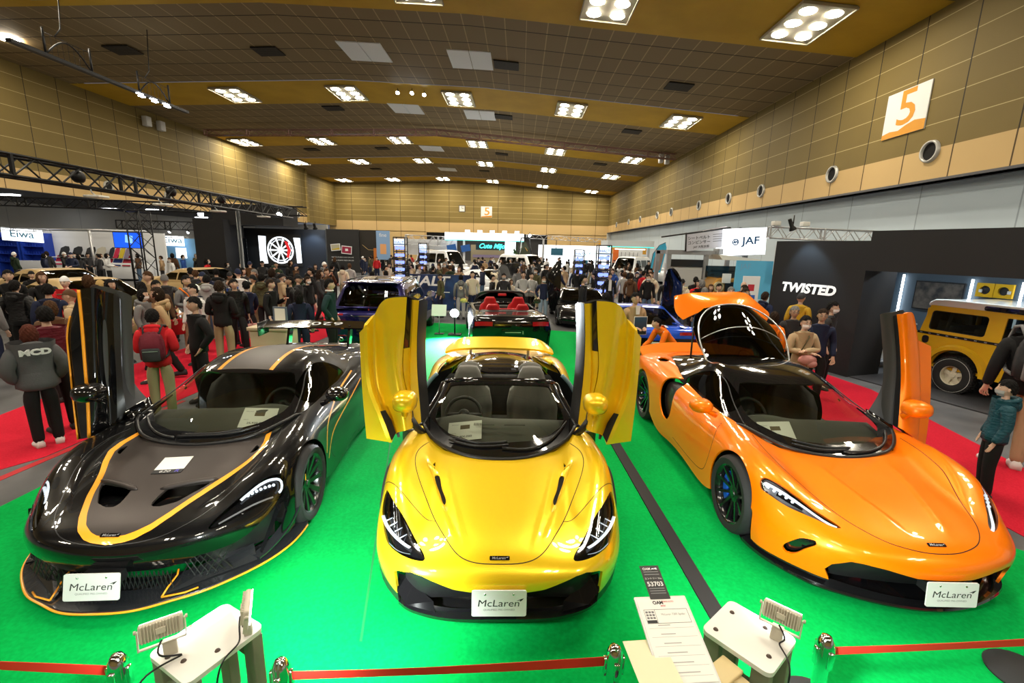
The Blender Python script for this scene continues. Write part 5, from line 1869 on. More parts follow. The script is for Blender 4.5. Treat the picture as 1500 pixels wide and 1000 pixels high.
# ================================================================== HALL
def grid_mat(name, ca, cb, line, sx, sy, wx, wy, axes='XY', line2=None, off=(0,0), rough=.7, fine=None, spec=.3):
 """panelled surface in object space: panels tinted a little apart, joints of width wx / wy"""
 m = bpy.data.materials.new(name)
 m.use_nodes = True
 nt = m.node_tree
 N, L = nt.nodes, nt.links.new
 bs = N['Principled BSDF']
 bs.inputs['Roughness'].default_value = rough
 _set(bs, 'Specular IOR Level', spec)
 tc = N.new('ShaderNodeTexCoord')
 sp = N.new('ShaderNodeSeparateXYZ')
 L(tc.outputs['Object'], sp.inputs[0])

 def math_(op, a, b=None):
  n = N.new('ShaderNodeMath')
  n.operation = op
  for i, v in enumerate((a, b)):
   if v is None:
    continue
   if isinstance(v, (int, float)):
    n.inputs[i].default_value = v
   else:
    L(v, n.inputs[i])
  return n.outputs[0]
 U = math_('DIVIDE', math_('SUBTRACT', sp.outputs[axes[0]], off[0]), sx)
 V = math_('DIVIDE', math_('SUBTRACT', sp.outputs[axes[1]], off[1]), sy)
 fu, fv = math_('FRACT', U), math_('FRACT', V)
 lu = math_('LESS_THAN', math_('ABSOLUTE', math_('SUBTRACT', fu, .5)), .5 - wx / sx / 2)
 lv = math_('LESS_THAN', math_('ABSOLUTE', math_('SUBTRACT', fv, .5)), .5 - wy / sy / 2)
 cb_ = N.new('ShaderNodeCombineXYZ')
 L(math_('FLOOR', U), cb_.inputs[0])
 L(math_('FLOOR', V), cb_.inputs[1])
 wn = N.new('ShaderNodeTexWhiteNoise')
 L(cb_.outputs[0], wn.inputs['Vector'])
 nz = N.new('ShaderNodeTexNoise')
 nz.inputs['Scale'].default_value = .55
 nz.inputs['Detail'].default_value = 5
 L(tc.outputs['Object'], nz.inputs['Vector'])
 f = math_('ADD', math_('MULTIPLY', wn.outputs['Value'], .45), math_('MULTIPLY', nz.outputs['Fac'], .55))
 mx = N.new('ShaderNodeMixRGB')
 mx.inputs['Color1'].default_value = (*ca, 1)
 mx.inputs['Color2'].default_value = (*cb, 1)
 L(f, mx.inputs['Fac'])
 col = mx.outputs['Color']
 if fine:
  ff = math_('FRACT', math_('DIVIDE', sp.outputs[fine[0]], fine[1]))
  lf = math_('LESS_THAN', ff, fine[2])
  m3 = N.new('ShaderNodeMixRGB')
  m3.blend_type = 'MULTIPLY'
  m3.inputs['Color2'].default_value = (*fine[3], 1)
  L(lf, m3.inputs['Fac'])
  L(col, m3.inputs['Color1'])
  col = m3.outputs['Color']
 for msk, lc in ((lv, line2 or line),(lu, line)):
  m2 = N.new('ShaderNodeMixRGB')
  m2.inputs['Color1'].default_value = (*lc, 1)
  L(msk, m2.inputs['Fac'])
  L(col, m2.inputs['Color2'])
  col = m2.outputs['Color']
 L(col, bs.inputs['Base Color'])
 MATS[name] = m
 return m

XL, XR, YB, YF = -29.0,14.3,77.0,-16.0
CEIL = [(-29,11.9),(-11.5,12.5),(-2.5,12.2),(14.3,10.8)]

def ceil_z(x):
 return float(np.interp(x, [a for a, b in CEIL],[b for a, b in CEIL]))

def hall():
 m_floor = mat('grey hall floor', (.05,.05,.055), .45)
 noise_col(m_floor, 1.5,(.065,.065,.07),(.12,.12,.125))
 fl = struct(MB().box((-6,30.5,-.1),(52,96,.2)).build('floor', m_floor))
 m_wall = grid_mat('ochre wall panels', (.15,.108,.030),(.20,.146,.046),(.03,.022,.01), 2.0,.865,.045,.024, 'YZ', line2=(.46,.38,.18), off=(.36,6.08))
 m_wallb = grid_mat('ochre end wall panels', (.19,.135,.038),(.26,.19,.06),(.05,.035,.015), 4.0,.865,.06,.06, 'XZ', line2=(.42,.33,.14), off=(.3,6.08))
 m_band = grid_mat('cream wall band', (.50,.34,.145),(.60,.42,.19),(.08,.05,.02), 2.0,50,.05,.01, 'YZ', off=(.36,-10))
 m_bandb = grid_mat('cream end wall band', (.56,.39,.17),(.64,.45,.21),(.12,.08,.03), 4.0,50,.06,.01, 'XZ', off=(.3,-10))
 m_grey = grid_mat('blue grey partition', (.44,.52,.58),(.50,.58,.64),(.28,.33,.38), 3.6,50,.05,.01, 'YZ', off=(0,-10))
 m_greyl = grid_mat('warm grey partition', (.42,.42,.40),(.47,.47,.45),(.3,.3,.3), 6.0,50,.05,.01, 'YZ', off=(0,-10))
 m_soff = mat('dark grey soffit', (.10,.10,.11), .7)
 # right wall: ochre panels over a cream band, open underneath to a grey partition set back
 L = YB - YF
 yc = (YB + YF) / 2
 wr = MB().box((XR + .2, yc, 8.7),(.4, L, 5.2))
 struct(wr.build('wall_right', m_wall))
 struct(MB().box((XR + .2, yc, 5.54),(.42, L, 1.12)).build('wall_right_band', m_band))
 struct(MB().box((XR + .5, yc, 5.02),(1.2, L, .08)).build('ceiling_right_soffit', m_soff))
 struct(MB().box((XR + .7, yc, 2.5),(.2, L, 5.0)).build('wall_right_partition', m_grey))
 YL = 63.5
 ll = YL - YF
 yl = (YL + YF) / 2
 struct(MB().box((XL - .2, yl, 9.2),(.4, ll, 6.2)).build('wall_left', m_wall))
 struct(MB().box((XL - .2, yl, 5.58),(.42, ll, 1.2)).build('wall_left_band', m_band))
 struct(MB().box((XL - 5.5, yl, 5.0),(11, ll, .08)).build('ceiling_left_soffit', m_soff))
 struct(MB().box((XL - 11, yl, 2.5),(.2, ll, 5.0)).build('wall_left_partition', m_greyl))
 # alcove and end wall
 struct(MB().box((XL - .6, YL + .2,8.9),(1.6,.4,7.4)).build('wall_left_return', m_wallb))
 struct(MB().box((XL - 1.5,70.5,8.9),(.4,14.5,7.4)).build('wall_left_alcove', m_wall))
 bk = MB().box((-8, YB + .2,9.3),(47,.4,6.4))
 struct(bk.build('wall_back', m_wallb))
 low = MB().box((-8, YB + .2,5.3),(47,.42,1.6))
 low.box((-23.5, YB + .2,2.3),(16,.42,4.6))
 low.box((10, YB + .2,2.3),(11,.42,4.6))
 struct(low.build('wall_back_band', m_bandb))
 struct(MB().box((-35,70,2.5),(12,.3,5)).build('wall_left_end', m_greyl))
 struct(MB().box((-40,66,2.5),(.3,30,5)).build('wall_left_far', m_greyl))
 struct(MB().box((XR + .4, YB - .2,2.5),(1,.3,5)).build('wall_right_end', m_greyl))
 struct(MB().box((XL - 5.5,30,-.1),(12,96,.18)).build('floor_left_bay', m_floor))
 struct(MB().box((XL - 5.5, YF - .2,2.5),(12,.3,5)).build('wall_left_front', m_greyl))
 struct(MB().box((XR + .4, YF - .2,2.5),(1,.3,5)).build('wall_right_front', m_greyl))
 struct(MB().box((-5.5, YB + 3,2.4),(22,.3,5)).build('wall_back_doorway', mat('dark doorway grey', (.08,.08,.085), .7)))
 struct(MB().box((-7, YF - .2,6),(48,.4,13)).build('wall_front', m_wallb))
 # ceiling: tiles, ochre bands across
 bands = [(-8.9,-4.3),(4.3,8.9),(17.4,22.0),(31.3,35.9),(45.2,49.6),(56.2,60.2),(71.0,75.2)]
 m_ceil = grid_mat('brown ceiling tiles', (.21,.150,.075),(.26,.19,.095),(.03,.02,.012), 200,1.78,.01,.07, 'XY', fine=('X', .95,.05,(1.9,1.9,1.9)))
 m_ochre = noise_col(mat('ochre ceiling band', (.36,.20,.012), .6, spec=.3), .6,(.50,.30,.02),(.58,.35,.025))
 xs = [a for a, b in CEIL]
 zs = [b for a, b in CEIL]
 mb = MB()
 mo = MB()
 y = YF
 cuts = sorted([YF, YB + .5] + [v for b in bands for v in b])
 for a, b in zip(cuts[:-1], cuts[1:]):
  tgt = mo if any(abs(a - q[0]) < 1e-6 for q in bands) else mb
  dz = -.03 if tgt is mo else 0.0
  for i in range(3):
   xa = xs[i] - (2 if i == 0 else 0)
   tgt.add([(xa, a, zs[i] + dz),(xs[i + 1], a, zs[i + 1] + dz),(xs[i + 1], b, zs[i + 1] + dz),(xa, b, zs[i] + dz)],[(0,3,2,1)])
 struct(mb.build('ceiling', m_ceil))
 struct(mo.build('ceiling_ochre_bands', m_ochre))
 # ceiling fixtures: a white tray with six round lamps
 m_tray = mat('pale lamp tray', (.40,.37,.28), .6)
 m_lamp = mat('ceiling lamp glow', (1,.95,.85), .4, emit=(1,.90,.72), estr=LAMP)
 MB_t = MB().box((0,0,0),(1.95,2.9,.10), bev=.02)
 for sx in (-1,1):
  MB_t.box((sx * .98,0,-.06),(.05,2.95,.08))
 for sy in (-1,1):
  MB_t.box((0, sy * 1.46,-.06),(2.0,.05,.08))
 tray = MB_t.mesh('lamp_tray')
 tray.materials.append(m_tray)
 disc = MB().lathe([(0,-.075),(.25,-.075),(.28,-.055),(.28,-.04)], 20).mesh('lamp_disc')
 disc.materials.append(m_lamp)
 rows = [-6.6,6.6,19.7,33.6,47.4,58.2,73.1]
 cols = [-27.3,-19.7,-12.0,-4.4,3.2,10.7]
 nth = ['leftmost', 'second from the left', 'third from the left', 'third from the right', 'second from the right', 'rightmost']
 bn = {33.6: 'the nearest full ochre band', 47.4: 'the second full ochre band', 58.2: 'the third full ochre band', 73.1: 'the ochre band along the end wall'}
 for y in rows:
  for i, x in enumerate(cols):
   if y < 40 and i == 0:
    continue
   z = ceil_z(x)
   sl = (ceil_z(x + .5) - ceil_z(x - .5))
   t = thing('ceiling_light', 'six-lamp ceiling fixture, %s on %s' % ((nth if y > 40 else [0, 'leftmost', 'second from the left', 'middle one', 'second from the right', 'rightmost'])[i], bn.get(y, 'the ochre band overhead nearest the camera')), 'ceiling light', (x, y, z - .06), 0, 'ceiling fixtures of six lamps')
   if y < 10:
    t['label'] = 'ceiling fixture of six round lamps overhead behind the camera'
   t.rotation_euler = (0,-math.atan(sl), 0)
   link('tray', tray, t)
   for dx in (-.48,.48):
    for dy in (-.93,0,.93):
     o = link('lamp', disc, t)
     o.location = (dx, dy, 0)
 # fill lamps added under the left bay soffit to brighten its wall
 m_strip = mat('bay fill lamp glow', (1,1,1), .4, emit=(.95,.97,1.0), estr=14)
 for k, y in enumerate((-6,6,18,30,42,54)):
  for q, x in enumerate((-33,-37)):
   o = MB().box((0,0,0),(1.2,.5,.06)).build('bay_fill_light', m_strip)
   o.location = (x, y, 4.925)
   tag(o, 'flat white fill lamp added under the dark left bay soffit', 'ceiling light', 'added left bay fill lamps')
 # white and dark ceiling panels
 m_white = mat('white ceiling panel', (.85,.88,.90), .6)
 m_vent = grid_mat('dark vent grille', (.014,.012,.01),(.02,.017,.014),(.05,.04,.03), 200,.12,.01,.04, 'XY')
 wl = ['left of the ridge in the nearest row', 'right of the ridge in the nearest row', 'left of the ridge behind the nearest ochre band', 'right of the ridge behind the nearest ochre band', 'between the second and third ochre bands', 'just before the end wall']
 for k, (x, y) in enumerate([(-8.5,26.7),(-2.9,27.0),(-8.8,36.9),(-3.3,37.5),(-9.6,51.2),(-10.0,64.5)]):
  t = thing('ceiling_panel', 'pair of pale white ceiling panels ' + wl[k], 'ceiling panel', (x, y, ceil_z(x) - .03), 0, 'white ceiling panel pairs')
  t.rotation_euler = (0,-math.atan(ceil_z(x + .5) - ceil_z(x - .5)), 0)
  for dx in (-.58,.58):
   o = box_obj('panel', (dx, 0,0),(1.12,2.4,.05), m_white, t)
 for k, (x, y, lb) in enumerate([(-21.3,26.4, 'above the left lighting rail'),(-13.8,26.9, 'left of the nearest white panels'),(-1.0,27.2, 'beside the nearest white panels'),(8.5,27.5, 'on the right slope before the nearest ochre band'),
         (-14.4,37.1, 'left behind the nearest ochre band'),(-1.5,37.4, 'beside the white panels behind the nearest ochre band'),(8.3,37.5, 'on the right slope behind the nearest ochre band'),
         (-22.5,51.5, 'far left behind the second ochre band'),(-14.9,51.4, 'left of the white panels behind the second ochre band'),(-2.2,51.9, 'right of the white panels behind the second ochre band'),(8.3,51.5, 'on the right slope behind the second ochre band'),
         (-19.5,64.0, 'far left before the end wall'),(-5,64.0, 'right of the last white panels')]):
  o = box_obj('ceiling_vent', (0,0,0),(1.35,1.1,.06), m_vent)
  o.location = (x, y, ceil_z(x) - .04)
  o.rotation_euler = (0,-math.atan(ceil_z(x + .5) - ceil_z(x - .5)), 0)
  tag(o, 'dark square ceiling vent ' + lb, 'vent', 'dark ceiling vents')
 # round air nozzles along the right wall, two on the left
 m_hole = mat('nozzle black', (.004,.004,.004), .9)
 m_ring = mat('nozzle ring grey', (.45,.45,.42), .4,.3)
 ys = [13.1,17.2,22.3,28.6,32.9,38.2,45.0,49.5,56.4,62.3,70.0]
 w = ['nearest', 'second nearest', 'third nearest', 'fourth nearest', 'fifth nearest', 'sixth nearest', 'seventh nearest', 'fourth from the far end', 'third from the far end', 'second from the far end', 'farthest']
 ring = MB().lathe([(.30,.0),(.30,.10),(.36,.10),(.38,.0)], 28).mesh('nozzle_ring')
 hole = MB().lathe([(0,.012),(.30,.012)], 28).mesh('nozzle_hole')
 ring.materials.append(m_ring)
 hole.materials.append(m_hole)
 for k, y in enumerate(ys):
  t = thing('air_nozzle', 'round black air nozzle on the right wall, %s of its row' % w[k], 'air nozzle', (XR - .01, y, 6.02), 0, 'round air nozzles in the right wall')
  t.rotation_euler = (0,-PI / 2,0)
  link('ring', ring, t)
  link('opening', hole, t)
 for k, (y, z) in enumerate([(33.0,5.9),(38.5,5.85),(45.5,5.85),(54.5,5.85),(61,5.85)]):
  t = thing('air_nozzle', 'round black air nozzle on the left wall, %s of its row' % ['nearest', 'second nearest', 'third nearest', 'second from the far end', 'farthest'][k], 'air nozzle', (XL + .01, y, z), 0, 'round air nozzles in the left wall')
  t.rotation_euler = (0, PI / 2,0)
  link('ring', ring, t)
  link('opening', hole, t)
 # hall number signs
 m_sw = mat('sign white', (.72,.72,.70), .5)
 m_so = mat('sign orange', (.62,.27,.015), .5)
 M = facing((XR - .03,18.62,7.69),(0,-1,0),(0,0,1))
 s = MB().prism(rect(1.95,1.62), -.02,.02, 'z', M=M).build('hall_number_sign', m_sw)
 tag(s, 'white sign with large orange 5 high on the right wall', 'sign')
 text('numeral', '5', s, M @ MT((.05,.10,.025)), m_so, 1.75, sx=1.15, bold=.012)
 sw = [(-.97,-.81),(.97,-.81),(.97,-.46),(.5,-.40),(.1,-.50),(-.2,-.62),(-.6,-.58),(-.97,-.64)]
 MB().prism(sw, .021,.03, 'z', M=M).build('sign_swoosh', m_so, s)
 M = facing((-5.6, YB - .03,7.9),(1,0,0),(0,0,1))
 s = MB().prism(rect(1.8,1.75), -.02,.02, 'z', M=M).build('hall_number_sign', m_sw)
 tag(s, 'small white and orange 5 sign on the far end wall', 'sign')
 text('numeral', '5', s, M @ MT((.1,.05,.025)), m_so, 1.7, sx=1.2, bold=.02)
 MB().prism([(-.85,-.85),(.88,-.85),(.88,-.55),(.2,-.6),(-.85,-.7)], .021,.03, 'z', M=M).build('sign_swoosh', m_so, s)
 M = facing((-9.6, YB - .03,8.35),(1,0,0),(0,0,1))
 c = MB().prism(rect(1.05,1.05,.05), -.06,.02, 'z', M=M).build('wall_clock', mat('clock case', (.06,.055,.05), .4))
 tag(c, 'square wall clock in dark case on far end wall', 'clock')
 MB().prism(rect(.86,.86), .02,.03, 'z', M=M).build('clock_face', m_sw, c)
 MB().prism(rect(.05,.36), .031,.036, 'z', M=M @ MT((0,.16,0))).build('clock_hand', M_INK, c)
 MB().prism(rect(.30,.05), .031,.036, 'z', M=M @ MT((.13,0,0))).build('clock_hand', M_INK, c)
 # green carpet, red aisles
 m_green = mat('green show carpet', (.0,.30,.06), .9, spec=.08)
 noise_col(m_green, 40,(.0,.30,.050),(.0,.36,.064))
 bump(m_green, 260,.25,.004)
 g = MB().prism([(-4.62,.2),(4.3,.2),(4.3,3.45),(4.15,3.6),(3.95,12.6),(-1.2,13.9),(-2.9,14.2),(-3.9,11.9),(-4.6,8.4)], 0,.008, 'z')
 g = g.build('green_carpet', m_green)
 g['kind'] = 'structure'
 g.name = 'floor_green_carpet'
 m_seam = mat('carpet seam darker green', (.0,.2,.045), .8)
 MB().prism([(-.92,2.35),(-.905,2.35),(-2.45,9.5),(-2.47,9.5)], .008,.0095, 'z').build('floor_carpet_seam', m_seam)['kind'] = 'structure'
 m_redc = mat('red aisle carpet', (.50,.012,.030), .9, spec=.08)
 noise_col(m_redc, 60,(.46,.010,.026),(.54,.016,.036))
 def rc(nm, poly):
  o = MB().prism(poly, 0,.006, 'z').build(nm, m_redc)
  o['kind'] = 'structure'
 rc('floor_red_aisle_right', [(4.62,2.2),(5.6,2.2),(5.98,5.0),(6.5,8.1),(5.2,16.5),(4.2,22),(3.2,22),(4.35,14.3),(4.7,8.0),(4.45,4.7)])
 rc('floor_red_aisle_left', [(-7.2,2.6),(-5.55,3.9),(-5.2,4.6),(-5.05,8.5),(-4.85,14.5),(-3.4,18),(-6.6,18),(-7.6,14),(-7.4,8.0),(-6.9,5.2)])
 m_tape = mat('red tape', (.42,.008,.014), .6)
 rc2 = MB().prism([(-5.24,3.6),(-5.14,3.6),(-5.0,6.5),(-5.06,6.5)], 0,.004, 'z').build('floor_red_line', m_tape)
 rc2['kind'] = 'structure'
 # black cable cover strip over the green carpet
 o = MB().prism([(1.34,2.4),(1.46,2.4),(1.30,5.9),(1.18,5.9)], .008,.022, 'z').build('cable_cover', M_RUB)
 tag(o, 'black rubber cable cover strip lying along the green carpet', 'cable cover')

LAMP = 130.0
# ================================================================== STANDS, SIGNS, RIGGING
def truss(name, a, b, depth, width, m, label, cat='truss', r=.025, cell=.6, group=None, sections=2):
 """four chord lattice girder from a to b (a, b: top centre line); each face laced"""
 a, b = Vector(a), Vector(b)
 d = (b - a).normalized()
 L = (b - a).length
 s = d.cross(Vector((0,0,1))).normalized() if abs(d.z) < .9 else Vector((1,0,0))
 u = Vector((0,0,-1)) if abs(d.z) < .9 else Vector((0,1,0))
 t = thing(name, label, cat, a, 0, group)
 ch = MB()
 P = lambda q, i, j: d * q + s * (width / 2 * i) + u * (depth * j)
 for i in (-1,1):
  for j in (0,1):
   ch.bar(P(0, i, j), P(L, i, j), r, 6)
 ch.build('chord', m, t)
 n = max(2, int(L / cell))
 lc = MB()
 for k in range(n):
  q0, q1 = L * k / n, L * (k + 1) / n
  for i in (-1,1):
   if k % 2:
    lc.bar(P(q0, i, 0), P(q1, i, 1), r * .6,5, cap=False)
   else:
    lc.bar(P(q0, i, 1), P(q1, i, 0), r * .6,5, cap=False)
  for j in (0,1):
   lc.bar(P(q0,-1, j), P(q1,1, j), r * .5,4, cap=False)
  if k % 6 == 0:
   for i in (-1,1):
    lc.bar(P(q0, i, 0), P(q0, i, 1), r * 1.4,5, cap=False)
   lc.bar(P(q0,-1,0), P(q0,1,0), r, 5, cap=False)
   lc.bar(P(q0,-1,1), P(q0,1,1), r, 5, cap=False)
 lc.build('lacing', m, t)
 return t

def panel(name, c, w, h, m, facing_dir=(0,-1,0), thick=.06, parent=None, tilt=0):
 n = Vector(facing_dir).normalized()
 right = Vector((0,0,1)).cross(n)
 M = facing(c, right, (0,0,1)) @ MR(tilt, 4, 'Z')
 return MB().prism(rect(w, h), -thick, 0, 'z', M=M).build(name, m, parent), M

M_STEEL = mat('black truss steel', (.010,.010,.011), .45,.4)
M_ALU = mat('aluminium truss', (.55,.56,.58), .35,.7)
M_BLACKW = mat('matt black stand panel', (.010,.010,.012), .75)
M_WHITEW = mat('white stand panel', (.75,.77,.80), .6)
M_LITW = mat('lit white sign face', (.8,.82,.85), .5, emit=(.92,.97,1.0), estr=1.6)
M_SKYB = mat('sky blue panel', (.16,.36,.58), .6)
M_EIWA = mat('sign sky blue lettering', (.10,.45,.75), .5)
M_SPOT = mat('spot lamp face', (1,1,1), .3, emit=(.85,.93,1.0), estr=40)
M_LED = mat('white light strip', (1,1,1), .3, emit=(.86,.94,1.0), estr=9)

def spot_lamp(loc, aim, label, m=None, size=.16, energy=0, blend=.6, angle=70, color=(.85,.93,1.0), name='spotlight', cat='spotlight', group=None):
 """a small flood or spot head with a glowing face, and the light it casts"""
 t = thing(name, label, cat, loc, 0, group)
 d = (Vector(aim) - Vector(loc)).normalized()
 M = d.to_track_quat('Z', 'Y').to_matrix().to_4x4()
 b = MB().lathe([(0,-.22),(size * .5,-.22),(size * .6,-.05),(size, .0),(size, .03),(size * .9,.03)], 16, M=M)
 b.build('lamp_housing', m or M_STEEL, t, sharp=40)
 MB().lathe([(0,.024),(size * .9,.024)], 16, M=M).build('lamp_face', M_SPOT, t)
 MB().bar((0,0,0), tuple(Vector((0,0,.28))), .014,6).build('bracket', m or M_STEEL, t)
 if energy:
  l = bpy.data.lights.new(name + '_beam', 'SPOT')
  l.energy = energy
  l.spot_size = RAD(angle)
  l.spot_blend = blend
  l.shadow_soft_size = size * .8
  l.color = color
  o = bpy.data.objects.new(name + '_beam', l)
  COL.objects.link(o)
  o.location = Vector(loc) + d * .06
  o.rotation_euler = d.to_track_quat('-Z', 'Y').to_euler()
 return t

def left_side():
 truss('truss', (-9,5.6,3.80),(-9,18.1,3.66), .36,.34, M_STEEL, 'black lattice truss running along the left above the crowd', r=.028, cell=.42)
 truss('truss', (-24.5,20,4.02),(-9.2,20,3.86), .36,.34, M_STEEL, 'black lattice truss crossing below the long left truss', r=.026, cell=.5)
 truss('truss', (-26,30,3.5),(-20.2,30,3.5), .5,.45, M_STEEL, 'short black truss with small spots behind the lattice column', r=.03, cell=.5)
 truss('lattice_column', (-16.5,19.75,3.53),(-16.5,19.75,.0), .6,.6, M_STEEL, 'black lattice column under the crossing truss', 'column', r=.03, cell=.5)
 truss('lattice_column', (-20.4,29.9,2.92),(-20.4,29.9,.0), .5,.5, M_STEEL, 'short black lattice column behind, beside the black stand', 'column', r=.03, cell=.5)
 p = MB().lathe([(0,0),(.16,0),(.16,.03),(.065,.05),(.06,3.34),(0,3.34)], 16).build('post', mat('dark grey post', (.05,.055,.06), .35,.5))
 p.location = (-9,14.86,0)
 tag(p, 'dark grey round post holding the long left truss', 'post')
 fl = ['nearest', 'second', 'third', 'farthest']
 for k, y in enumerate((9.7,11.5,13.6,16.0)):
  t = thing('floodlight', 'white floodlight clamped under the long left truss, %s along it' % fl[k], 'floodlight', (-8.9, y, 3.36), 0, 'white floodlights under the left truss')
  MB().box((.10,0,-.14),(.34,.26,.05), bev=.015).build('lamp_head', mat('white lamp casing', (.62,.62,.58), .45), t)
  MB().tube([(0,0,0),(.02,0,-.06),(.08,0,-.11)], .012,6).build('clamp_arm', M_ALU, t)
 for k, y in enumerate((9.5,12.0,14.0)):
  MB().lathe([(0,.0),(.10,.0),(.12,.03),(.12,.12),(.06,.17),(0,.18)], 14, M=MT((-9.0, y, 3.58)) @ MR(PI / 2,4, 'Y')).build('truss_speaker', M_STEEL)['kind'] = 'thing'
  o = bpy.data.objects['truss_speaker' if k == 0 else 'truss_speaker.%03d' % k]
  tag(o, 'small round black speaker inside the long left truss, %s along it' % ('nearest', 'middle one', 'farthest')[k], 'speaker', 'round speakers in the left truss')
 # hanging lighting batten below the ceiling
 t = thing('lighting_rail', 'long black lighting rail hung under the ceiling at left', 'lighting rail', (-18,17.4,9.05))
 MB().box((0,4.3,0),(.22,8.7,.12)).build('rail', M_STEEL, t)
 for y in (2.2,6.5):
  mb = MB()
  mb.tube([(0, y - .9 + 1.8 * q, .1 + .65 * SIN(PI * q)) for q in np.linspace(0,1,12)], .03,6)
  for q in np.linspace(0,1,9):
   mb.bar((0, y - .9 + 1.8 * q, .06),(0, y - .9 + 1.8 * q, .8), .008,4)
  mb.bar((0, y - .95,0),(0, y - .95,.95), .04,6)
  mb.bar((0, y + .95,0),(0, y + .95,.95), .04,6)
  mb.bar((0, y - .95,.8),(0, y + .95,.8), .012,4)
  mb.build('hanger_frame', M_STEEL, t)
  MB().tube([(0, y - .5,.8),(0, y - .2,1.2),(0, y, 3.05)], .02,6).build('cable', M_STEEL, t)
 for k, y in enumerate((5.4,5.8,6.2,6.6,7.0,7.4)):
  MB().box((-.12 if k % 2 else .12, y, -.07),(.16,.26,.03)).build('lamp', M_SPOT, t)
 # mats and shelves stand
 t = thing('shop_stand', 'white walled car mat stand with lit sign, far left', 'stand', (-26,26,0))
 MB().box((1.0,.6,1.35),(9.0,.1,2.7)).build('back_wall', M_WHITEW, t)
 MB().box((1.0,.1,.55),(7.5,.7,.9), bev=.02).build('counter', M_WHITEW, t)
 blu = mat('blue wire shelf', (.012,.05,.42), .5)
 for k, x in enumerate((-3.2,-1.7)):
  mb = MB()
  for z in (.9,1.35,1.8,2.25):
   mb.box((x, .25, z),(1.3,.5,.03))
   for q in range(9):
    mb.bar((x - .6 + .15 * q, .0, z),(x - .6 + .15 * q, .0, z + .16), .008,4)
  for sx in (-.65,.65):
   mb.box((x + sx, .25,1.3),(.06,.55,2.5))
  mb.box((x, .49,1.4),(1.3,.02,2.3))
  mb.build('wire_shelf', blu, t)
 MB().bar((-4,-.3,2.78),(5.2,-.3,2.78), .05,6).build('lamp_bar', M_ALU, t)
 MB().bar((2.2,-.5,.0),(2.15,-.5,2.75), .06,8).build('stand_post', M_ALU, t)
 cols = [(.02,.022,.028),(.02,.022,.028),(.03,.03,.034),(.42,.40,.34),(.014,.02,.03),(.45,.02,.06),(.5,.38,.03),(.20,.16,.24)]
 names = ['black', 'black', 'charcoal', 'cream', 'dark green', 'red', 'yellow', 'lilac']
 xs = [.2,.95,1.7,2.3,2.9,3.2,3.5,3.8]
 matp = [(-.24,-.33),(.24,-.33),(.26,.12),(.16,.32),(-.05,.34),(-.26,.22)]
 def car_mat(x, z, c, lb, w=1.0, y=-.12):
  M = MT((-26 + x, 26 + y, z)) @ MR(RAD(62), 4, 'X')
  o = MB().prism([(a * w, b) for a, b in matp], -.012,.012, 'z', M=M).build('car_mat', mat('car mat %g %g %g' % c, c, .9))
  tag(o, lb, 'car mat', 'car mats on the far left stand')
 for k in range(8):
  car_mat(xs[k], 1.56, cols[k], '%s car mat on the upper rack, %s from the left of the rack' % (names[k],['first', 'second', 'third', 'fourth', 'fifth', 'sixth', 'seventh', 'eighth'][k]), 1.0 if k < 4 else .5)
 for k in range(8):
  car_mat(-.1 + .55 * k, 1.12, [(.38,.015,.07),(.38,.015,.07),(.012,.015,.02),(.012,.015,.02),(.012,.015,.02),(.42,.02,.05),(.012,.03,.16),(.30,.02,.04)][k], '%s car mat on the lower rack, %s from the left of the rack' % (['crimson', 'crimson', 'black', 'black', 'black', 'red', 'navy', 'red'][k],['first', 'second', 'third', 'fourth', 'fifth', 'sixth', 'seventh', 'eighth'][k]), .95)
 MB().box((2.0,.1,1.24),(5.4,.6,.03)).build('upper_shelf', M_WHITEW, t)
 for (x, y, z, w, h, lb, til) in ((-27.35,25.2,2.41,2.25,.68, 'white sign with sky blue serif lettering, far left', -.05),(-25.5,33.8,2.26,1.65,.72, 'smaller white sky blue lettered sign beside the lattice column', .0)):
  s, M = panel('shop_sign', (x, y, z), w, h, M_LITW, tilt=til)
  tag(s, lb, 'sign')
  text('sign_lettering', 'Eiwa', s, M @ MT((0,.04,.004)), M_EIWA, h * .80, sx=1.35, bold=.004)
  text('sign_small_lettering', 'EIWA INC.', s, M @ MT((w * .2,-h * .36,.004)), M_INKG, h * .12)
  truss('sign_rail', (x - w * .75, y - .05, z + h * .55),(x + w * .75, y - .05, z + h * .55 - .05), .12,.12, M_ALU, 'slim aluminium rail above the %s' % ('far left lettered sign' if w > 2 else 'smaller lettered sign'), 'rail', r=.015, cell=.2)
 s, M = panel('television', (-18.75,22,2.29), 1.42,.76, M_TRIM)
 tag(s, 'wall screen with blue picture beside the lattice column', 'screen')
 scr = mat('blue screen picture', (.01,.03,.2), .3, emit=(.01,.10,.85), estr=1.3)
 MB().prism(rect(1.36,.70), .001,.006, 'z', M=M).build('screen', scr, s)
 MB().prism([(-.15,-.1),(.2,-.15),(.26,.2),(-.1,.26)], .007,.010, 'z', M=M).build('screen_image', mat('pale screen picture', (.1,.2,.4), .3, emit=(.25,.55,.95), estr=1.2), s)
 MB().bar((-18.75,22.06,0),(-18.75,22.06,2.0), .05,8).build('screen_post', M_STEEL, s)
 o, M = panel('partition', (-25.4,34.2,1.25), 5.2,2.4, M_SKYB)
 tag(o, 'sky blue stand wall behind the lattice column', 'partition')
 o, M = panel('poster', (-24.9,33.7,1.4), .75,.75, M_LITW)
 tag(o, 'blank white lit poster on the sky blue stand wall', 'poster')
 spot_lamp((-19.2,28,3.9),(-17,20,0), 'bright white spot glaring above the blue screen', size=.18)
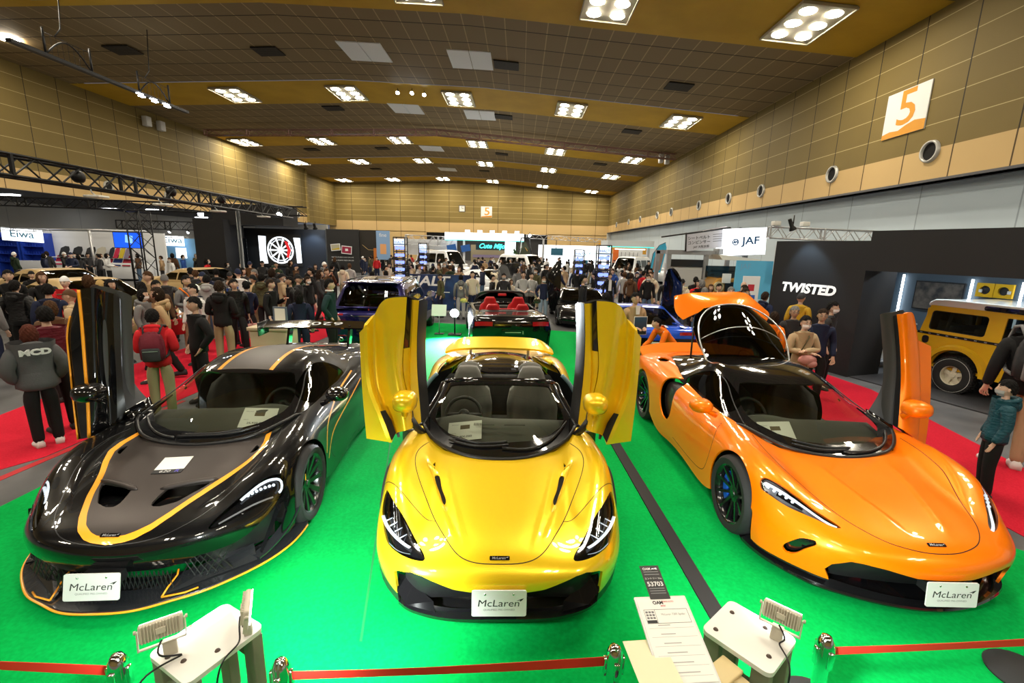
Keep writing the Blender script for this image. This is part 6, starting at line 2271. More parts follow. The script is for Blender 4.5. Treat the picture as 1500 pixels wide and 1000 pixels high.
 for k, x in enumerate((-24.6,-22.6,-21.4)):
  spot_lamp((x, 29.8,2.84),(x, 27,.5), 'small spot hanging under the short rear truss, %s from the left' % ('first', 'second', 'third')[k], size=.08, group='spots under the short truss')
 # black stand with the wheel screen
 t = thing('stand', 'tall black stand with a lit wheel picture on its back wall', 'stand', (-11,20,0))
 m_bw = mat('navy black stand wall', (.016,.022,.034), .55)
 MB().box((-1.85,-.2,1.62),(1.26,1.4,3.24)).build('side_block', M_BLACKW, t)
 MB().box((.05,.9,1.48),(4.4,.12,2.96)).build('back_wall', m_bw, t)
 MB().box((-.45,.2,3.45),(3.0,1.3,.82)).build('header_box', M_BLACKW, t)
 w, M = panel('wheel_picture', (-10.78,20.75,2.02), 1.92,1.42, mat('dark picture panel', (.03,.032,.036), .4), thick=.04, parent=None)
 tag(w, 'dark picture panel of a white car wheel with red caliper', 'picture')
 ml = mat('lit picture white', (.8,.85,.9), .4, emit=(.85,.93,1), estr=1.6)
 wp = MB()
 wp.lathe([(.53,.004),(.60,.004)], 40, M=M)
 wp.lathe([(.44,.004),(.47,.004)], 40, M=M)
 wp.lathe([(0,.004),(.12,.004)], 20, M=M)
 for k in range(10):
  a = 2 * PI * k / 10
  c, s_ = COS(a), SIN(a)
  wp.add([(.1 * c - .03 * s_, .1 * s_ + .03 * c, .005),(.56 * c - .035 * s_, .56 * s_ + .035 * c, .005),(.56 * c + .035 * s_, .56 * s_ - .035 * c, .005),(.1 * c + .03 * s_, .1 * s_ - .03 * c, .005)],[(0,1,2,3)], M=M)
 wp.build('wheel_image', ml, w)
 for (pts, nm) in (([(-.96,.62),(-.62,.60),(-.66,.0),(-.60,-.60),(-.96,-.62)], 'image_white_area'),([(.62,.56),(.92,.55),(.94,-.55),(.72,-.56),(.70,0)], 'image_white_area')):
  MB().prism(pts, .001,.004, 'z', M=M).build(nm, ml, w)
 MB().prism([(.20,.42),(.34,.38),(.48,.0),(.36,-.35),(.26,-.30),(.32,.02)], .006,.008, 'z', M=M).build('image_caliper', mat('lit red', (.5,.02,.02), .4, emit=(.9,.03,.04), estr=.7), w)
 gp, M = panel('glass_panel', (-12.3,20.2,1.85), .65,1.3, glass('stand glass', (.8,.9,1), .7), thick=.01)
 tag(gp, 'clear hanging panel with red line left of the wheel picture', 'panel')
 MB().prism(rect(.25,.05), .001,.003, 'z', M=M).build('panel_line', mat('lit red', (.5,.02,.02), .4), gp)
 for k, (x, e) in enumerate(((-12.4,30),(-9.3,30),(-8.9,0))):
  spot_lamp((x, 20.2,3.0),(x, 20.9,1.6), 'small white spot on top of the black wheel stand, %s' % ('left end', 'right of the picture', 'right end')[k], size=.10, energy=e * 2, color=(.6,.8,1), angle=100, group='spots on the wheel stand')
 spot_lamp((-10.0,19.4,3.5),(-10,15,.5), 'white spot on the corner of the black header box', size=.12)

def centre_stands():
 # dark poster stand
 t = thing('stand', 'dark poster stand with two framed car photographs, far left centre', 'stand', (-14.5,38,0))
 MB().box((-.05,.1,1.75),(2.7,.2,3.5)).build('poster_wall', mat('poster black', (.018,.018,.019), .6), t)
 MB().box((2.05,.3,1.74),(1.5,.2,3.46)).build('second_poster_wall', mat('poster brown black', (.02,.016,.012), .6), t)
 def pic(c, w, h, col, nm, tilt, lb):
  p, M = panel(nm, c, w, h, M_WHITEW, tilt=tilt, thick=.03)
  tag(p, lb, 'picture')
  MB().prism(rect(w * .88, h * .8), .001,.004, 'z', M=M).build('photograph', mat('photo ' + lb[:12], col, .5), p)
  return p, M
 p, M = pic((-15.1,37.85,2.05), .78,.55,(.42,.40,.30), 'framed_photograph', .10, 'small pale framed photograph on the dark poster wall')
 MB().prism([(-.3,-.2),(.3,-.2),(.3,-.05),(-.3,-.12)], .005,.008, 'z', M=M).build('photo_yellow', mat('photo yellow', (.5,.38,.04), .5), p)
 p, M = pic((-14.2,37.85,1.85), .85,.65,(.28,.015,.05), 'framed_photograph', -.08, 'small crimson framed photograph on the dark poster wall')
 MB().prism([(-.1,-.1),(.15,-.05),(.1,.12),(-.12,.1)], .005,.008, 'z', M=M).build('photo_white', M_WHITEW, p)
 for z in (1.25,1.0):
  text('poster_lettering', 'PHOTO STUDIO AND CAR LIFE', t, facing((-.1,-.02, z),(1,0,0),(0,0,1)), M_WHITEW, .13)
 MB().tube([(1.5,.18,2.3),(2.0,.18,1.9),(2.6,.18,1.9)], .02,5).build('poster_line', mat('poster gold line', (.45,.30,.12), .5), t)
 MB().box((2.55,.18,1.5),(.25,.04,1.1)).build('poster_flame', mat('poster orange', (.55,.16,.02), .5), t)
 o, M = panel('banner', (-11.1,37.6,2.3), 1.1,2.3, mat('banner blue white', (.22,.36,.60), .5))
 tag(o, 'tall blue and white banner right of the dark posters', 'banner')
 text('banner_lettering', 'fine', o, M @ MT((0,.8,.004)), M_WHITEW, .42)
 MB().prism(rect(.5,.8), .001,.004, 'z', M=M @ MT((0,-.3,0))).build('banner_flame', mat('banner flame', (.7,.35,.15), .5), o)
 o, M = panel('partition', (-8.6,45,2.2), 5.0,1.5, M_WHITEW)
 tag(o, 'white stand wall behind the left blue light towers', 'partition')
 truss('truss', (-10.8,44,3.3),(-6.2,44,3.2), .9,.5, M_ALU, 'silver truss cage above the left blue light towers', r=.04, cell=.5)
 # low dark blue HALT banner
 o, M = panel('barrier_banner', (-2.75,16.5,.72), 2.4,1.3, noise_col(mat('banner dark blue', (.01,.02,.08), .5), 3,(.006,.012,.05),(.015,.05,.16)))
 tag(o, 'low dark blue banner with white lettering behind the SUV', 'banner')
 text('banner_lettering', 'HALT', o, M @ MT((-.55,.40,.004)), M_WHITEW, .48, sx=1.25, shear=.2, bold=.012)
 MB().prism(rect(.7,.03), .001,.004, 'z', M=M @ MT((-.1,.02,0))).build('banner_line', M_WHITEW, o)
 for sx in (-1.1,1.1):
  MB().box((sx - 2.75,16.6,.05),(.08,.5,.1)).build('banner_foot', M_STEEL, o)
 # blue light towers
 blue = mat('tower light blue', (.05,.08,.5), .4, emit=(.20,.28,1.0), estr=2.2)
 for (x, y, h, lb) in ((-5.15,20,2.7, 'leftmost blue lit lattice tower behind the dark SUV'),(-5.6,27,2.5, 'blue lit lattice tower left of the low blue banner, farther of the left pair'),(3.2,25,2.35, 'blue lit lattice tower behind the black raised wing door'),(3.25,18,2.55, 'tall blue lit lattice tower nearest the blue supercar')):
  t = thing('light_tower', lb, 'light tower', (x, y, 0), 0, None)
  mb = MB()
  for sx in (-.24,.24):
   for sy in (-.24,.24):
    mb.bar((sx, sy, 0),(sx, sy, h), .025,6)
  n = int(h / .30)
  for k in range(n + 1):
   z = h * k / n
   for sx in (-.24,.24):
    mb.bar((sx, -.24, z),(sx, .24, z), .018,4)
    mb.bar((-.24, sx, z),(.24, sx, z), .018,4)
  mb.build('lattice', M_STEEL if x < -5.3 or y < 19 else M_STEEL, t)
  for k in range(n):
   lt = MB()
   z = h * (k + .5) / n
   for q in (-.11,.11):
    lt.box((q, -.20, z),(.15,.03, h / n * .42))
   lt.box((0,.0, z),(.36,.02, h / n * .3))
   lt.build('light_panel', blue, t)
  MB().box((0,-.2, h - .22),(.44,.06,.3)).build('tower_sign', mat('tower sign', (.6,.7,.9), .4, emit=(.6,.75,1), estr=1.2), t)
  text('tower_lettering', 'HALT', t, facing((0,-.235, h - .22),(1,0,0),(0,0,1)), mat('tower ink', (.01,.02,.2), .5), .16)
 # canopy with teal script
 t = thing('canopy', 'long white lit canopy with teal script sign in the far centre', 'canopy', (-3.3,45,0))
 MB().box((0,0,3.28),(7.3,4.0,.66)).build('fascia', M_LITW, t)
 MB().box((0,-2.02,2.93),(7.3,.04,.06)).build('teal_edge', mat('teal light line', (.02,.4,.35), .4, emit=(.05,.85,.7), estr=1.5), t)
 for x in (-3.4,-1.9,3.4):
  for y in (-1.8,):
   MB().box((x, y, 1.5),(.18,.18,3.0)).build('canopy_post', M_WHITEW, t)
 MB().box((2.4,-1.2,1.9),(1.0,.15,2.0)).build('white_pillar', M_LITW, t)
 MB().box((.6,1.5,1.7),(4.4,.1,1.7)).build('back_wall', mat('warm stand wall', (.40,.30,.16), .6), t)
 MB().box((.6,1.40,1.45),(4.0,.06,.28)).build('wall_strip', mat('stand strip', (.3,.22,.3), .6), t)
 for k in range(5):
  MB().box((-1.6 + 1.15 * k, -1.6,3.72),(.42,.4,.28)).build('canopy_lamp', M_LITW, t)
 sg, M = panel('script_sign', (-2.6,44.8,2.38), 3.3,.62, mat('sign dark teal', (.01,.03,.035), .5))
 tag(sg, 'dark sign with glowing teal script under the white canopy', 'sign')
 text('sign_lettering', 'Cute Mijor', sg, M @ MT((0,.05,.01)), mat('teal light letters', (.02,.5,.45), .4, emit=(.10,.95,.85), estr=1.6), .62, shear=.35, bold=.018)
 for k, x in enumerate((-6.3,-5.0)):
  o, M = panel('hanging_flag', (x, 42.8,2.2), .85,.6, mat('flag blue', (.02,.12,.45), .6), tilt=.2)
  tag(o, 'small blue flag hanging %s under the white canopy' % ('at the left post', 'right of the left post')[k], 'flag')
 # plants
 for k, (x, y, z0, lb) in enumerate(((-.35,43,1.2, 'leafy green plant before the white pillar under the canopy'),)):
  t = thing('potted_plant', lb, 'plant', (x, y, 0))
  MB().lathe([(0,0),(.25,0),(.32,.5),(.28,.5),(0,.48)], 14).build('pot', M_WHITEW, t)
  mb = MB()
  r2 = random.Random(4)
  for q in range(70):
   a, e, l = r2.uniform(0,2 * PI), r2.uniform(.2,1.4), r2.uniform(.5,1.1)
   p0 = Vector((0,0,.5 + r2.uniform(0,1.3)))
   p1 = p0 + Vector((COS(a) * COS(e), SIN(a) * COS(e), SIN(e))) * l
   sd = Vector((-SIN(a), COS(a), 0)) * .06
   mid = (p0 + p1) / 2 + Vector((0,0,.08))
   mb.add([p0, mid + sd, p1, mid - sd],[(0,1,2,3)])
  mb.bar((0,0,.4),(0,0,1.9), .04,6)
  mb.build('foliage', mat('plant green', (.04,.12,.03), .6), t)
 # dark green display cone
 t = thing('display_tower', 'dark green tapered display tower with white card, right of the script sign', 'display', (.45,40,0))
 dg = mat('dark olive cloth', (.03,.04,.02), .7)
 MB().add([(-.75,-.5,.5),(.75,-.5,.5),(.75,.5,.5),(-.75,.5,.5),(-.32,-.25,2.3),(.32,-.25,2.3),(.32,.25,2.3),(-.32,.25,2.3),(0,0,3.0)],[(0,1,5,4),(1,2,6,5),(2,3,7,6),(3,0,4,7),(4,5,8),(5,6,8),(6,7,8),(7,4,8),(0,3,2,1)]).build('cloth_cover', dg, t)
 fr = MB()
 for sx in (-1,1):
  fr.bar((sx * .85,-.4,0),(sx * .35,-.2,3.2), .05,6)
  fr.bar((sx * .85,.4,0),(sx * .35,.2,3.2), .05,6)
 fr.bar((-.36,-.2,3.2),(.36,-.2,3.2), .05,6)
 fr.build('frame', M_STEEL, t)
 MB().box((.15,-.46,1.35),(.55,.03,.45)).build('card', M_PLATE, t)
 MB().bar((0,-.3,2.4),(.2,-.55,2.1), .02,5).build('cord', mat('cord orange', (.6,.3,.03), .5), t)
 for k, sx in enumerate((-.3,.35)):
  spot_lamp((.45 + sx, 39.7,3.4),(.45 + sx * 3,36,1), '%s spot on top of the dark green display tower' % ('left', 'right')[k], size=.14)
 # right hand white stand and canopy
 truss('truss', (.6,44,3.6),(8.3,44,3.35), .35,.35, M_ALU, 'thin silver truss over the white stand, right of centre', r=.025, cell=.4)
 t = thing('stand', 'brightly lit white stand under the thin silver truss', 'stand', (5.6,47,0))
 MB().box((0,.4,1.6),(7.4,.2,2.2)).build('back_wall', M_LITW, t)
 MB().box((1.2,-.2,1.9),(4.4,.1,.8)).build('sign_board', M_LITW, t)
 text('sign_lettering', 'Toy-Factory', t, facing((1.6,-.27,1.9),(1,0,0),(0,0,1)), mat('teal ink', (.10,.50,.60), .5), .55, shear=.25)
 MB().box((-1.9,-.8,2.05),(1.2,.05,.7)).build('hanging_picture', mat('blue green picture', (.03,.16,.26), .5), t)
 MB().bar((-2.0,-.8,2.4),(-2.0,-.8,3.2), .03,5).build('picture_rod', M_STEEL, t)
 MB().box((-3.4,-3.2,1.6),(.18,.18,3.2)).build('post', M_ALU, t)
 for k, x in enumerate((-5.2,-4.4,-3.4)):
  MB().box((x, -.3,1.25),(.35,.05,.5)).build('poster', mat('poster ' + 'abc'[k],[(.55,.2,.15),(.06,.2,.5),(.6,.4,.3)][k], .6), t)
 MB().box((.3,-2.6,.85),(1.3,.1,1.0)).build('picture_board', mat('blue green picture', (.03,.16,.26), .5), t)
 t = thing('canopy', 'short white canopy on square posts at right of centre', 'canopy', (8.2,36,0))
 MB().box((0,0,2.86),(3.4,3.0,.44)).build('fascia', mat('grey white fascia', (.55,.58,.60), .5), t)
 MB().box((0,-1.52,2.60),(3.4,.03,.05)).build('teal_edge', mat('teal light line', (.02,.4,.35), .4), t)
 MB().box((.2,-.4,2.45),(2.2,.5,.08)).build('strip_lamp', M_LITW, t)
 for x in (-1.6,1.35):
  MB().box((x, -1.3,1.32),(.2,.2,2.64)).build('canopy_post', M_ALU, t)
 o, M = panel('display_wall', (9.5,41,1.75), 2.6,1.4, M_WHITEW)
 tag(o, 'white display wall with an orange end under the right canopy', 'display')
 MB().prism(rect(.5,1.4), .001,.02, 'z', M=M @ MT((-1.05,0,0))).build('orange_end', mat('display orange', (.75,.16,.02), .5), o)
 for k in range(5):
  MB().bar((8.9 + .35 * k, 40.9,1.3),(8.95 + .35 * k, 40.9,2.2), .02,4).build('hanging_tool', M_INKG, o)
 fl = [(-.25,0),(-.10,1.2),(.25,1.72),(.62,1.9),(.72,1.6),(.60,.8),(.45,0)]
 t = thing('feather_flag', 'sky blue feather flag with dark picture right of the short canopy', 'flag', (8.7,30,0))
 MB().prism([(a, b + 1.0) for a, b in fl], 0,.02, 'y').build('flag_cloth', mat('flag sky blue', (.04,.38,.62), .6), t)
 MB().prism([(a * .7 + .08, b * .7 + 1.15) for a, b in fl], -.01,.0, 'y').build('flag_picture', mat('flag picture', (.25,.18,.15), .6), t)
 MB().tube([(-.27,0,0),(-.26,0,1.0),(-.12,0,2.2),(.24,0,2.74),(.64,0,2.93)], .02,6).build('flag_pole', M_TRIM, t)
 o, M = panel('orange_fascia', (11.5,52,2.6), 5.5,1.3, mat('amber board', (.55,.28,.03), .6))
 tag(o, 'long amber board behind the short white canopy', 'board')

def right_side():
 grey = mat('simulator grey paint', (.26,.27,.28), .5,.2)
 t = thing('seat_belt_simulator', 'grey frame seat-belt simulator rig with tilted sign boards on top', 'simulator', (6.8,17,0))
 mb = MB()
 for x in (-1.35,.0,1.4):
  mb.box((x, 0,1.2),(.14,.14,2.4))
 mb.box((0,0,2.36),(2.9,.2,.16))
 mb.box((.95,-.1,2.42),(1.3,.5,.2))
 for x in (-1.35,1.4):
  mb.box((x, 1.4,1.2),(.14,.14,2.4))
 mb.box((.02,1.4,2.36),(2.9,.14,.14))
 mb.bar((.2,-.05,1.72),(1.4,-.05,1.72), .025,6)
 mb.build('frame', grey, t)
 MB().box((-.7,.3,1.3),(1.2,.6,1.3)).build('control_box', mat('light grey cabinet', (.42,.43,.44), .5), t)
 MB().box((-.7,-.02,1.98),(1.2,.04,.26)).build('dark_vent', M_TRIM, t)
 MB().prism([(.15,2.32),(1.6,2.18),(1.62,2.10),(.3,2.14)], -.7,.6, 'y').build('awning', mat('awning white', (.75,.74,.68), .6), t)
 MB().box((0,.6,.25),(3.4,2.2,.5)).build('platform', M_TRIM, t)
 M = facing((-.12,-.2,2.83),(1,0,.10),(0,0,1))
 b = MB().prism([(-.72,-.36),(.70,-.30),(.70,.42),(-.74,.28)], -.03,.0, 'z', M=M).build('sign_board', mat('pale lilac board', (.52,.53,.60), .5), t)
 text('board_lettering', 'シートベルト', b, M @ MT((-.28,.08,.004)), M_INK, .135, bold=.002)
 text('board_lettering', 'コンビンサー', b, M @ MT((-.28,-.08,.004)), M_INK, .135, bold=.002)
 text('board_small_lettering', 'JAF 大阪支部', b, M @ MT((-.2,-.24,.004)), M_INK, .10, bold=.001)
 for k in range(4):
  MB().prism(rect(.42,.02), .001,.004, 'z', M=M @ MT((.42,.16 - .08 * k, 0))).build('board_line', M_INKG, b)
 fr = MB()
 fr.bar((-1.75,-.2,2.88),(.66,-.2,3.26), .03,6)
 fr.bar((.60,-.2,2.45),(.66,-.2,3.26), .04,6)
 fr.bar((.72,-.2,2.45),(1.0,-.2,3.26), .04,6)
 fr.bar((.66,-.2,3.2),(1.0,-.2,3.22), .03,6)
 fr.bar((1.0,-.2,3.26),(1.75,-.2,2.98), .025,6)
 fr.bar((-.84,-.2,2.4),(-.88,-.2,3.05), .03,6)
 fr.build('sign_frame', M_TRIM, t)
 MB().add([(1.0,-.2,3.22),(1.72,-.2,2.98),(1.0,-.2,2.95)],[(0,1,2)]).build('side_wing_board', mat('grey board', (.40,.42,.45), .5), t)
 # amber off-road car with round lamps on the rig
 amb = paint('amber brown paint', (.42,.20,.015), .1,.35)
 c = thing('off_roader', 'amber square off-road car front with round headlamps under the simulator rig', 'car', (7.45,16.2,0))
 body = MB()
 body.prism([(-.72,.75),(.72,.75),(.76,1.25),(.55,1.52),(-.55,1.52),(-.76,1.25)], -.2,1.3, 'y')
 bo = body.build('body_shell', amb, c)
 md = bo.modifiers.new('soft edges', 'BEVEL')
 md.width = .06
 md.segments = 3
 MB().box((0,-.215,1.22),(.62,.03,.34), bev=.01).build('grille', M_TRIM, c)
 for sx in (-1,1):
  L = MB().lathe([(0,.03),(.12,.02),(.15,.0),(.17,.04),(.18,-.02)], 22, M=MT((sx * .52,-.21,1.22)) @ MR(PI / 2,4, 'X'))
  L.build('headlamp', mat('lamp cream glass', (.62,.52,.30), .2), c)
  MB().box((sx * .65,.1,.45),(.22,.7,.7), bev=.08).build('wheel', M_RUB, c)
 MB().box((0,-.3,.86),(1.5,.16,.16), bev=.03).build('bumper', M_TRIM, c)
 MB().box((0,.75,1.70),(1.3,.06,.42)).build('windscreen', M_SIDEG, c)
 MB().box((-.3,-.26,1.52),(.28,.06,.32)).build('paper_notice', M_PAPER, c)
 g = thing('yellow_green_machine', 'low lime green machine behind the woman in red', 'machine', (5.9,15.6,0))
 MB().box((0,0,.7),(.9,.7,1.0), bev=.1).build('machine_body', mat('lime paint', (.40,.45,.08), .5), g)
 MB().box((0,-.36,.95),(.8,.03,.12)).build('machine_vent', M_TRIM, g)
 # JAF sign box
 o, M = panel('association_sign', (7.9,16.4,2.78), 1.35,.92, M_LITW, thick=.9, tilt=.06)
 tag(o, 'white lit box sign with blue emblem and three blue letters', 'sign')
 jb = mat('sign blue', (.012,.09,.25), .5)
 text('sign_lettering', 'JAF', o, M @ MT((.15,.02,.005)), jb, .36, sx=1.2, bold=.008)
 em = MB()
 em.lathe([(.08,.006),(.115,.006)], 24, M=M @ MT((-.38,.0,0)))
 em.add([(-.46,-.02,.008),(-.40,.09,.008),(-.36,-.06,.008)],[(0,1,2)], M=M)
 em.add([(-.38,.0,.008),(-.32,.08,.008),(-.30,-.05,.008)],[(0,1,2)], M=M)
 em.build('emblem', jb, o)
 truss('truss', (7.9,15,3.22),(10.9,14.4,3.12), .34,.3, M_ALU, 'silver truss above the black wall at right', r=.022, cell=.24)
 for k, (x, lb) in enumerate(((8.0, 'left'),(8.9, 'right'))):
  q = MB().box((x, 14.85,3.32),(.22,.2,.14), bev=.02).build('floodlight', mat('white lamp casing', (.62,.62,.58), .45))
  tag(q, 'white floodlight on top of the silver truss, %s one' % lb, 'floodlight')
 for k, z in enumerate((2.72,2.55)):
  q, M = panel('white_board', (8.9,14.9,2.2), 1.5,.95, mat('board grey white', (.5,.52,.52), .6)) if k == 0 else (None, None)
  if q:
   tag(q, 'grey white board below the silver truss, left of the black wall', 'board')
 o, M = panel('cloud_panel', (7.75,15.2,1.35), 1.3,1.6, mat('panel sky blue', (.10,.42,.68), .6))
 tag(o, 'sky blue panel with white clouds left of the black wall', 'panel')
 cl = MB()
 for (x, y, r) in ((-.5,-.55,.2),(-.3,-.45,.22),(-.1,-.6,.2),(.2,-.62,.18),(.45,-.55,.2)):
  cl.lathe([(0,.004),(r, .004)], 18, M=M @ MT((x, y, 0)))
 cl.build('cloud', mat('cloud pale blue', (.5,.68,.78), .6), o)
 text('panel_lettering', 'JAF', o, M @ MT((-.35,.6,.004)), M_SKYB, .25)
 o, M = panel('notice_board', (7.15,14.2,1.25), .5,.9, M_WHITEW)
 tag(o, 'white notice with red and blue marks beside the cloud panel', 'notice')
 MB().prism(rect(.2,.2), .001,.004, 'z', M=M @ MT((0,.1,0))).build('notice_red', mat('notice red', (.5,.03,.05), .5), o)
 MB().prism(rect(.2,.15), .001,.004, 'z', M=M @ MT((.05,-.2,0))).build('notice_blue', mat('notice blue', (.03,.12,.5), .5), o)
 # black wall with TWISTED lettering and alcove with the off-roader
 A, u = Vector((5.95,10.9,0)), Vector((.331,-.944,0)).normalized()
 n = Vector((u.y, -u.x, 0))      # towards the aisle
 back = -n
 t = thing('display_stand', 'tall black stand wall with white lettering and lit alcove', 'stand', (0,0,0))
 def slab(t0, t1, d0, d1, z0, z1):
  vs = []
  for tt, dd in ((t0, d0),(t1, d0),(t1, d1),(t0, d1)):
   for z in (z0, z1):
    p = A + u * tt + back * dd
    vs.append((p.x, p.y, z))
  return MB().add(vs, [(0,2,3,1),(2,4,5,3),(4,6,7,5),(6,0,1,7),(1,3,5,7),(0,6,4,2)])
 slab(0,2.08,0,.9,0,2.68).build('front_wall', M_BLACKW, t)
 slab(2.08,7.6,0,.5,2.12,2.86).build('header', M_BLACKW, t)
 slab(.60,.72,.9,2.6,0,2.5).build('alcove_return', M_BLACKW, t)
 bw = slab(.6,8.4,2.6,2.75,0,2.6).build('alcove_back', mat('slate blue stand wall', (.05,.075,.10), .6), t)
 slab(2.10,8.0,.05,2.58,.0,.02).build('stand_floor', mat('charcoal stand floor', (.03,.03,.034), .5), t)
 slab(.72,8.0,.92,2.6,2.45,2.5).build('alcove_ceiling', M_BLACKW, t)
 def onback(tt, z, off=.03):
  p = A + u * tt + back * (2.6 - off)
  return (p.x, p.y, z)
 Mw = lambda tt, z, off=.03: facing(onback(tt, z, off), tuple(u),(0,0,1))
 p = A + u * .93 + n * .012
 text('wall_lettering', 'TWISTED', t, facing((p.x, p.y, 1.66), tuple(u),(0,0,1)), mat('lit white lettering', (.8,.8,.8), .5, emit=(1,1,1), estr=.35), .27, shear=.16, sx=1.12, bold=.013)
 # the light strips lean with the wall fittings
 for k, (tt, z0, z1) in enumerate(((1.22,.80,2.0),(2.47,.9,1.98),(3.23,.9,1.98))):
  M = Mw(tt, 0)
  o = MB().bar((0, z0,.03),(0.0, z1,.03), .022,8, M=M).build('light_strip', M_LED)
  tag(o, '%s vertical white light strip in the lit alcove' % ('left', 'middle', 'right')[k], 'light', 'alcove light strips')
 M = Mw(1.93,1.58)
 o = MB().prism(rect(.88,.62), 0,.04, 'z', M=M).build('wall_picture', M_TRIM)
 tag(o, 'dark rocky landscape picture in the lit alcove', 'picture')
 MB().prism(rect(.84,.57), .041,.044, 'z', M=M).build('landscape', noise_col(mat('rock picture', (.06,.05,.04), .5), 6,(.02,.02,.022),(.12,.10,.08)), o)
 for k, tt in enumerate((2.70,2.98)):
  M = Mw(tt, 1.79)
  o = thing('lamp_surround', '%s square mustard lamp surround hung in the lit alcove' % ('left', 'right')[k], 'car part', (0,0,0), 0, 'mustard lamp surrounds')
  sq = MB()
  for a in range(24):
   a0, a1 = 2 * PI * a / 24,2 * PI * (a + 1) / 24
   def sqp(q):
    c, s_ = COS(q), SIN(q)
    k_ = .135 / max(abs(c), abs(s_))
    return (c * k_, s_ * k_)
   r = .082
   (x0, y0),(x1, y1) = sqp(a0), sqp(a1)
   for (z, fl) in ((.06,1),(.0,0)):
    pass
   sq.add([(r * COS(a0), r * SIN(a0), .06),(x0, y0,.06),(x1, y1,.06),(r * COS(a1), r * SIN(a1), .06),(x0, y0,.0),(x1, y1,0),(r * COS(a0), r * SIN(a0), 0),(r * COS(a1), r * SIN(a1), 0)],[(0,1,2,3),(1,4,5,2),(0,3,7,6)], M=M)
  sq.build('surround', mat('mustard yellow paint', (.62,.36,.012), .3), o)
  MB().lathe([(0,.01),(.082,.01)], 20, M=M).build('opening', M_INK, o)
  MB().box((-.06 if k == 0 else .09,-.02,.065),(.05,.06,.02), M=M).build('small_lamp', M_PLATE, o)
 M = Mw(3.42,1.78)
 o = MB().lathe([(0,.02),(.13,.02),(.15,.0)], 24, M=M).build('round_badge', M_TRIM)
 tag(o, 'round dark badge with a white T at the alcove right edge', 'badge')
 MB().lathe([(.118,.022),(.13,.022)], 24, M=M).build('badge_ring', M_PLATE, o)
 text('badge_letter', 'T', o, M @ MT((0,0,.024)), M_PLATE, .17, bold=.004)
 p = A + u * .75 + n * .45
 spot_lamp((p.x, p.y, 2.92), tuple(A + u * .9 + Vector((0,0,1.9))), 'small spot washing the top of the black wall', size=.07, energy=60, angle=75, color=(.55,.8,1.0))
 for k, tt in enumerate((1.9,3.6)):
  p = A + u * tt + back * 1.2
  l = bpy.data.lights.new('alcove_lamp', 'AREA')
  l.shape = 'RECTANGLE'
  l.size, l.size_y = 1.4,.2
  l.energy = 26
  l.color = (.8,.92,1)
  ob = bpy.data.objects.new('alcove_lamp', l)
  COL.objects.link(ob)
  ob.location = (p.x, p.y, 2.43)
  ob.rotation_euler = (0,0, math.atan2(u.y, u.x))
 # white shelf cabinet seen past the raised door
 p = A + u * 1.55 + back * 1.5
 o = thing('display_cabinet', 'glazed white shelf cabinet at the alcove left end', 'cabinet', (p.x, p.y, 0), math.atan2(u.y, u.x))
 MB().box((0,.5,.55),(.08,.9,1.1)).build('cabinet_back', M_WHITEW, o)
 for z in (.15,.55,.95):
  MB().box((-.0,.45, z),(.4,.9,.03)).build('shelf', M_WHITEW, o)
 off_roader()

def ceiling_rig():
 # thin pink truss across the hall under the ceiling
 m = mat('dusty pink truss', (.30,.16,.14), .5,.3)
 pts = [(-27.2,41.4,11.6),(-7.4,41.8,12.1),(13.4,42.4,10.65)]
 for k, (a, b) in enumerate(zip(pts[:-1], pts[1:])):
  truss('ceiling_truss', a, b, .45,.4, m, 'thin pink brown truss under the ceiling, %s half' % ('left', 'right')[k], 'truss', r=.035, cell=.6)
 lb = ['left', 'middle', 'right']
 for k, (x, y) in enumerate(((-8.2,32.1),(-7.25,32.0),(-6.5,32.2))):
  spot_lamp((x, y, ceil_z(x) - .35),(x, y - 6,6), 'small spot on the nearest ochre band left of the ridge, %s of three' % lb[k], size=.13, group='three ceiling spots')
 for k, (x, y) in enumerate(((12.3,43.0),(12.9,43.2))):
  o = MB().box((x, y, ceil_z(x) - .55),(.35,.5,.8), bev=.04).build('ceiling_speaker', mat('white speaker', (.5,.5,.48), .5))
  tag(o, 'white speaker box by the right wall under the pink truss, %s of two' % ('left', 'right')[k], 'speaker')
  MB().bar((x, y, ceil_z(x) - .2),(x, y, ceil_z(x)), .03,6).build('hanger', M_STEEL, o)
 for k, y in enumerate((36.8,38.2)):
  o = MB().box((-28.6, y, 11.1),(.4,.5,.7), bev=.04).build('wall_speaker', mat('white speaker', (.5,.5,.48), .5))
  tag(o, 'white speaker box high on the left wall, %s of two' % ('nearer', 'farther')[k], 'speaker')
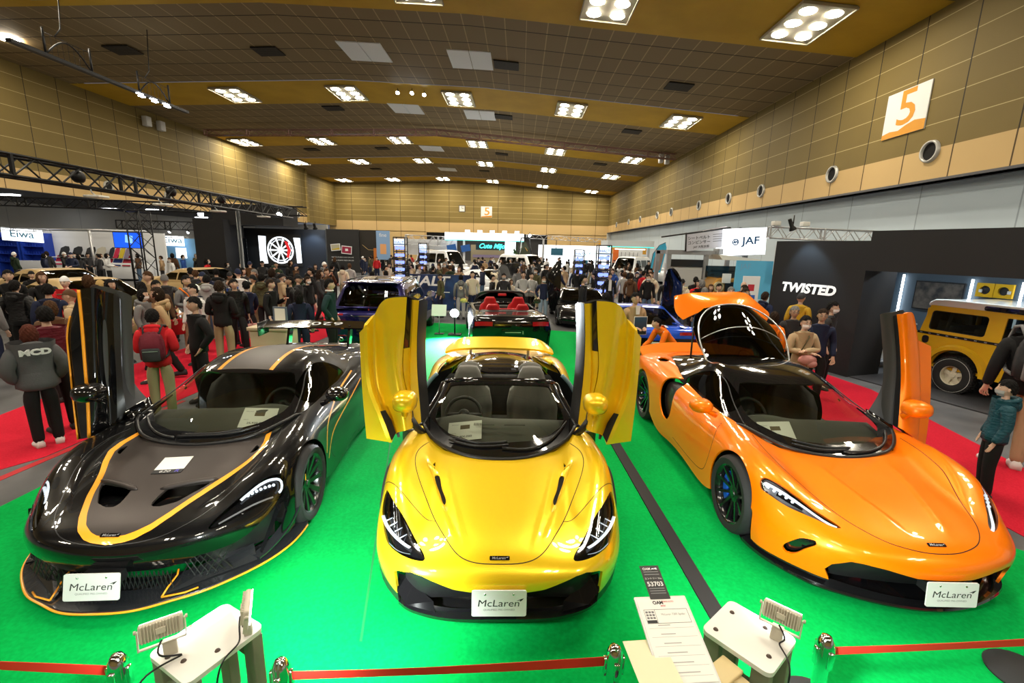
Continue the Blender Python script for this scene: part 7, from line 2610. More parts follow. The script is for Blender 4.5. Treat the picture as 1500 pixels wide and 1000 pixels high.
# ================================================================== PEOPLE
PRND = random.Random(11)
SKIN = [mat('skin light', (.56,.36,.26), .55), mat('skin tan', (.46,.28,.19), .55), mat('skin fair', (.62,.42,.32), .55)]
M_EYE = mat('eye dark', (.012,.010,.009), .25)
M_EYEW = mat('eye white', (.6,.58,.55), .4)
M_LIP = mat('lip', (.40,.16,.14), .5)
CLOTH = {
 'black': (.009,.009,.010), 'charcoal': (.03,.03,.033), 'grey': (.16,.16,.165), 'light grey': (.36,.36,.36), 'navy': (.012,.017,.045), 'dark green': (.02,.035,.02), 'olive': (.07,.065,.03),
 'beige': (.42,.31,.19), 'cream': (.60,.53,.41), 'white': (.70,.70,.70), 'brown': (.09,.045,.022), 'tan': (.40,.27,.15), 'red': (.50,.012,.018), 'blue': (.02,.07,.28), 'teal': (.008,.055,.075), 'dark teal': (.012,.035,.038),
 'bright green': (.03,.42,.03), 'orange': (.75,.16,.006), 'pink': (.50,.24,.22), 'denim': (.07,.12,.20), 'maroon': (.12,.012,.022), 'mustard': (.45,.27,.02), 'khaki': (.30,.26,.15), 'washed grey': (.075,.075,.08), 'purple': (.06,.02,.16), 'faded denim': (.22,.30,.38)}
HAIRC = {'black hair': (.006,.005,.005), 'dark brown hair': (.022,.012,.007), 'brown hair': (.06,.028,.012), 'reddish brown hair': (.075,.018,.010), 'grey hair': (.16,.155,.15), 'blond hair': (.50,.34,.13)}

def cloth(c, puffy=False):
 n = c + (' quilted cloth' if puffy else ' cloth')
 if n in MATS:
  return MATS[n]
 m = mat(n, CLOTH[c], .5 if puffy else .85, spec=.3)
 bump(m, 14 if puffy else 40,.5 if puffy else .25,.03 if puffy else .008, 'noise', stretch=(1,1,2.2) if puffy else (1,1,1))
 return m

def hairm(c):
 return bump(mat(c, HAIRC[c], .8, spec=.2), 90,.5,.01, stretch=(3,3,.5)) if c not in MATS else MATS[c]

def skin_mesh(name, pts, edges, radii, root=0, sub=1):
 me = bpy.data.meshes.new(name)
 me.from_pydata(pts, edges, [])
 o = bpy.data.objects.new(name, me)
 COL.objects.link(o)
 sk = o.modifiers.new('skin', 'SKIN')
 sk.use_smooth_shade = True
 sk.branch_smoothing = .6
 layer = me.skin_vertices[0].data if me.skin_vertices else None
 if layer is None:
  bpy.context.view_layer.objects.active = o
  bpy.ops.mesh.customdata_skin_add()
  layer = me.skin_vertices[0].data
 for i, r in enumerate(radii):
  layer[i].radius = r if isinstance(r, tuple) else (r, r)
  layer[i].use_root = (i == root)
 sd = o.modifiers.new('sub', 'SUBSURF')
 sd.levels = sub
 sd.render_levels = sub
 dg = bpy.context.evaluated_depsgraph_get()
 dg.update()
 out = bpy.data.meshes.new_from_object(o.evaluated_get(dg))
 bpy.data.objects.remove(o)
 out.polygons.foreach_set('use_smooth', [True] * len(out.polygons))
 out.name = name
 return out

POSES = {
 'stand': dict(el=((.235,.03,1.11),(.235,.03,1.11)), wr=((.245,-.06,.87),(.245,-.06,.87))),
 'pocket': dict(el=((.285,.07,1.13),(.285,.07,1.13)), wr=((.20,-.05,.93),(.20,-.05,.93))),
 'crossed': dict(el=((.25,-.04,1.12),(.25,-.04,1.12)), wr=((-.06,-.21,1.14),(-.06,-.19,1.09))),
 'phone': dict(el=((.235,.0,1.12),(.235,.03,1.11)), wr=((.08,-.27,1.25),(.245,-.06,.87))),
 'hold': dict(el=((.24,.02,1.10),(.24,.02,1.10)), wr=((.10,-.25,1.06),(.10,-.25,1.06))),
 'camera': dict(el=((.27,-.10,1.22),(.27,-.10,1.22)), wr=((.07,-.22,1.50),(.07,-.22,1.50))),
 'walk': dict(el=((.235,.12,1.12),(.235,-.06,1.12)), wr=((.25,.10,.90),(.24,-.22,.94)), legs=((-.22,.02),(.20,-.02))),
 'bend': dict(el=((.24,-.42,.95),(.24,-.42,.95)), wr=((.16,-.62,.86),(.16,-.62,.86)), lean=.9),
}

def pose_joints(pose, stance=.10):
 P = POSES[pose]
 lean = P.get('lean', 0)
 def T(p):
  if not lean:
   return p
  x, y, z = p
  c, s = COS(lean * .9), SIN(lean * .9)
  dz = z - .95
  return (x, y * c - dz * s, .95 + dz * c + y * s * 0) if dz > 0 else p
 J = {'pelvis': (0,0,.93), 'waist': T((0,.0,1.06)), 'chest': T((0,.0,1.27)), 'upper': T((0,.01,1.40)), 'neck': T((0,.012,1.46)), 'skull': T((0,0,1.555))}
 for i, s in enumerate((1,-1)):
  J['sh%d' % i] = T((s * .165,.01,1.375))
  e, w = P['el'][i], P['wr'][i]
  J['el%d' % i] = (s * e[0], e[1], e[2])
  J['wr%d' % i] = (s * w[0], w[1], w[2])
  ly = P.get('legs', ((0,0),(0,0)))[i]
  J['hip%d' % i] = (s * .088,0,.90)
  J['kn%d' % i] = (s * (.05 + stance * .5), -.015 + ly[0] * .5 - abs(ly[0]) * .25,.50)
  J['an%d' % i] = (s * stance, .025 + ly[0], .085 + (.05 if ly[0] > .1 else 0))
  J['toe%d' % i] = (s * (stance + .02), -.13 + ly[0], .035)
 return J, T

def head_parts(mb, c, skin=0):
 """head with brow, nose, mouth, ears and eyes around skull centre c; appended to a collector (slots: skin, eye, lip)"""
 cx, cy, cz = c
 seg, ring = 24,18
 vs, fs = [],[]
 for i in range(ring + 1):
  t = PI * i / ring
  for k in range(seg):
   p = 2 * PI * k / seg
   x, y, z = SIN(t) * COS(p), SIN(t) * SIN(p), COS(t)
   X, Y, Z = .074 * x, .092 * y, .118 * z
   if z < 0:
    X *= 1 + .28 * z
    if y < 0:
     Y *= 1 + .10 * z
    else:
     Y *= 1 + .35 * z
   if y < -.55:
    # nose ridge, eye hollows, chin
    n = math.exp(-((x / .16) ** 2) - ((z + .16) / .22) ** 2)
    Y -= .024 * n
    for sx in (-1,1):
     Y += .010 * math.exp(-((x - sx * .40) / .17) ** 2 - ((z - .10) / .13) ** 2)
    Y -= .006 * math.exp(-(x / .25) ** 2 - ((z + .85) / .15) ** 2)
    Y -= .005 * math.exp(-(x / .22) ** 2 - ((z + .53) / .10) ** 2)
   vs.append((cx + X, cy + Y, cz + Z))
 for i in range(ring):
  for k in range(seg):
   l = (k + 1) % seg
   fs.append((i * seg + k, (i + 1) * seg + k, (i + 1) * seg + l, i * seg + l))
 mb.add(vs, fs, 0, True)
 for s in (-1,1):
  mb.sphere((cx + s * .030, cy - .0765, cz + .012),(.0125,.008,.0062), 10,6,3)
  mb.sphere((cx + s * .030, cy - .0815, cz + .012),(.0062,.0045,.0058), 8,6,1)
  mb.add([(cx + s * .014, cy - .087, cz + .030),(cx + s * .048, cy - .076, cz + .033),(cx + s * .048, cy - .077, cz + .039),(cx + s * .014, cy - .088, cz + .036)],[(0,1,2,3)], 1)
  mb.sphere((cx + s * .074, cy + .008, cz - .005),(.010,.020,.032), 8,8,0)
 mb.sphere((cx, cy - .081, cz - .062),(.023,.008,.0065), 10,6,2)

def body_mesh(pose):
 J, T = pose_joints(pose)
 pts, ed, ra, idx = [],[],[], {}

 def add(k, p, r, prev=None):
  idx[k] = len(pts)
  pts.append(p)
  ra.append(r)
  if prev is not None:
   ed.append((idx[prev], idx[k]))
 add('pelvis', J['pelvis'], (.105,.085))
 add('waist', J['waist'], (.10,.08), 'pelvis')
 add('chest', J['chest'], (.115,.08), 'waist')
 add('upper', J['upper'], (.075,.055), 'chest')
 add('neck', J['neck'], .05, 'upper')
 add('skull', J['skull'], .052, 'neck')
 for i, s in enumerate((1,-1)):
  add('sh%d' % i, J['sh%d' % i], .044, 'upper')
  add('el%d' % i, J['el%d' % i], .040, 'sh%d' % i)
  add('wr%d' % i, J['wr%d' % i], .027, 'el%d' % i)
  d = (Vector(J['wr%d' % i]) - Vector(J['el%d' % i])).normalized()
  w = Vector(J['wr%d' % i])
  side = d.cross(Vector((0,0,1)))
  if side.length < .2:
   side = Vector((0,1,0))
  side.normalize()
  curl = Vector((-s, 0,0)) if abs(d.z) > .6 else Vector((0,0,-1))
  palm = w + d * .055
  add('pa%d' % i, tuple(palm),(.024,.036), 'wr%d' % i)
  for f, (off, ln) in enumerate(((.030,.065),(.010,.075),(-.010,.070),(-.028,.055))):
   a = palm + side * off + d * .030
   b = a + d * ln * .5 + curl * .006
   c = b + d * ln * .35 + curl * ln * .35
   add('f%d%da' % (i, f), tuple(a), .0095, 'pa%d' % i)
   add('f%d%db' % (i, f), tuple(b), .009, 'f%d%da' % (i, f))
   add('f%d%dc' % (i, f), tuple(c), .0075, 'f%d%db' % (i, f))
  a = w + d * .03 + side * .032
  b = a + d * .03 + side * .018 + curl * .012
  add('t%da' % i, tuple(a), .011, 'pa%d' % i)
  add('t%db' % i, tuple(b), .0095, 't%da' % i)
  add('hip%d' % i, J['hip%d' % i], .066, 'pelvis')
  add('kn%d' % i, J['kn%d' % i], .052, 'hip%d' % i)
  add('an%d' % i, J['an%d' % i], .036, 'kn%d' % i)
  add('toe%d' % i, J['toe%d' % i], (.032,.026), 'an%d' % i)
 me = skin_mesh('person_body', pts, ed, ra)
 mb = MB()
 mb.add([v.co.copy() for v in me.vertices],[tuple(p.vertices) for p in me.polygons], 0, True)
 sk = J['skull']
 head_parts(mb, (sk[0], sk[1], sk[2] + .035))
 out = mb.mesh('person_body', weld=0)
 for m in (SKIN[0], M_EYE, M_LIP, M_EYEW):
  out.materials.append(m)
 return out, J

def jacket_mesh(pose, bulk=1.0, length=.80, hood=False):
 J, T = pose_joints(pose)
 pts = [T((0,.0, length)) if length > .95 else (0,.0, length),(0,0,.93), J['waist'], J['chest'], J['upper'], tuple(Vector(J['neck']) + Vector((0,.0,.005)))]
 ra = [(.175 * bulk, .14 * bulk),(.165 * bulk, .13 * bulk),(.145 * bulk, .115 * bulk),(.175 * bulk, .125 * bulk),(.135 * bulk, .095 * bulk),(.070,.068)]
 ed = [(0,1),(1,2),(2,3),(3,4),(4,5)]
 for i, s in enumerate((1,-1)):
  n = len(pts)
  sh = Vector(J['sh%d' % i]) + Vector((s * .012,0,.0))
  el, wr = Vector(J['el%d' % i]), Vector(J['wr%d' % i])
  pts += [tuple(sh), tuple((sh + el) / 2), tuple(el), tuple((el + wr) / 2), tuple(wr)]
  ra += [.082 * bulk, .068 * bulk, .060 * bulk, .054 * bulk, .044 * bulk]
  ed += [(4, n),(n, n + 1),(n + 1, n + 2),(n + 2, n + 3),(n + 3, n + 4)]
 me = skin_mesh('jacket', pts, ed, ra, root=3)
 if hood:
  mb = MB()
  mb.add([v.co.copy() for v in me.vertices],[tuple(p.vertices) for p in me.polygons], 0, True)
  nk = J['neck']
  ring = [(nk[0] + .085 * COS(a), nk[1] + .035 + .085 * SIN(a), nk[2] - .02 + .03 * SIN(a)) for a in np.linspace(-PI * .25, PI * 1.25,16)]
  mb.tube(ring, [.022] + [.036] * 14 + [.022], 8)
  mb.sphere((nk[0], nk[1] + .11, nk[2] - .075),(.105,.055,.095), 14,10)
  me = mb.mesh('jacket', weld=0)
 return me

def trousers_mesh(pose, wide=1.0):
 J, T = pose_joints(pose)
 pts, ra, ed = [(0,0,1.0),(0,0,.90)],[(.135,.105),(.160,.13)],[(0,1)]
 for i, s in enumerate((1,-1)):
  n = len(pts)
  pts += [J['hip%d' % i], J['kn%d' % i], tuple(Vector(J['an%d' % i]) + Vector((0,0,-.03)))]
  ra += [.108,.078 * wide, .066 * wide]
  ed += [(1, n),(n, n + 1),(n + 1, n + 2)]
 return skin_mesh('trousers', pts, ed, ra)

def shoes_mesh(pose):
 J, T = pose_joints(pose)
 out = []
 for i, s in enumerate((1,-1)):
  a, t = Vector(J['an%d' % i]), Vector(J['toe%d' % i])
  zb = a.z - .085
  pr = [(-.06,.038),(-.04,.046),(.02,.046),(.10,.052),(.17,.046),(.205,.028)]
  d = Vector((t.x - a.x, t.y - a.y, 0)).normalized()
  sd = Vector((-d.y, d.x, 0))
  vs, fs = [],[]
  hs = [.085,.10,.095,.07,.055,.035]
  for (u, w), h in zip(pr, hs):
   p = Vector((a.x, a.y, zb)) + d * u
   vs += [p - sd * w, p + sd * w, p + sd * w + Vector((0,0, h * .6)), p + sd * w * .55 + Vector((0,0, h)), p - sd * w * .55 + Vector((0,0, h)), p - sd * w + Vector((0,0, h * .6))]
  for k in range(5):
   for q in range(6):
    l = (q + 1) % 6
    fs.append((6 * k + q, 6 * k + l, 6 * k + 6 + l, 6 * k + 6 + q))
  fs += [tuple(range(6))[::-1], tuple(30 + q for q in range(6))]
  out.append(MB().add(vs, fs, 0, True).mesh('shoe'))
 return out

def hair_mesh(style, c):
 """style: short, bob, long, cap, beanie, bald"""
 cx, cy, cz = c[0], c[1], c[2] + .035
 seg, ring = 36,26
 G = np.zeros((ring + 1, seg + 1,3))
 rr = random.Random(hash(style) % 97)
 for i in range(ring + 1):
  t = PI * i / ring
  for k in range(seg + 1):
   p = 2 * PI * k / seg
   x, y, z = SIN(t) * COS(p), SIN(t) * SIN(p), COS(t)
   k_ = 1.0
   X, Y, Z = .085 * x, .103 * y + .004,.128 * z
   if style in ('short', 'bob', 'long'):
    w = .007 * (SIN(p * 7 + i * .9) + SIN(p * 13 - 1.7 * i)) * SIN(t)
    X += w * x
    Y += w * y
    Z += .008 * max(0, z) + w * z
   if style in ('bob', 'long') and z < 0:
    Z *= (1.25 if style == 'bob' else 2.3)
    X *= 1.04
    Y = Y * 1.0 + (.015 if style == 'long' else 0)
   if style == 'beanie':
    X *= 1.03
    Z += .02 * max(0, z)
   G[i, k] = (cx + X, cy + Y, cz + Z)
 s = Skin.from_grid(G)
 L = {'short': .035, 'bob': -.30, 'long': -.60, 'beanie': .02, 'cap': .03, 'grey': .03}.get(style, .03)

 def f(V):
  y = V[:, 1] - cy
  z = V[:, 2] - cz
  x = np.abs(V[:, 0] - cx)
  if style in ('bob', 'long'):
   face = np.minimum.reduce([(-.012 - y),(.066 - z), .066 - x])      # >0 inside face opening
   return np.maximum(face, -(z + .62))
  hl = np.where(y < 0,.058 + .014 * np.sin(x * 90), .058 - np.clip(y / .05,0,1) * .125)
  if style in ('cap', 'beanie'):
   hl = np.where(y < 0,.035,.035 - np.clip(y / .08,0,1) * .05)
  sb = (np.abs(y + .0) < .03) & (x > .05)
  hl = np.where(sb & (style == 'short'), hl - .035, hl)
  return hl - z
 s, _ = s.cut(f)
 s = s.compact()
 mb = MB()
 mb.add([tuple(v) for v in s.V],[tuple(int(q) for q in t) for t in s.T], 0, True)
 if style == 'cap':
  mb.prism([(cx - .07, cy - .07),(cx - .05, cy - .15),(cx, cy - .17),(cx + .05, cy - .15),(cx + .07, cy - .07)], cz + .030, cz + .042, 'z')
 return mb.mesh('hair', weld=1e-4)

def mask_mesh(c):
 cx, cy, cz = c[0], c[1], c[2] + .035
 vs, fs = [],[]
 nu, nv = 12,8
 for i in range(nu + 1):
  p = RAD(-160 + 140 * i / nu)
  for j in range(nv + 1):
   z = -.018 - .085 * j / nv
   k = .083 if j < 5 else .083 - .008 * (j - 4)
   X, Y = k * COS(p) * .92, k * SIN(p) * 1.20
   if abs(p + PI / 2) < .35:
    Y -= .016 * (1 - abs(p + PI / 2) / .35) * (1 - j / nv)
   vs.append((cx + X, cy + Y, cz + z))
 for i in range(nu):
  for j in range(nv):
   a = i * (nv + 1) + j
   fs.append((a, a + 1, a + nv + 2, a + nv + 1))
 mb = MB().add(vs, fs, 0, True)
 for s in (-1,1):
  mb.bar((cx + s * .074, cy - .03, cz - .03),(cx + s * .078, cy + .02, cz + .01), .002,5)
 return mb.mesh('mask')

def glasses_mesh(c):
 cx, cy, cz = c[0], c[1], c[2] + .035
 mb = MB()
 for s in (-1,1):
  mb.tube([(cx + s * .031 + .021 * COS(a), cy - .096, cz + .010 + .015 * SIN(a)) for a in np.linspace(0,2 * PI, 14, endpoint=False)], .0022,5, closed=True)
  mb.bar((cx + s * .052, cy - .095, cz + .014),(cx + s * .078, cy + .01, cz + .014), .002,5)
 mb.bar((cx - .010, cy - .097, cz + .013),(cx + .010, cy - .097, cz + .013), .002,5)
 return mb.mesh('glasses')

CACHE = {}

def cached(key, fn):
 if key not in CACHE:
  CACHE[key] = fn()
 return CACHE[key]

def slot(o, i, m):
 o.material_slots[i].link = 'OBJECT'
 o.material_slots[i].material = m

def person(loc, rz, label, pose='stand', top='black', legs='black', hair='short', hairc='black hair', mask=False, glasses=False, h=1.66, skin=0, puffy=False, bulk=1.0, length=.80, hood=False, shoe='charcoal', wide=1.0, group=None, maskc='white', cat='person', under=None):
 me, J = cached(('body', pose), lambda: body_mesh(pose))
 b = bpy.data.objects.new('person', me)
 COL.objects.link(b)
 slot(b, 0, SKIN[skin])
 s = h / 1.72
 b.location = loc if len(loc) == 3 else (loc[0], loc[1], 0.0)
 b.rotation_euler = (0,0, rz)
 b.scale = (s, s, s)
 tag(b, label, cat, group)
 def part(name, key, fn, m):
  q = cached(key, fn)
  if not len(q.materials):
   q.materials.append(m)
  o = bpy.data.objects.new(name, q)
  COL.objects.link(o)
  o.parent = b
  slot(o, 0, m)
  return o
 part('jacket', ('jacket', pose, bulk, length, hood), lambda: jacket_mesh(pose, bulk, length, hood), cloth(top, puffy))
 part('trousers', ('trousers', pose, wide), lambda: trousers_mesh(pose, wide), cloth(legs))
 sh = cached(('shoes', pose), lambda: shoes_mesh(pose))
 for q in sh:
  if not len(q.materials):
   q.materials.append(M_TRIM)
  o = bpy.data.objects.new('shoe', q)
  COL.objects.link(o)
  o.parent = b
  slot(o, 0, cloth(shoe))
 sk = J['skull']
 key = tuple(round(v, 3) for v in sk)
 if hair != 'bald':
  part('hat' if hair in ('cap', 'beanie') else 'hair', ('hair', hair, key), lambda: hair_mesh(hair, sk), cloth(hairc) if hair in ('cap', 'beanie') else hairm(hairc))
 if hair in ('cap', 'beanie'):
  pass
 if mask:
  part('face_mask', ('mask', key), lambda: mask_mesh(sk), cloth(maskc))
 if glasses:
  part('glasses', ('glasses', key), lambda: glasses_mesh(sk), M_TRIM)
 return b

def backpack(p, label, c1, c2, scale=1.0):
 """rucksack on the back of a person"""
 s = p.scale[0] * scale
 M = MT(p.location) @ MR(p.rotation_euler.z, 4, 'Z') @ MS(s, 4)
 mb = MB()
 prof = [(-.14,.02),(-.15,.20),(-.14,.34),(-.10,.43),(0,.46),(.10,.43),(.14,.34),(.15,.20),(.14,.02),(.0,.0)]
 mb.prism(prof, .13,.28, 'y', M=MT((0,0,.95)))
 me = mb.mesh('backpack')
 bm = bmesh.new()
 bm.from_mesh(me)
 bmesh.ops.bevel(bm, geom=[e for e in bm.edges], offset=.025, segments=2, affect='EDGES')
 bm.to_mesh(me)
 bm.free()
 me.polygons.foreach_set('use_smooth', [True] * len(me.polygons))
 o = link('backpack', me, None, cloth(c1))
 o.matrix_world = M
 tag(o, label, 'backpack')
 pk = MB().box((0,.30,1.07),(.22,.06,.20), bev=.025).build('front_pocket', cloth(c2), o, sharp=60)
 MB().box((0,.335,1.13),(.18,.006,.008)).build('zip', M_BADGE, pk)
 for sg in (-1,1):
  MB().tube([(sg * .09,.17,1.36),(sg * .115,.06,1.475),(sg * .125,-.06,1.45),(sg * .13,-.135,1.30),(sg * .155,-.09,1.12),(sg * .16,.08,1.02),(sg * .13,.16,1.0)], .018,6).build('strap', cloth(c2), o)
 return o

def tote(p, label, col, side=1, dz=0.0, size=(.28,.10,.34)):
 s = p.scale[0]
 M = MT(p.location) @ MR(p.rotation_euler.z, 4, 'Z') @ MS(s, 4)
 o = MB().box((side * .29,.0,.62 + dz), size, bev=.03).build('shopping_bag', cloth(col), None, sharp=60)
 o.matrix_world = M
 tag(o, label, 'bag')
 MB().tube([(side * .29,-.09,.78 + dz),(side * .26,-.06,.88 + dz),(side * .255,.0,.92 + dz),(side * .27,.06,.88 + dz),(side * .29,.09,.78 + dz)], .008,6).build('handle', cloth(col), o)
 return o
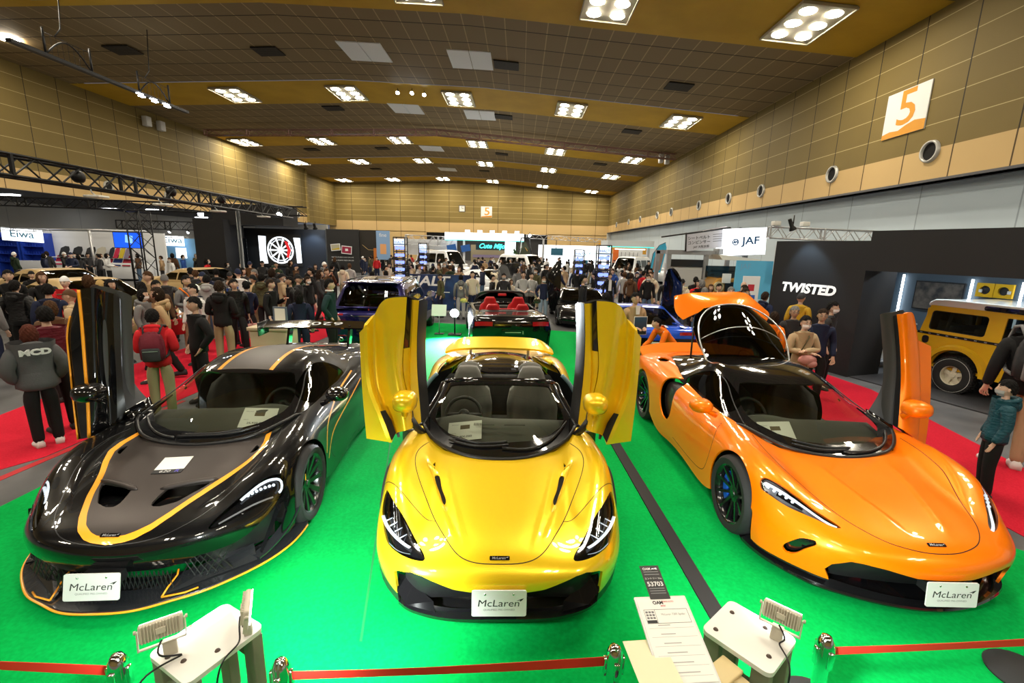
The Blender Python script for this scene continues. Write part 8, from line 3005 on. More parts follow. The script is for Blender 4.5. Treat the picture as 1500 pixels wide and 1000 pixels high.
# ------------------------------------------------------------------ who stands where
PEOPLE = [
 # x, y, facing, pose, top, trousers, hair, hair colour, label, extras
 (-5.46,4.91,4.08, 'pocket', 'washed grey', 'black', 'bob', 'reddish brown hair', 'person from behind in washed grey hoodie with large white letters, dark trousers', {'h': 1.43, 'hood': True, 'shoe': 'white', 'bulk': 1.5}),
 (-4.8,5.84,3.58, 'hold', 'red', 'khaki', 'short', 'black hair', 'person from behind in red hooded jacket with maroon backpack', {'h': 1.5, 'hood': True, 'bulk': 1.15}),
 (-5.68,5.32,4.16, 'pocket', 'maroon', 'black', 'short', 'black hair', 'person from behind in black and crimson puffer right of the lettered hoodie', {'h': 1.58, 'puffy': True, 'bulk': 1.2}),
 (-4.67,6.45,-0.57, 'pocket', 'black', 'black', 'short', 'black hair', 'smiling man in black leather jacket facing left, right of the red jacket', {'h': 1.6, 'skin': 1, 'bulk': 1.05}),
 (-6.83,8.17,1.7, 'phone', 'grey', 'navy', 'bob', 'black hair', 'masked woman in grey hoodie holding a phone up behind the red jacket', {'h': 1.5, 'mask': True, 'hood': True}),
 (-7.19,7.17,-1.11, 'stand', 'beige', 'charcoal', 'cap', 'brown', 'man in brown cap and beige jacket facing right behind the black wing door', {'h': 1.58}),
 (-9.2,8.19,3.38, 'pocket', 'black', 'black', 'short', 'black hair', 'person in big black hooded puffer at the left frame edge', {'h': 1.6, 'puffy': True, 'hood': True, 'bulk': 1.25}),
 (-8.12,7.73,3.95, 'stand', 'navy', 'black', 'short', 'black hair', 'person with black hair in navy coat left of the brown cap', {'h': 1.6}),
 (-6.69,6.36,4.25, 'stand', 'brown', 'black', 'bob', 'brown hair', 'brown haired person from behind just above the lettered hoodie', {'h': 1.5}),
 (-8.5,9.15,3.39, 'stand', 'black', 'charcoal', 'short', 'blond hair', 'blond person behind the top of the black wing door', {'h': 1.55}),
 (-8.31,8.71,3.1, 'stand', 'charcoal', 'black', 'bob', 'brown hair', 'person with wavy brown hair left of the blond head', {'h': 1.69}),
 (-8.11,9.89,-0.31, 'stand', 'tan', 'black', 'short', 'brown hair', 'brown haired man in tan coat left of the grey beanie', {'h': 1.7}),
 (-7.16,8.91,1.08, 'stand', 'brown', 'black', 'short', 'black hair', 'masked man in brown jacket under the brown haired man', {'h': 1.6, 'mask': True, 'skin': 1}),
 (-8.21,10.48,3.8, 'pocket', 'charcoal', 'black', 'beanie', 'grey', 'person in grey beanie and shiny charcoal puffer', {'h': 1.59, 'puffy': True}),
 (-7.01,9.54,1.13, 'hold', 'grey', 'beige', 'short', 'black hair', 'tall man in grey cardigan with beige mask and orange bag strap', {'h': 1.66, 'mask': True, 'maskc': 'tan'}),
 (-7.35,10.67,3.44, 'stand', 'light grey', 'beige', 'short', 'black hair', 'person from behind in taupe hooded jacket right of the grey cardigan', {'h': 1.6, 'hood': True, 'bulk': 1.15}),
 (-5.95,9.46,0.71, 'walk', 'black', 'black', 'short', 'black hair', 'young man in black puffer looking down, facing the camera', {'h': 1.62, 'puffy': True, 'bulk': 1.1, 'hood': True}),
 (-6.4,11.31,3.25, 'stand', 'olive', 'black', 'short', 'black hair', 'person in grey olive puffer with cream hood seen from behind', {'h': 1.62, 'puffy': True, 'hood': True, 'bulk': 1.2}),
 (-5.36,10.62,-0.83, 'stand', 'black', 'black', 'short', 'black hair', 'black puffer jacket man in profile left of the navy woman', {'h': 1.62, 'puffy': True, 'skin': 1}),
 (-5.55,11.43,1.65, 'pocket', 'charcoal', 'black', 'cap', 'black', 'person in black cap talking beside the black puffer man', {'h': 1.6}),
 (-4.26,8.75,3.59, 'stand', 'navy', 'navy', 'long', 'black hair', 'long haired woman from behind in navy jacket before the SUV', {'h': 1.5}),
 (-3.83,9.2,1.7, 'pocket', 'dark teal', 'black', 'short', 'black hair', 'man in dark teal bomber with white collar beside the dark SUV', {'h': 1.69, 'bulk': 1.05}),
 (-6.28,13.77,-1.17, 'walk', 'black', 'pink', 'short', 'black hair', 'person in black jacket and pale trousers left of the teal bomber', {'h': 1.65, 'bulk': 1.1}),
 (-6.12,14.52,1.0, 'camera', 'brown', 'black', 'short', 'brown hair', 'person with brown hair raising a camera behind the teal bomber', {'h': 1.6}),
 (-4.94,15.37,3.45, 'stand', 'bright green', 'black', 'short', 'black hair', 'person in bright green jacket above the dark SUV roof', {'h': 1.5}),
 (-4.5,15.44,3.42, 'stand', 'white', 'black', 'short', 'black hair', 'person in white hoodie right of the bright green jacket', {'h': 1.53, 'hood': True}),
 (-8.52,15.82,-0.11, 'stand', 'charcoal', 'black', 'cap', 'dark green', 'man in dark green cap behind the olive puffer', {'h': 1.6}),
 (-8.95,13.43,3.73, 'stand', 'black', 'black', 'short', 'black hair', 'person in black coat behind the taupe hood', {'h': 1.58}),
 (-8.35,13.76,1.35, 'stand', 'charcoal', 'black', 'bob', 'black hair', 'person with dark bob in charcoal coat behind the black puffer', {'h': 1.6}),
 (-8.12,11.76,3.74, 'stand', 'navy', 'black', 'short', 'black hair', 'person in navy coat left of the black puffer walker', {'h': 1.64}),
 (-9.76,9.22,1.11, 'stand', 'black', 'black', 'bob', 'brown hair', 'woman facing the camera in black coat behind the sand roof', {'h': 1.68}),
 (-13.59,12.58,1.02, 'stand', 'black', 'black', 'beanie', 'black', 'person in black hood facing the camera at far left', {'h': 1.43}),
 (-10.52,9.28,0.95, 'stand', 'black', 'black', 'short', 'black hair', 'person in black and white jacket at far left edge', {'h': 1.7}),
 (-2.64,15.34,-1.03, 'stand', 'olive', 'navy', 'cap', 'black', 'man in olive bomber and black cap by the low blue banner', {'h': 1.49}),
 (-1.91,15.04,3.27, 'stand', 'grey', 'light grey', 'short', 'black hair', 'person from behind in grey hoodie with yellow flower print', {'h': 1.48, 'hood': True}),
 (-1.57,15.42,0.3, 'stand', 'cream', 'navy', 'short', 'black hair', 'man in cream jacket with black scarf behind the open tourer', {'h': 1.58}),
 (-0.87,15.14,1.36, 'hold', 'black', 'black', 'short', 'black hair', 'man in black puffer turned sideways behind the tourer windscreen', {'h': 1.5, 'puffy': True}),
 (-0.51,15.38,0.13, 'stand', 'charcoal', 'black', 'short', 'black hair', 'masked man in dark suit standing behind the open tourer', {'h': 1.54, 'mask': True, 'maskc': 'light grey'}),
 (-0.27,15.84,0.62, 'hold', 'cream', 'brown', 'bob', 'brown hair', 'woman in cream knit right of the dark suit', {'h': 1.31}),
 (0.14,15.06,0.09, 'hold', 'light grey', 'black', 'short', 'black hair', 'bending staff man in white and grey vest, left of the pair', {'h': 1.64}),
 (0.42,15.48,0.27, 'hold', 'light grey', 'black', 'short', 'black hair', 'staff man in white and grey vest, right of the pair', {'h': 1.58}),
 (0.4,15.99,1.18, 'hold', 'tan', 'brown', 'cap', 'white', 'person in tan jacket and white cap behind the tourer', {'h': 1.34}),
 (0.82,15.05,0.05, 'pocket', 'navy', 'faded denim', 'short', 'brown hair', 'masked person in navy jacket and pale jeans by the tourer', {'h': 1.48, 'mask': True}),
 (1.37,18.2,0.73, 'stand', 'orange', 'black', 'bob', 'brown hair', 'person in rust orange coat behind the raised black door', {'h': 1.35, 'mask': True}),
 (-2.91,19.44,3.29, 'stand', 'dark green', 'black', 'short', 'brown hair', 'person in dark green vest behind the cream jacket man', {'h': 1.6}),
 (1.67,11.9,1.36, 'stand', 'black', 'black', 'short', 'black hair', 'man in black jacket in profile left of the tall light tower', {'h': 1.75}),
 (2.95,18.19,-1.56, 'stand', 'black', 'black', 'short', 'black hair', 'man in black jacket facing the tall light tower from left', {'h': 1.47}),
 (3.34,16.91,-0.04, 'stand', 'black', 'black', 'short', 'black hair', 'man with open black jacket over white shirt right of the light tower', {'h': 1.55}),
 (3.92,17.17,2.92, 'stand', 'light grey', 'black', 'short', 'brown hair', 'person from behind with grey backpack straps near the light tower', {'h': 1.6}),
 (3.96,16.28,2.5, 'stand', 'brown', 'black', 'short', 'dark brown hair', 'person in dark brown coat with orange bag beyond the tablet man', {'h': 1.6, 'hood': True}),
 (1.67,8.71,2.95, 'stand', 'black', 'black', 'short', 'black hair', 'black haired head just above the right yellow wing door', {'h': 1.6}),
 (2.19,8.54,0.25, 'hold', 'tan', 'charcoal', 'short', 'black hair', 'man in tan tweed jacket with glasses reading a tablet', {'h': 1.63, 'glasses': True, 'bulk': 1.05}),
 (4.76,13.42,2.5, 'stand', 'cream', 'denim', 'cap', 'black', 'person from behind in cream parka left of the orange tailgate', {'h': 1.62, 'hood': True, 'bulk': 1.2}),
 (4.35,13.05,2.82, 'stand', 'blue', 'denim', 'cap', 'olive', 'person from behind in blue jacket and olive cap', {'h': 1.5}),
 (5.78,15.09,2.77, 'stand', 'black', 'black', 'short', 'black hair', 'black haired person behind the cream parka', {'h': 1.6}),
 (4.72,14.67,-0.11, 'stand', 'black', 'black', 'short', 'black hair', 'person in black facing the camera left of the cream parka', {'h': 1.6, 'mask': True, 'maskc': 'black'}),
 (5.48,14.11,-0.17, 'stand', 'red', 'black', 'bob', 'black hair', 'woman with glasses in red top above the orange tailgate', {'h': 1.55, 'glasses': True}),
 (5.5,13.17,-0.3, 'stand', 'beige', 'black', 'bob', 'brown hair', 'woman with brown bob before the amber off-road car', {'h': 1.5}),
 (5.5,12.64,-0.01, 'stand', 'black', 'black', 'short', 'black hair', 'dark haired man right of the brown bobbed woman', {'h': 1.56}),
 (6.26,12.84,0.15, 'stand', 'maroon', 'black', 'bald', 'black hair', 'bald man in black and red jacket beside the tailgate', {'h': 1.62, 'mask': True}),
 (7.7,15.36,-0.86, 'stand', 'charcoal', 'black', 'beanie', 'charcoal', 'person in charcoal hood beside the cloud panel', {'h': 1.54}),
 (5.59,10.41,2.05, 'stand', 'navy', 'black', 'short', 'dark brown hair', 'man in navy hooded jacket seen from behind before the black wall', {'h': 1.55, 'hood': True, 'skin': 1}),
 (4.5,8.74,1.66, 'stand', 'black', 'black', 'bob', 'black hair', 'person in black hoodie turned away beside the tailgate', {'h': 1.5, 'hood': True}),
 (4.44,7.89,2.33, 'stand', 'orange', 'black', 'bob', 'dark brown hair', 'woman from behind in bright orange jacket near the black wall', {'h': 1.42}),
 (5.91,9.61,2.19, 'stand', 'mustard', 'charcoal', 'cap', 'charcoal', 'person in yellow and black jacket with dark cap under the lettering', {'h': 1.62}),
 (4.85,8.01,-0.24, 'stand', 'charcoal', 'black', 'short', 'grey hair', 'grey haired man with glasses behind the beige sweater', {'h': 1.51, 'glasses': True, 'skin': 1}),
 (4.33,6.84,-0.01, 'crossed', 'beige', 'khaki', 'short', 'black hair', 'masked man in beige sweater with crossed arms by the orange coupe', {'h': 1.5, 'mask': True, 'glasses': True, 'bulk': 1.05}),
 (4.91,7.36,-0.39, 'stand', 'navy', 'black', 'short', 'dark brown hair', 'balding man in navy jacket and glasses before the black wall', {'h': 1.55, 'glasses': True, 'skin': 1}),
 (5.57,8.11,0.7, 'stand', 'charcoal', 'black', 'short', 'black hair', 'masked man in charcoal jacket in profile by the black wall', {'h': 1.6, 'mask': True}),
 (2.79,8.07,-1.33, 'bend', 'orange', 'black', 'short', 'black hair', 'man in orange vest bending at the rear of the orange coupe', {'h': 1.4}),
 (4.8,4.35,-2.13, 'stand', 'teal', 'black', 'short', 'black hair', 'masked boy in teal puffer by the nose of the orange coupe', {'h': 1.25, 'mask': True, 'maskc': 'light grey', 'puffy': True, 'hood': True, 'bulk': 1.2}),
 (5.78,5.1,2.59, 'stand', 'black', 'beige', 'short', 'black hair', 'person at right edge under a large charcoal backpack, pale trousers, white shoes', {'h': 1.86, 'bulk': 1.1, 'shoe': 'white'}),
]
CROWD = [
 # x0, x1, y0, y1, count, where
 (-9.5,-5.4,7.4,13.4,24, 'left of the dark SUV'),
 (-13.2,-6.6,17.6,19.3,14, 'before the black wheel stand'),
 (-6.4,2.4,18.2,24.5,30, 'between the light towers'),
 (3.9,6.0,14.6,24.5,20, 'before the simulator rig'),
 (-11,9,25.5,35,52, 'around the vans'),
 (-14,9,36,43,42, 'before the far canopy'),
 (-25,-15,21.5,25,20, 'before the car mat stand'),
 (4.6,5.5,9.5,14.0,5, 'near the black wall'),
]
KEEP_OUT = [(-3.9,-1.4,16.2,16.9),(5.2,8.6,15.3,19.2),(-5.6,-4.7,19.6,20.4),(2.7,3.8,17.5,18.5),(2.7,3.7,24.6,25.5),(-6.1,-5.1,26.6,27.5),(-.6,1.5,39,41),(8.1,9.4,29.5,30.6),(-17.2,-15.8,19.4,20.6),(-20,-17.8,21.6,22.6),(-.9,.2,42.4,43.6),(7.1,7.7,13.9,14.6),(-16.8,-13,36.5,39),(-12,-10.4,37,38.2),(6.3,6.9,34.3,35.2),(9.2,9.9,34.3,35.2),(-1.4,-.4,16.4,17.1),(7.8,11,40.6,41.4),(-9.4,-8.6,14.4,15.3),(5.4,6.4,15,16.2)]

def footprints():
 """ground rectangles of the vehicles in their own frames"""
 out = []
 bpy.context.view_layer.update()
 for o in scene.objects:
  if o.get('category') in ('car', 'van'):
   for c in o.children:
    if c.name.startswith('body_shell'):
     b = [Vector(q) for q in c.bound_box]
     out.append((o.matrix_world.inverted(), min(q.x for q in b), max(q.x for q in b), min(q.y for q in b), max(q.y for q in b)))
 return out

def crowd():
 placed = []
 for (x, y, f, pose, top, legs, hair, hc, lb, kw) in PEOPLE:
  p = person((x, y), f, lb, pose, top, legs, hair, hc if hair not in ('cap', 'beanie') else hc, **kw)
  placed.append((x, y))
  if 'maroon backpack' in lb:
   backpack(p, 'maroon and navy backpack worn over the red hooded jacket', 'maroon', 'charcoal')
  if 'large white letters' in lb:
   s = p.scale[0]
   M = MT(p.location) @ MR(f, 4, 'Z') @ MS(s, 4)
   t = text('hoodie_lettering', 'MCD', None, facing((0,.238,1.375),(-1,0,0),(0,.1,1)), M_PLATE, .105, sx=1.3, bold=.006, extrude=.006)
   t.parent = p
  if 'large charcoal backpack' in lb:
   backpack(p, 'large charcoal backpack with bottles at the right frame edge', 'charcoal', 'grey', 1.05)
  if 'orange bag strap' in lb:
   MB().tube([(.05,.14,1.05),(-.10,.10,1.36),(-.15,.0,1.45),(-.10,-.13,1.34),(.10,-.15,1.02)], .016,6).build('bag_strap', cloth('orange'), p)
   tote(p, 'red and white shopping bag hanging from the grey cardigan man', 'red', -1)
  if 'taupe hooded' in lb:
   tote(p, 'yellow shopping bag carried by the taupe hooded person', 'mustard', 1)
  if 'black puffer looking down' in lb:
   tote(p, 'white and pink paper bag carried by the walking black puffer man', 'pink', 1,-.1)
  if 'olive bomber' in lb:
   tote(p, 'small olive shoulder bag on the man in the olive bomber', 'olive', 1,.25,(.2,.1,.2))
  if 'crossed arms' in lb:
   MB().tube([(.10,.13,1.02),(.13,.08,1.36),(.10,.02,1.455),(.02,-.13,1.36),(-.12,-.15,1.08)], .010,6).build('bag_strap', cloth('olive'), p)
   tote(p, 'olive shoulder bag at the hip of the beige sweater man', 'olive', -1,.22,(.22,.12,.24))
   c = MB().sphere((.0,-.20,.98),(.16,.07,.09), 14,8).sphere((.07,-.22,.92),(.09,.06,.07), 12,8)
   o = c.build('folded_coat', cloth('pink'))
   o.location, o.rotation_euler, o.scale = p.location, p.rotation_euler, p.scale
   tag(o, 'pale pink coat folded over the arms of the beige sweater man', 'coat')
  if 'reading a tablet' in lb:
   o = MB().box((0,-.27,1.10),(.26,.02,.34), bev=.006).build('tablet_folder', mat('folder dark blue', (.02,.05,.09), .4))
   o.location, o.rotation_euler, o.scale = p.location, p.rotation_euler, p.scale
   tag(o, 'dark folder with white edge held by the man in tweed', 'folder')
   MB().box((0,-.262,1.10),(.28,.008,.36)).build('paper_edge', M_PAPER, o)
   MB().prism([(-.035,1.30),(.035,1.30),(.05,1.47),(-.05,1.47)], -.135,-.12, 'y').build('shirt_collar', cloth('white'), p)
  if 'over white shirt' in lb:
   MB().prism([(-.06,1.02),(.06,1.02),(.05,1.45),(-.05,1.45)], -.160,-.13, 'y').build('shirt_front', cloth('white'), p)
  if 'dark teal bomber' in lb:
   MB().tube([(.072 * COS(a), .012 + .072 * SIN(a), 1.475) for a in np.linspace(0,2 * PI, 16, endpoint=False)], .016,6, closed=True).build('shirt_collar', cloth('white'), p)
  if 'yellow flower' in lb:
   fl = MB()
   for k in range(8):
    a = PI / 4 * k
    fl.sphere((.045 * COS(a), .185,1.22 + .045 * SIN(a)),(.03,.008,.03), 8,6)
   fl.build('flower_print', cloth('cream'), p)
   MB().sphere((0,.19,1.22),(.03,.008,.03), 8,6).build('flower_centre', cloth('mustard'), p)
 # plush toy in front of the cream jacket
 o = MB().sphere((0,0,.17),(.17,.14,.17), 14,10).sphere((0,-.02,.42),(.13,.12,.12), 14,10).sphere((.10,0,.53),(.045,.03,.05), 8,6).sphere((-.10,0,.53),(.045,.03,.05), 8,6).build('plush_toy', cloth('cream'))
 o.location = (-.9,16.75,.92)
 tag(o, 'cream plush toy held up behind the open tourer', 'toy')
 MB().sphere((0,-.13,.40),(.05,.03,.04), 8,6).build('muzzle', cloth('beige'), o)
 st = MB().box((-.9,16.75,.46),(.7,.5,.92), bev=.02).build('counter', M_WHITEW)
 tag(st, 'small white counter behind the open tourer', 'counter')
 rnd = random.Random(5)
 tops = ['black'] * 9 + ['charcoal'] * 4 + ['navy'] * 4 + ['grey', 'light grey', 'white', 'white', 'cream', 'beige', 'brown', 'olive', 'tan', 'red', 'blue', 'dark green']
 made = []
 feet = footprints()
 for (x0, x1, y0, y1, n, where) in CROWD:
  k = tries = 0
  while k < n and tries < 4000:
   tries += 1
   x, y = rnd.uniform(x0, x1), rnd.uniform(y0, y1)
   if any(a - .3 < x < b + .3 and c - .3 < y < d + .3 for a, b, c, d in KEEP_OUT):
    continue
   q = [(M @ Vector((x, y, 0)), a, b, c, d) for M, a, b, c, d in feet]
   if any(a - .35 < v.x < b + .35 and c - .35 < v.y < d + .35 for v, a, b, c, d in q):
    continue
   if any((x - a) ** 2 + (y - b) ** 2 < .62 ** 2 for a, b in placed):
    continue
   placed.append((x, y))
   k += 1
   top = pick(rnd, tops)
   hair = pick(rnd, ['short'] * 6 + ['bob', 'bob', 'long', 'cap', 'beanie'])
   hc = pick(rnd, ['black hair'] * 5 + ['dark brown hair', 'dark brown hair', 'brown hair', 'grey hair']) if hair not in ('cap', 'beanie') else pick(rnd, ['black', 'charcoal', 'navy', 'white'])
   puffy = rnd.random() < .35
   p = person((x, y), rnd.uniform(0,2 * PI), '', pick(rnd, ['stand', 'pocket', 'phone', 'walk', 'stand', 'hold']), top, pick(rnd, ['black', 'black', 'charcoal', 'navy', 'denim', 'khaki']), hair, hc, mask=rnd.random() < .35, h=rnd.uniform(1.5,1.68), skin=rnd.randrange(3), puffy=puffy, hood=rnd.random() < .3, bulk=pick(rnd, [1.0,1.1,1.2]))
   hd = (hc + ' hat') if hair in ('cap', 'beanie') else (('long ' if hair == 'long' else '') + hc)
   made.append((x / y, '%s %s and %s' % (top, 'puffer' if puffy else 'jacket', hd), where, p))
 # say which one: look first, then order along the row for look-alikes
 by = {}
 for s, look, where, p in made:
  by.setdefault((look, where), []).append((s, p))
 orde = ['first', 'second', 'third', 'fourth', 'fifth', 'sixth', 'seventh', 'eighth', 'ninth']
 for (look, where), L in by.items():
  L.sort(key=lambda q: q[0])
  for i, (s, p) in enumerate(L):
   p['label'] = 'person in %s %s' % (look, where) + ((', %s from left' % orde[min(i, 8)]) if len(L) > 1 else '')
   p['group'] = 'visitors ' + where
# ================================================================== FOREGROUND: barrier, lamp boards, notice stand
M_CASE = mat('ivory lamp casing', (.58,.54,.44), .45)
M_BOARD = mat('white laminate board', (.74,.73,.70), .4)
M_BELT = mat('red barrier belt', (.55,.018,.008), .7)
M_POST = mat('polished steel post', (.72,.72,.74), .08,1.0)

def stanchion(loc, label, h=.98, tilt=0.0, side=1):
 t = thing('barrier_post', label, 'barrier post', (loc[0], loc[1], 0.008), 0, 'chrome belt posts')
 MB().lathe([(0,0),(.17,0),(.175,.012),(.16,.028),(.06,.045),(0,.05)], 36).build('base', M_RUB if True else M_POST, t, sharp=40)
 MB().lathe([(.034,.04),(.034, h - .10)], 24).build('tube', M_POST, t)
 MB().lathe([(.036, h - .16),(.043, h - .155),(.043, h - .05),(.038, h - .02),(.024, h + .01),(0, h + .02)], 24).build('head', M_POST, t, sharp=50)
 for k in range(4):
  a = PI / 2 * k + .1
  MB().box((.045 * COS(a), .045 * SIN(a), h - .10),(.016,.028,.10), bev=.004, rz=a).build('belt_clip', M_POST, t, sharp=50)
 return t

def belt(a, b, label, sag=.03):
 n = 24
 a, b = Vector(a), Vector(b)
 vs, fs = [],[]
 for k in range(n + 1):
  q = k / n
  p = a.lerp(b, q) - Vector((0,0, sag * 4 * q * (1 - q)))
  d = (b - a).normalized()
  s = Vector((-d.y, d.x, 0)) * .0012
  tw = .006 * SIN(q * 5)
  for dz, sg in ((-.024,-1),(.024,-1),(.024,1),(-.024,1)):
   vs.append(p + s * sg + Vector((d.y * tw * dz * 20,-d.x * tw * dz * 20, dz)))
 for k in range(n):
  for j in range(4):
   l = (j + 1) % 4
   fs.append((4 * k + j, 4 * k + l, 4 * k + 4 + l, 4 * k + 4 + j))
 o = MB().add(vs, fs, 0, True).build('barrier_belt', M_BELT, sharp=40)
 return tag(o, label, 'belt', 'red barrier belts')

def flood_head(parent, M, clear=False):
 """finned floodlight seen from behind: ribs, bracket and cord"""
 mb = MB()
 mb.box((0,0,0),(.20,.10,.035), bev=.012, M=M)
 o = mb.build('floodlight', M_CASE, parent, sharp=50)
 rb = MB()
 for k in range(13):
  rb.box((-.084 + .014 * k, 0,.022),(.005,.088,.016), M=M)
 rb.box((0,.0,.030),(.045,.03,.012), M=M)
 rb.build('cooling_fins', M_CASE, o)
 MB().prism(rect(.19,.09), -.022,-.018, 'z', M=M).build('lamp_glass', mat('flood glass', (.9,.93,.95), .2, emit=(.93,.97,1.0), estr=14), o)
 br = MB()
 for sx in (-1,1):
  br.box((sx * .106,-.03,-.0),(.006,.10,.024), M=M)
  br.lathe([(0,.01),(.010,.01),(.010,0)], 10, M=M @ MT((sx * .109,.02,0)) @ MR(sx * PI / 2,4, 'Y'))
 br.box((0,-.082,0),(.218,.006,.024), M=M)
 br.build('yoke', M_CASE, o)
 return o

def head_matrix(c, right, up, k=.70):
 return facing(c, right, up) @ MS(k, 4)

def lamp_board(label, c, ang, size, caps, heads, legs):
 """table-like board on a timber stand carrying floodlights that face the cars"""
 t = thing('lamp_board', label, 'lamp board', c, 0)
 R = MR(ang, 4, 'Z')
 MB().prism(rect(size[0], size[1], .03), -.010,.010, 'z', M=R).build('board', M_BOARD, t, sharp=40)
 cap = mat('brown screw cap', (.05,.03,.02), .4)
 for (x, y) in caps:
  MB().lathe([(0,.016),(.008,.015),(.0105,.010)], 14, M=R @ MT((x, y, 0))).build('screw_cap', cap, t)
 tim = mat('aged grey timber', (.17,.18,.12), .6)
 for (x, y) in legs:
  b = R @ Vector((x, y, 0))
  MB().box((b.x, b.y, -c[2] / 2 - .001),(.045,.07, c[2] - .022), bev=.004, rz=ang).build('stand_leg', tim, t)
 for k in range(len(legs) // 2):
  p0, p1 = R @ Vector((*legs[2 * k], -.12)), R @ Vector((*legs[2 * k + 1], -.12))
  MB().bar(tuple(p0), tuple(p1), .02,6).build('stand_rail', tim, t)
 T = MT(-Vector(c))
 for (hc, right, up, base, aim, en, ang2) in heads:
  Mh = T @ head_matrix(hc, right, up)
  fh = flood_head(t, Mh)
  foot = Vector(base) - Vector(c)
  low = Mh @ Vector((0,-.085,0))
  MB().box(((foot.x + low.x) / 2,(foot.y + low.y) / 2,(low.z + .01) / 2),(.045,.03, max(low.z - .01,.02)), bev=.004, rz=math.atan2(right[1], right[0])).build('mounting_block', M_CASE, fh, sharp=50)
  s0 = Mh @ Vector((0,-.05,.035))
  e = foot + (foot.normalized() * -.03) + Vector((.02,-.05,.016))
  e2 = foot + Vector((-.02,-.13,.012))
  MB().tube([tuple(p) for p in curve_pts([tuple(s0), tuple(s0 + Vector((.012,-.03,-.04))), tuple(e), tuple(e2), tuple(e2 + Vector((-.02,-.04,-.12)))], 24)], .0035,6).build('cord', M_TRIM, fh)
  l = bpy.data.lights.new('flood_beam', 'SPOT')
  l.energy = en
  l.spot_size = RAD(ang2)
  l.spot_blend = .9
  l.shadow_soft_size = .06
  l.color = (.92,1.0,.96)
  o = bpy.data.objects.new('flood_beam', l)
  COL.objects.link(o)
  w = Vector(hc) + (Vector(aim) - Vector(hc)).normalized() * .05
  o.location = w
  o.rotation_euler = (Vector(aim) - w).to_track_quat('-Z', 'Y').to_euler()
 return t

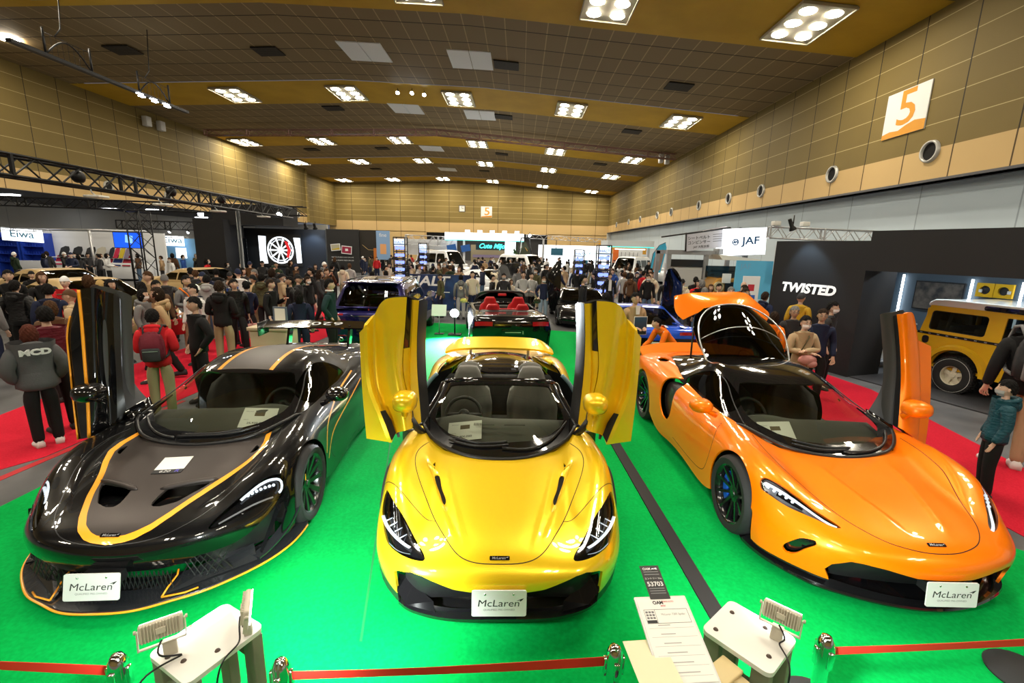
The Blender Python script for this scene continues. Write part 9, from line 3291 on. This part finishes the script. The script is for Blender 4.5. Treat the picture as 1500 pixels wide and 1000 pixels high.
def notice_stand():
 c = Vector((.655,1.545,.90))
 xa = Vector((.21,.019,0)).normalized()
 M = facing((0,0,0), tuple(xa), tuple(Vector((-.04,.36,.10))))
 t = thing('notice_stand', 'show entry notice stand with white form, before the yellow spider', 'notice stand', c)
 MB().prism(rect(.225,.34,.004), -.010,-.002, 'z', M=M).build('backing_board', M_PLATE, t)
 f = MB().prism(rect(.210,.325), -.0015,.0005, 'z', M=M).build('printed_form', M_PAPER, t)
 red = mat('form red', (.5,.03,.03), .6)
 text('form_heading', 'OAM', f, M @ MT((-.018,.140,.001)), M_INK, .020, bold=.0008)
 text('form_heading_red', 'OSAKA AUTO', f, M @ MT((.026,.144,.001)), red, .008, bold=.0002)
 text('form_heading_red', 'MESSE', f, M @ MT((.0,.126,.001)), red, .008, bold=.0002)
 text('form_title', 'McLaren 720S Spider', f, M @ MT((.030,.090,.001)), M_INKG, .012)
 ln = MB()
 for (x0, x1, y0, y1) in ((-.09,.095,.111,.1122),(-.09,.095,.054,.0552),(-.09,-.0888,.054,.112),(.0938,.095,.054,.112),(-.045,-.0438,.054,.112)):
  ln.prism([(x0, y0),(x1, y0),(x1, y1),(x0, y1)], .0006,.001, 'z', M=M)
 ln.build('form_frame', M_INK, f)
 MB().prism([(-.088,.056),(-.047,.056),(-.047,.068),(-.088,.068)], .0006,.0011, 'z', M=M).build('form_black_box', M_INK, f)
 sm = MB()
 for k in range(3):
  for q in range(3):
   sm.prism([(-.085 + .013 * q, .073 + .012 * k),(-.075 + .013 * q, .073 + .012 * k),(-.075 + .013 * q, .081 + .012 * k),(-.085 + .013 * q, .081 + .012 * k)], .0006,.001, 'z', M=M)
 sm.build('form_stamp', M_INKG, f)
 for k, y in enumerate((.035,.0,-.035,-.07,-.105,-.14)):
  g = MB()
  g.prism([(-.09, y),(.095, y),(.095, y + .0008),(-.09, y + .0008)], .0006,.001, 'z', M=M)
  g.prism([(-.05, y + .010),(.00 + .01 * k, y + .010),(.0 + .01 * k, y + .0135),(-.05, y + .0135)], .0006,.001, 'z', M=M)
  g.build('form_line', mat('pale grey lettering', (.38,.38,.38), .6), f)
 MB().bar((0,0,-.012),(0,.02,-.86), .014,10).build('stand_tube', M_POST, t)
 MB().lathe([(0,-.892),(.14,-.892),(.14,-.88),(.02,-.872)], 24).build('stand_foot', M_TRIM, t)
 # numbered entry card
 Mc = M @ MT((.0,.235,.002))
 cd = MB().prism(rect(.088,.158), -.001,.001, 'z', M=MT(c) @ Mc).build('entry_card', mat('entry card black', (.012,.012,.013), .5))
 tag(cd, 'black entry card numbered 53703 at the top of the notice stand', 'card')
 Mc = MT(c) @ Mc
 text('card_number', '53703', cd, Mc @ MT((0,-.012,.0016)), M_PLATE, .029, bold=.0006)
 text('card_heading', 'OAM', cd, Mc @ MT((-.016,.062,.0016)), M_PLATE, .016, bold=.0004)
 text('card_heading', 'MESSE', cd, Mc @ MT((.020,.062,.0016)), M_BADGE, .009)
 text('card_caption', 'エントリー No.', cd, Mc @ MT((0,.015,.0016)), M_PLATE, .0115)
 l2 = MB()
 for y in (.046,.033,-.034,-.045,-.056):
  l2.prism([(-.034, y),(.034, y),(.034, y + .004),(-.034, y + .004)], .0011,.0016, 'z', M=Mc)
 l2.build('card_small_print', M_INKG, cd)
 # loose cream sheet under the form
 Ms = MT((c.x - .115, c.y - .10, c.z - .02)) @ MR(.12,4, 'Z')
 o = MB().prism(rect(.16,.20), -.001,.001, 'z', M=Ms).build('paper_sheet', mat('cream paper', (.70,.66,.46), .7))
 tag(o, 'cream paper sheet sticking out under the white form', 'paper')
 # ivory socket box with a green label
 b = thing('socket_box', 'ivory box with green label in front of the right lamp board', 'box', (.875,1.50,0), .60)
 iv = mat('ivory plastic', (.62,.50,.28), .5)
 MB().box((0,0,.69),(.115,.15,.13), bev=.01).build('box_body', iv, b, sharp=50)
 MB().box((0,.03,.765),(.125,.09,.02), bev=.006).build('box_lid', mat('ivory lid', (.66,.52,.27), .5), b, sharp=50)
 MB().box((-.0,-.0765,.70),(.09,.002,.085)).build('green_label', mat('label lime green', (.30,.45,.05), .5), b)
 MB().box((.045,-.077,.67),(.03,.003,.02)).build('small_label', mat('label blue grey', (.45,.55,.65), .5), b)
 MB().box((0,0,.312),(.05,.05,.624)).build('box_post', mat('aged grey timber', (.17,.18,.12), .6), b)
 MB().bar((.06,-.02,.66),(.10,-.04,.60), .014,8).build('plug', M_TRIM, b)

def foreground():
 S = [((-1.865,1.784), 'chrome belt post at the left, before the black car'),((-1.085,1.790), 'chrome belt post just right of the left lamp board'),((.530,1.930), 'chrome belt post before the right nose of the yellow spider'),((1.650,2.035), 'chrome belt post right of the right lamp board')]
 for (x, y), lb in S:
  stanchion((x, y), lb, .44)
 zb = .37
 belt((-3.3,1.80, zb),(-1.91,1.784, zb), 'red barrier belt running out of the frame at left', .0)
 belt((-1.04,1.792, zb),(.485,1.928, zb), 'red barrier belt across the front of the yellow spider', .01)
 belt((1.695,2.036, zb),(3.6,2.22, zb), 'red barrier belt across the front of the orange coupe', .01)
 o = thing('barrier_post', 'black round base of a belt post at the right frame edge', 'barrier post', (3.02,2.27,.008), 0)
 MB().lathe([(0,0),(.17,0),(.175,.012),(.16,.028),(.06,.045),(0,.05)], 36).build('base', M_RUB, o, sharp=40)
 lamp_board('white lamp board with two ivory floodlights, before the black car', (-1.225,1.545,.80), RAD(63),(.305,.27), [(.0,.125),(.115,-.06),(-.01,-.085),(-.12,.05),(-.10,-.02)][:5],
   [((-1.345,1.475,.93),(.82,.57,0),(-.15,.22,.96),(-1.315,1.50,.81),(-2.2,3.2,.1), 170,110),((-1.085,1.60,.92),(.45,-.89,0),(.12,.06,.99),(-1.075,1.58,.81),(-.95,2.6,.0), 480,92)],
   [(.12,-.10),(.12,.10),(-.12,-.10),(-.12,.10)])
 lamp_board('white lamp board with one clear floodlight, left of the orange nose', (1.02,1.666,.80), RAD(40.5),(.27,.285), [(.06,.10),(.09,-.03),(-.09,.10),(-.05,-.10),(.0,.0)][:4],
   [((1.130,1.645,.93),(.76,-.65,0),(.15,.18,.97),(1.125,1.655,.81),(2.0,2.7,.0), 220,112)],
   [(.10,-.10),(.10,.10),(-.10,-.10),(-.10,.10)])
 notice_stand()

def stand_extras():
 # glaring flood on a low stand left of the open tourer, with its price sheet stand
 t = spot_lamp((-1.72,12.2,.62),(-1.5,8.0,.0), 'glaring white floodlight on a low stand left of the open tourer', size=.13, energy=2600, angle=130, blend=.8)
 MB().bar((0,0,0),(0,.05,-.61), .02,8).build('lamp_stand', M_STEEL, t)
 MB().box((0,.05,-.595),(.35,.3,.02)).build('lamp_foot', M_STEEL, t)
 o = thing('price_stand', 'pale price sheet on a thin stand left of the glaring floodlight', 'price stand', (-2.16,12.3,.008))
 M = MT((0,0,.66)) @ MR(RADS(68), 4, 'X')
 MB().prism(rect(.40,.32), -.006,.006, 'z', M=M).build('sheet', M_PAPER, o)
 MB().bar((0,.02,.0),(0,.02,.62), .012,8).build('stand_tube', M_ALU, o)
 MB().box((0,.02,.008),(.25,.2,.016)).build('stand_foot', M_STEEL, o)
 # pale counter and small framed sheet behind the black car's wing
 c = MB().box((0,0,.45),(.62,.42,.90), bev=.01).box((0,0,.93),(.68,.48,.06), bev=.008).build('counter', mat('pale ply', (.50,.42,.28), .6))
 c.location = (-4.25,7.75,.006)
 tag(c, 'small pale wooden counter behind the wing of the black coupe', 'counter')
 f = MB().prism(rect(.24,.32), 0,.02, 'y').build('framed_sheet', mat('frame blue grey', (.12,.16,.22), .4))
 f.location = (-4.15,7.8,1.13)
 tag(f, 'small framed sheet standing on the pale wooden counter', 'frame')
 MB().prism(rect(.18,.26), -.004,0, 'y').build('sheet', M_PAPER, f)
 b = MB().box((0,0,.36),(.42,.36,.70), bev=.01).build('counter', mat('pale lime ply', (.45,.48,.28), .6))
 b.location = (4.55,8.2,.007)
 tag(b, 'small pale green counter beside the bending man', 'counter')
 p = MB().box((0,0,.012),(.34,.26,.022)).build('paper_stack', M_PAPER)
 p.location = (4.55,8.2,.72)
 tag(p, 'stack of white leaflets on the pale green counter', 'leaflets')
 d = MB().lathe([(0,-.02),(.36,-.02),(.42,0)], 24).build('downlight', mat('ceiling lamp glow', (1,.95,.85), .4))
 d.location = (-25.9,25.0, ceil_z(-25.9) - .03)
 tag(d, 'single round downlight high at the top left of the ceiling', 'ceiling light')

def RADS(a):
 return a * PI / 180
hall()
YC = yellow_car()
BC = black_car()
OC = orange_car()
cards(YC, BC, OC)
background_cars()
left_side()
centre_stands()
right_side()
ceiling_rig()
foreground()
stand_extras()
crowd()
w = bpy.data.worlds.new('hall air')
w.use_nodes = True
w.node_tree.nodes['Background'].inputs[0].default_value = (.8,.85,1,1)
w.node_tree.nodes['Background'].inputs[1].default_value = .15
scene.world = w
scene.view_settings.exposure = 0
scene.cycles.use_denoising = True
# ================================================================== CAMERA
def make_camera():
 P, R, Y = RAD(11.7), RAD(1.38), RAD(.69)
 fw = Vector((-SIN(Y) * COS(P), COS(Y) * COS(P), -SIN(P)))
 rt0 = Vector((COS(Y), SIN(Y), 0))
 up0 = rt0.cross(fw)
 rt = COS(R) * rt0 + SIN(R) * up0
 up = -SIN(R) * rt0 + COS(R) * up0
 M = Matrix(((rt.x, up.x, -fw.x, 0),(rt.y, up.y, -fw.y, 0),(rt.z, up.z, -fw.z, 2.40),(0,0,0,1)))
 c = bpy.data.cameras.new('camera')
 c.lens = 667 / 1500 * 36
 c.sensor_width = 36
 c.clip_start = .05
 c.clip_end = 400
 o = bpy.data.objects.new('camera', c)
 COL.objects.link(o)
 o.matrix_world = M
 scene.camera = o

make_camera()
scene.view_settings.view_transform = 'Standard'
scene.view_settings.look = 'None'
scene.view_settings.gamma = 1
scene.view_settings.use_curve_mapping = False
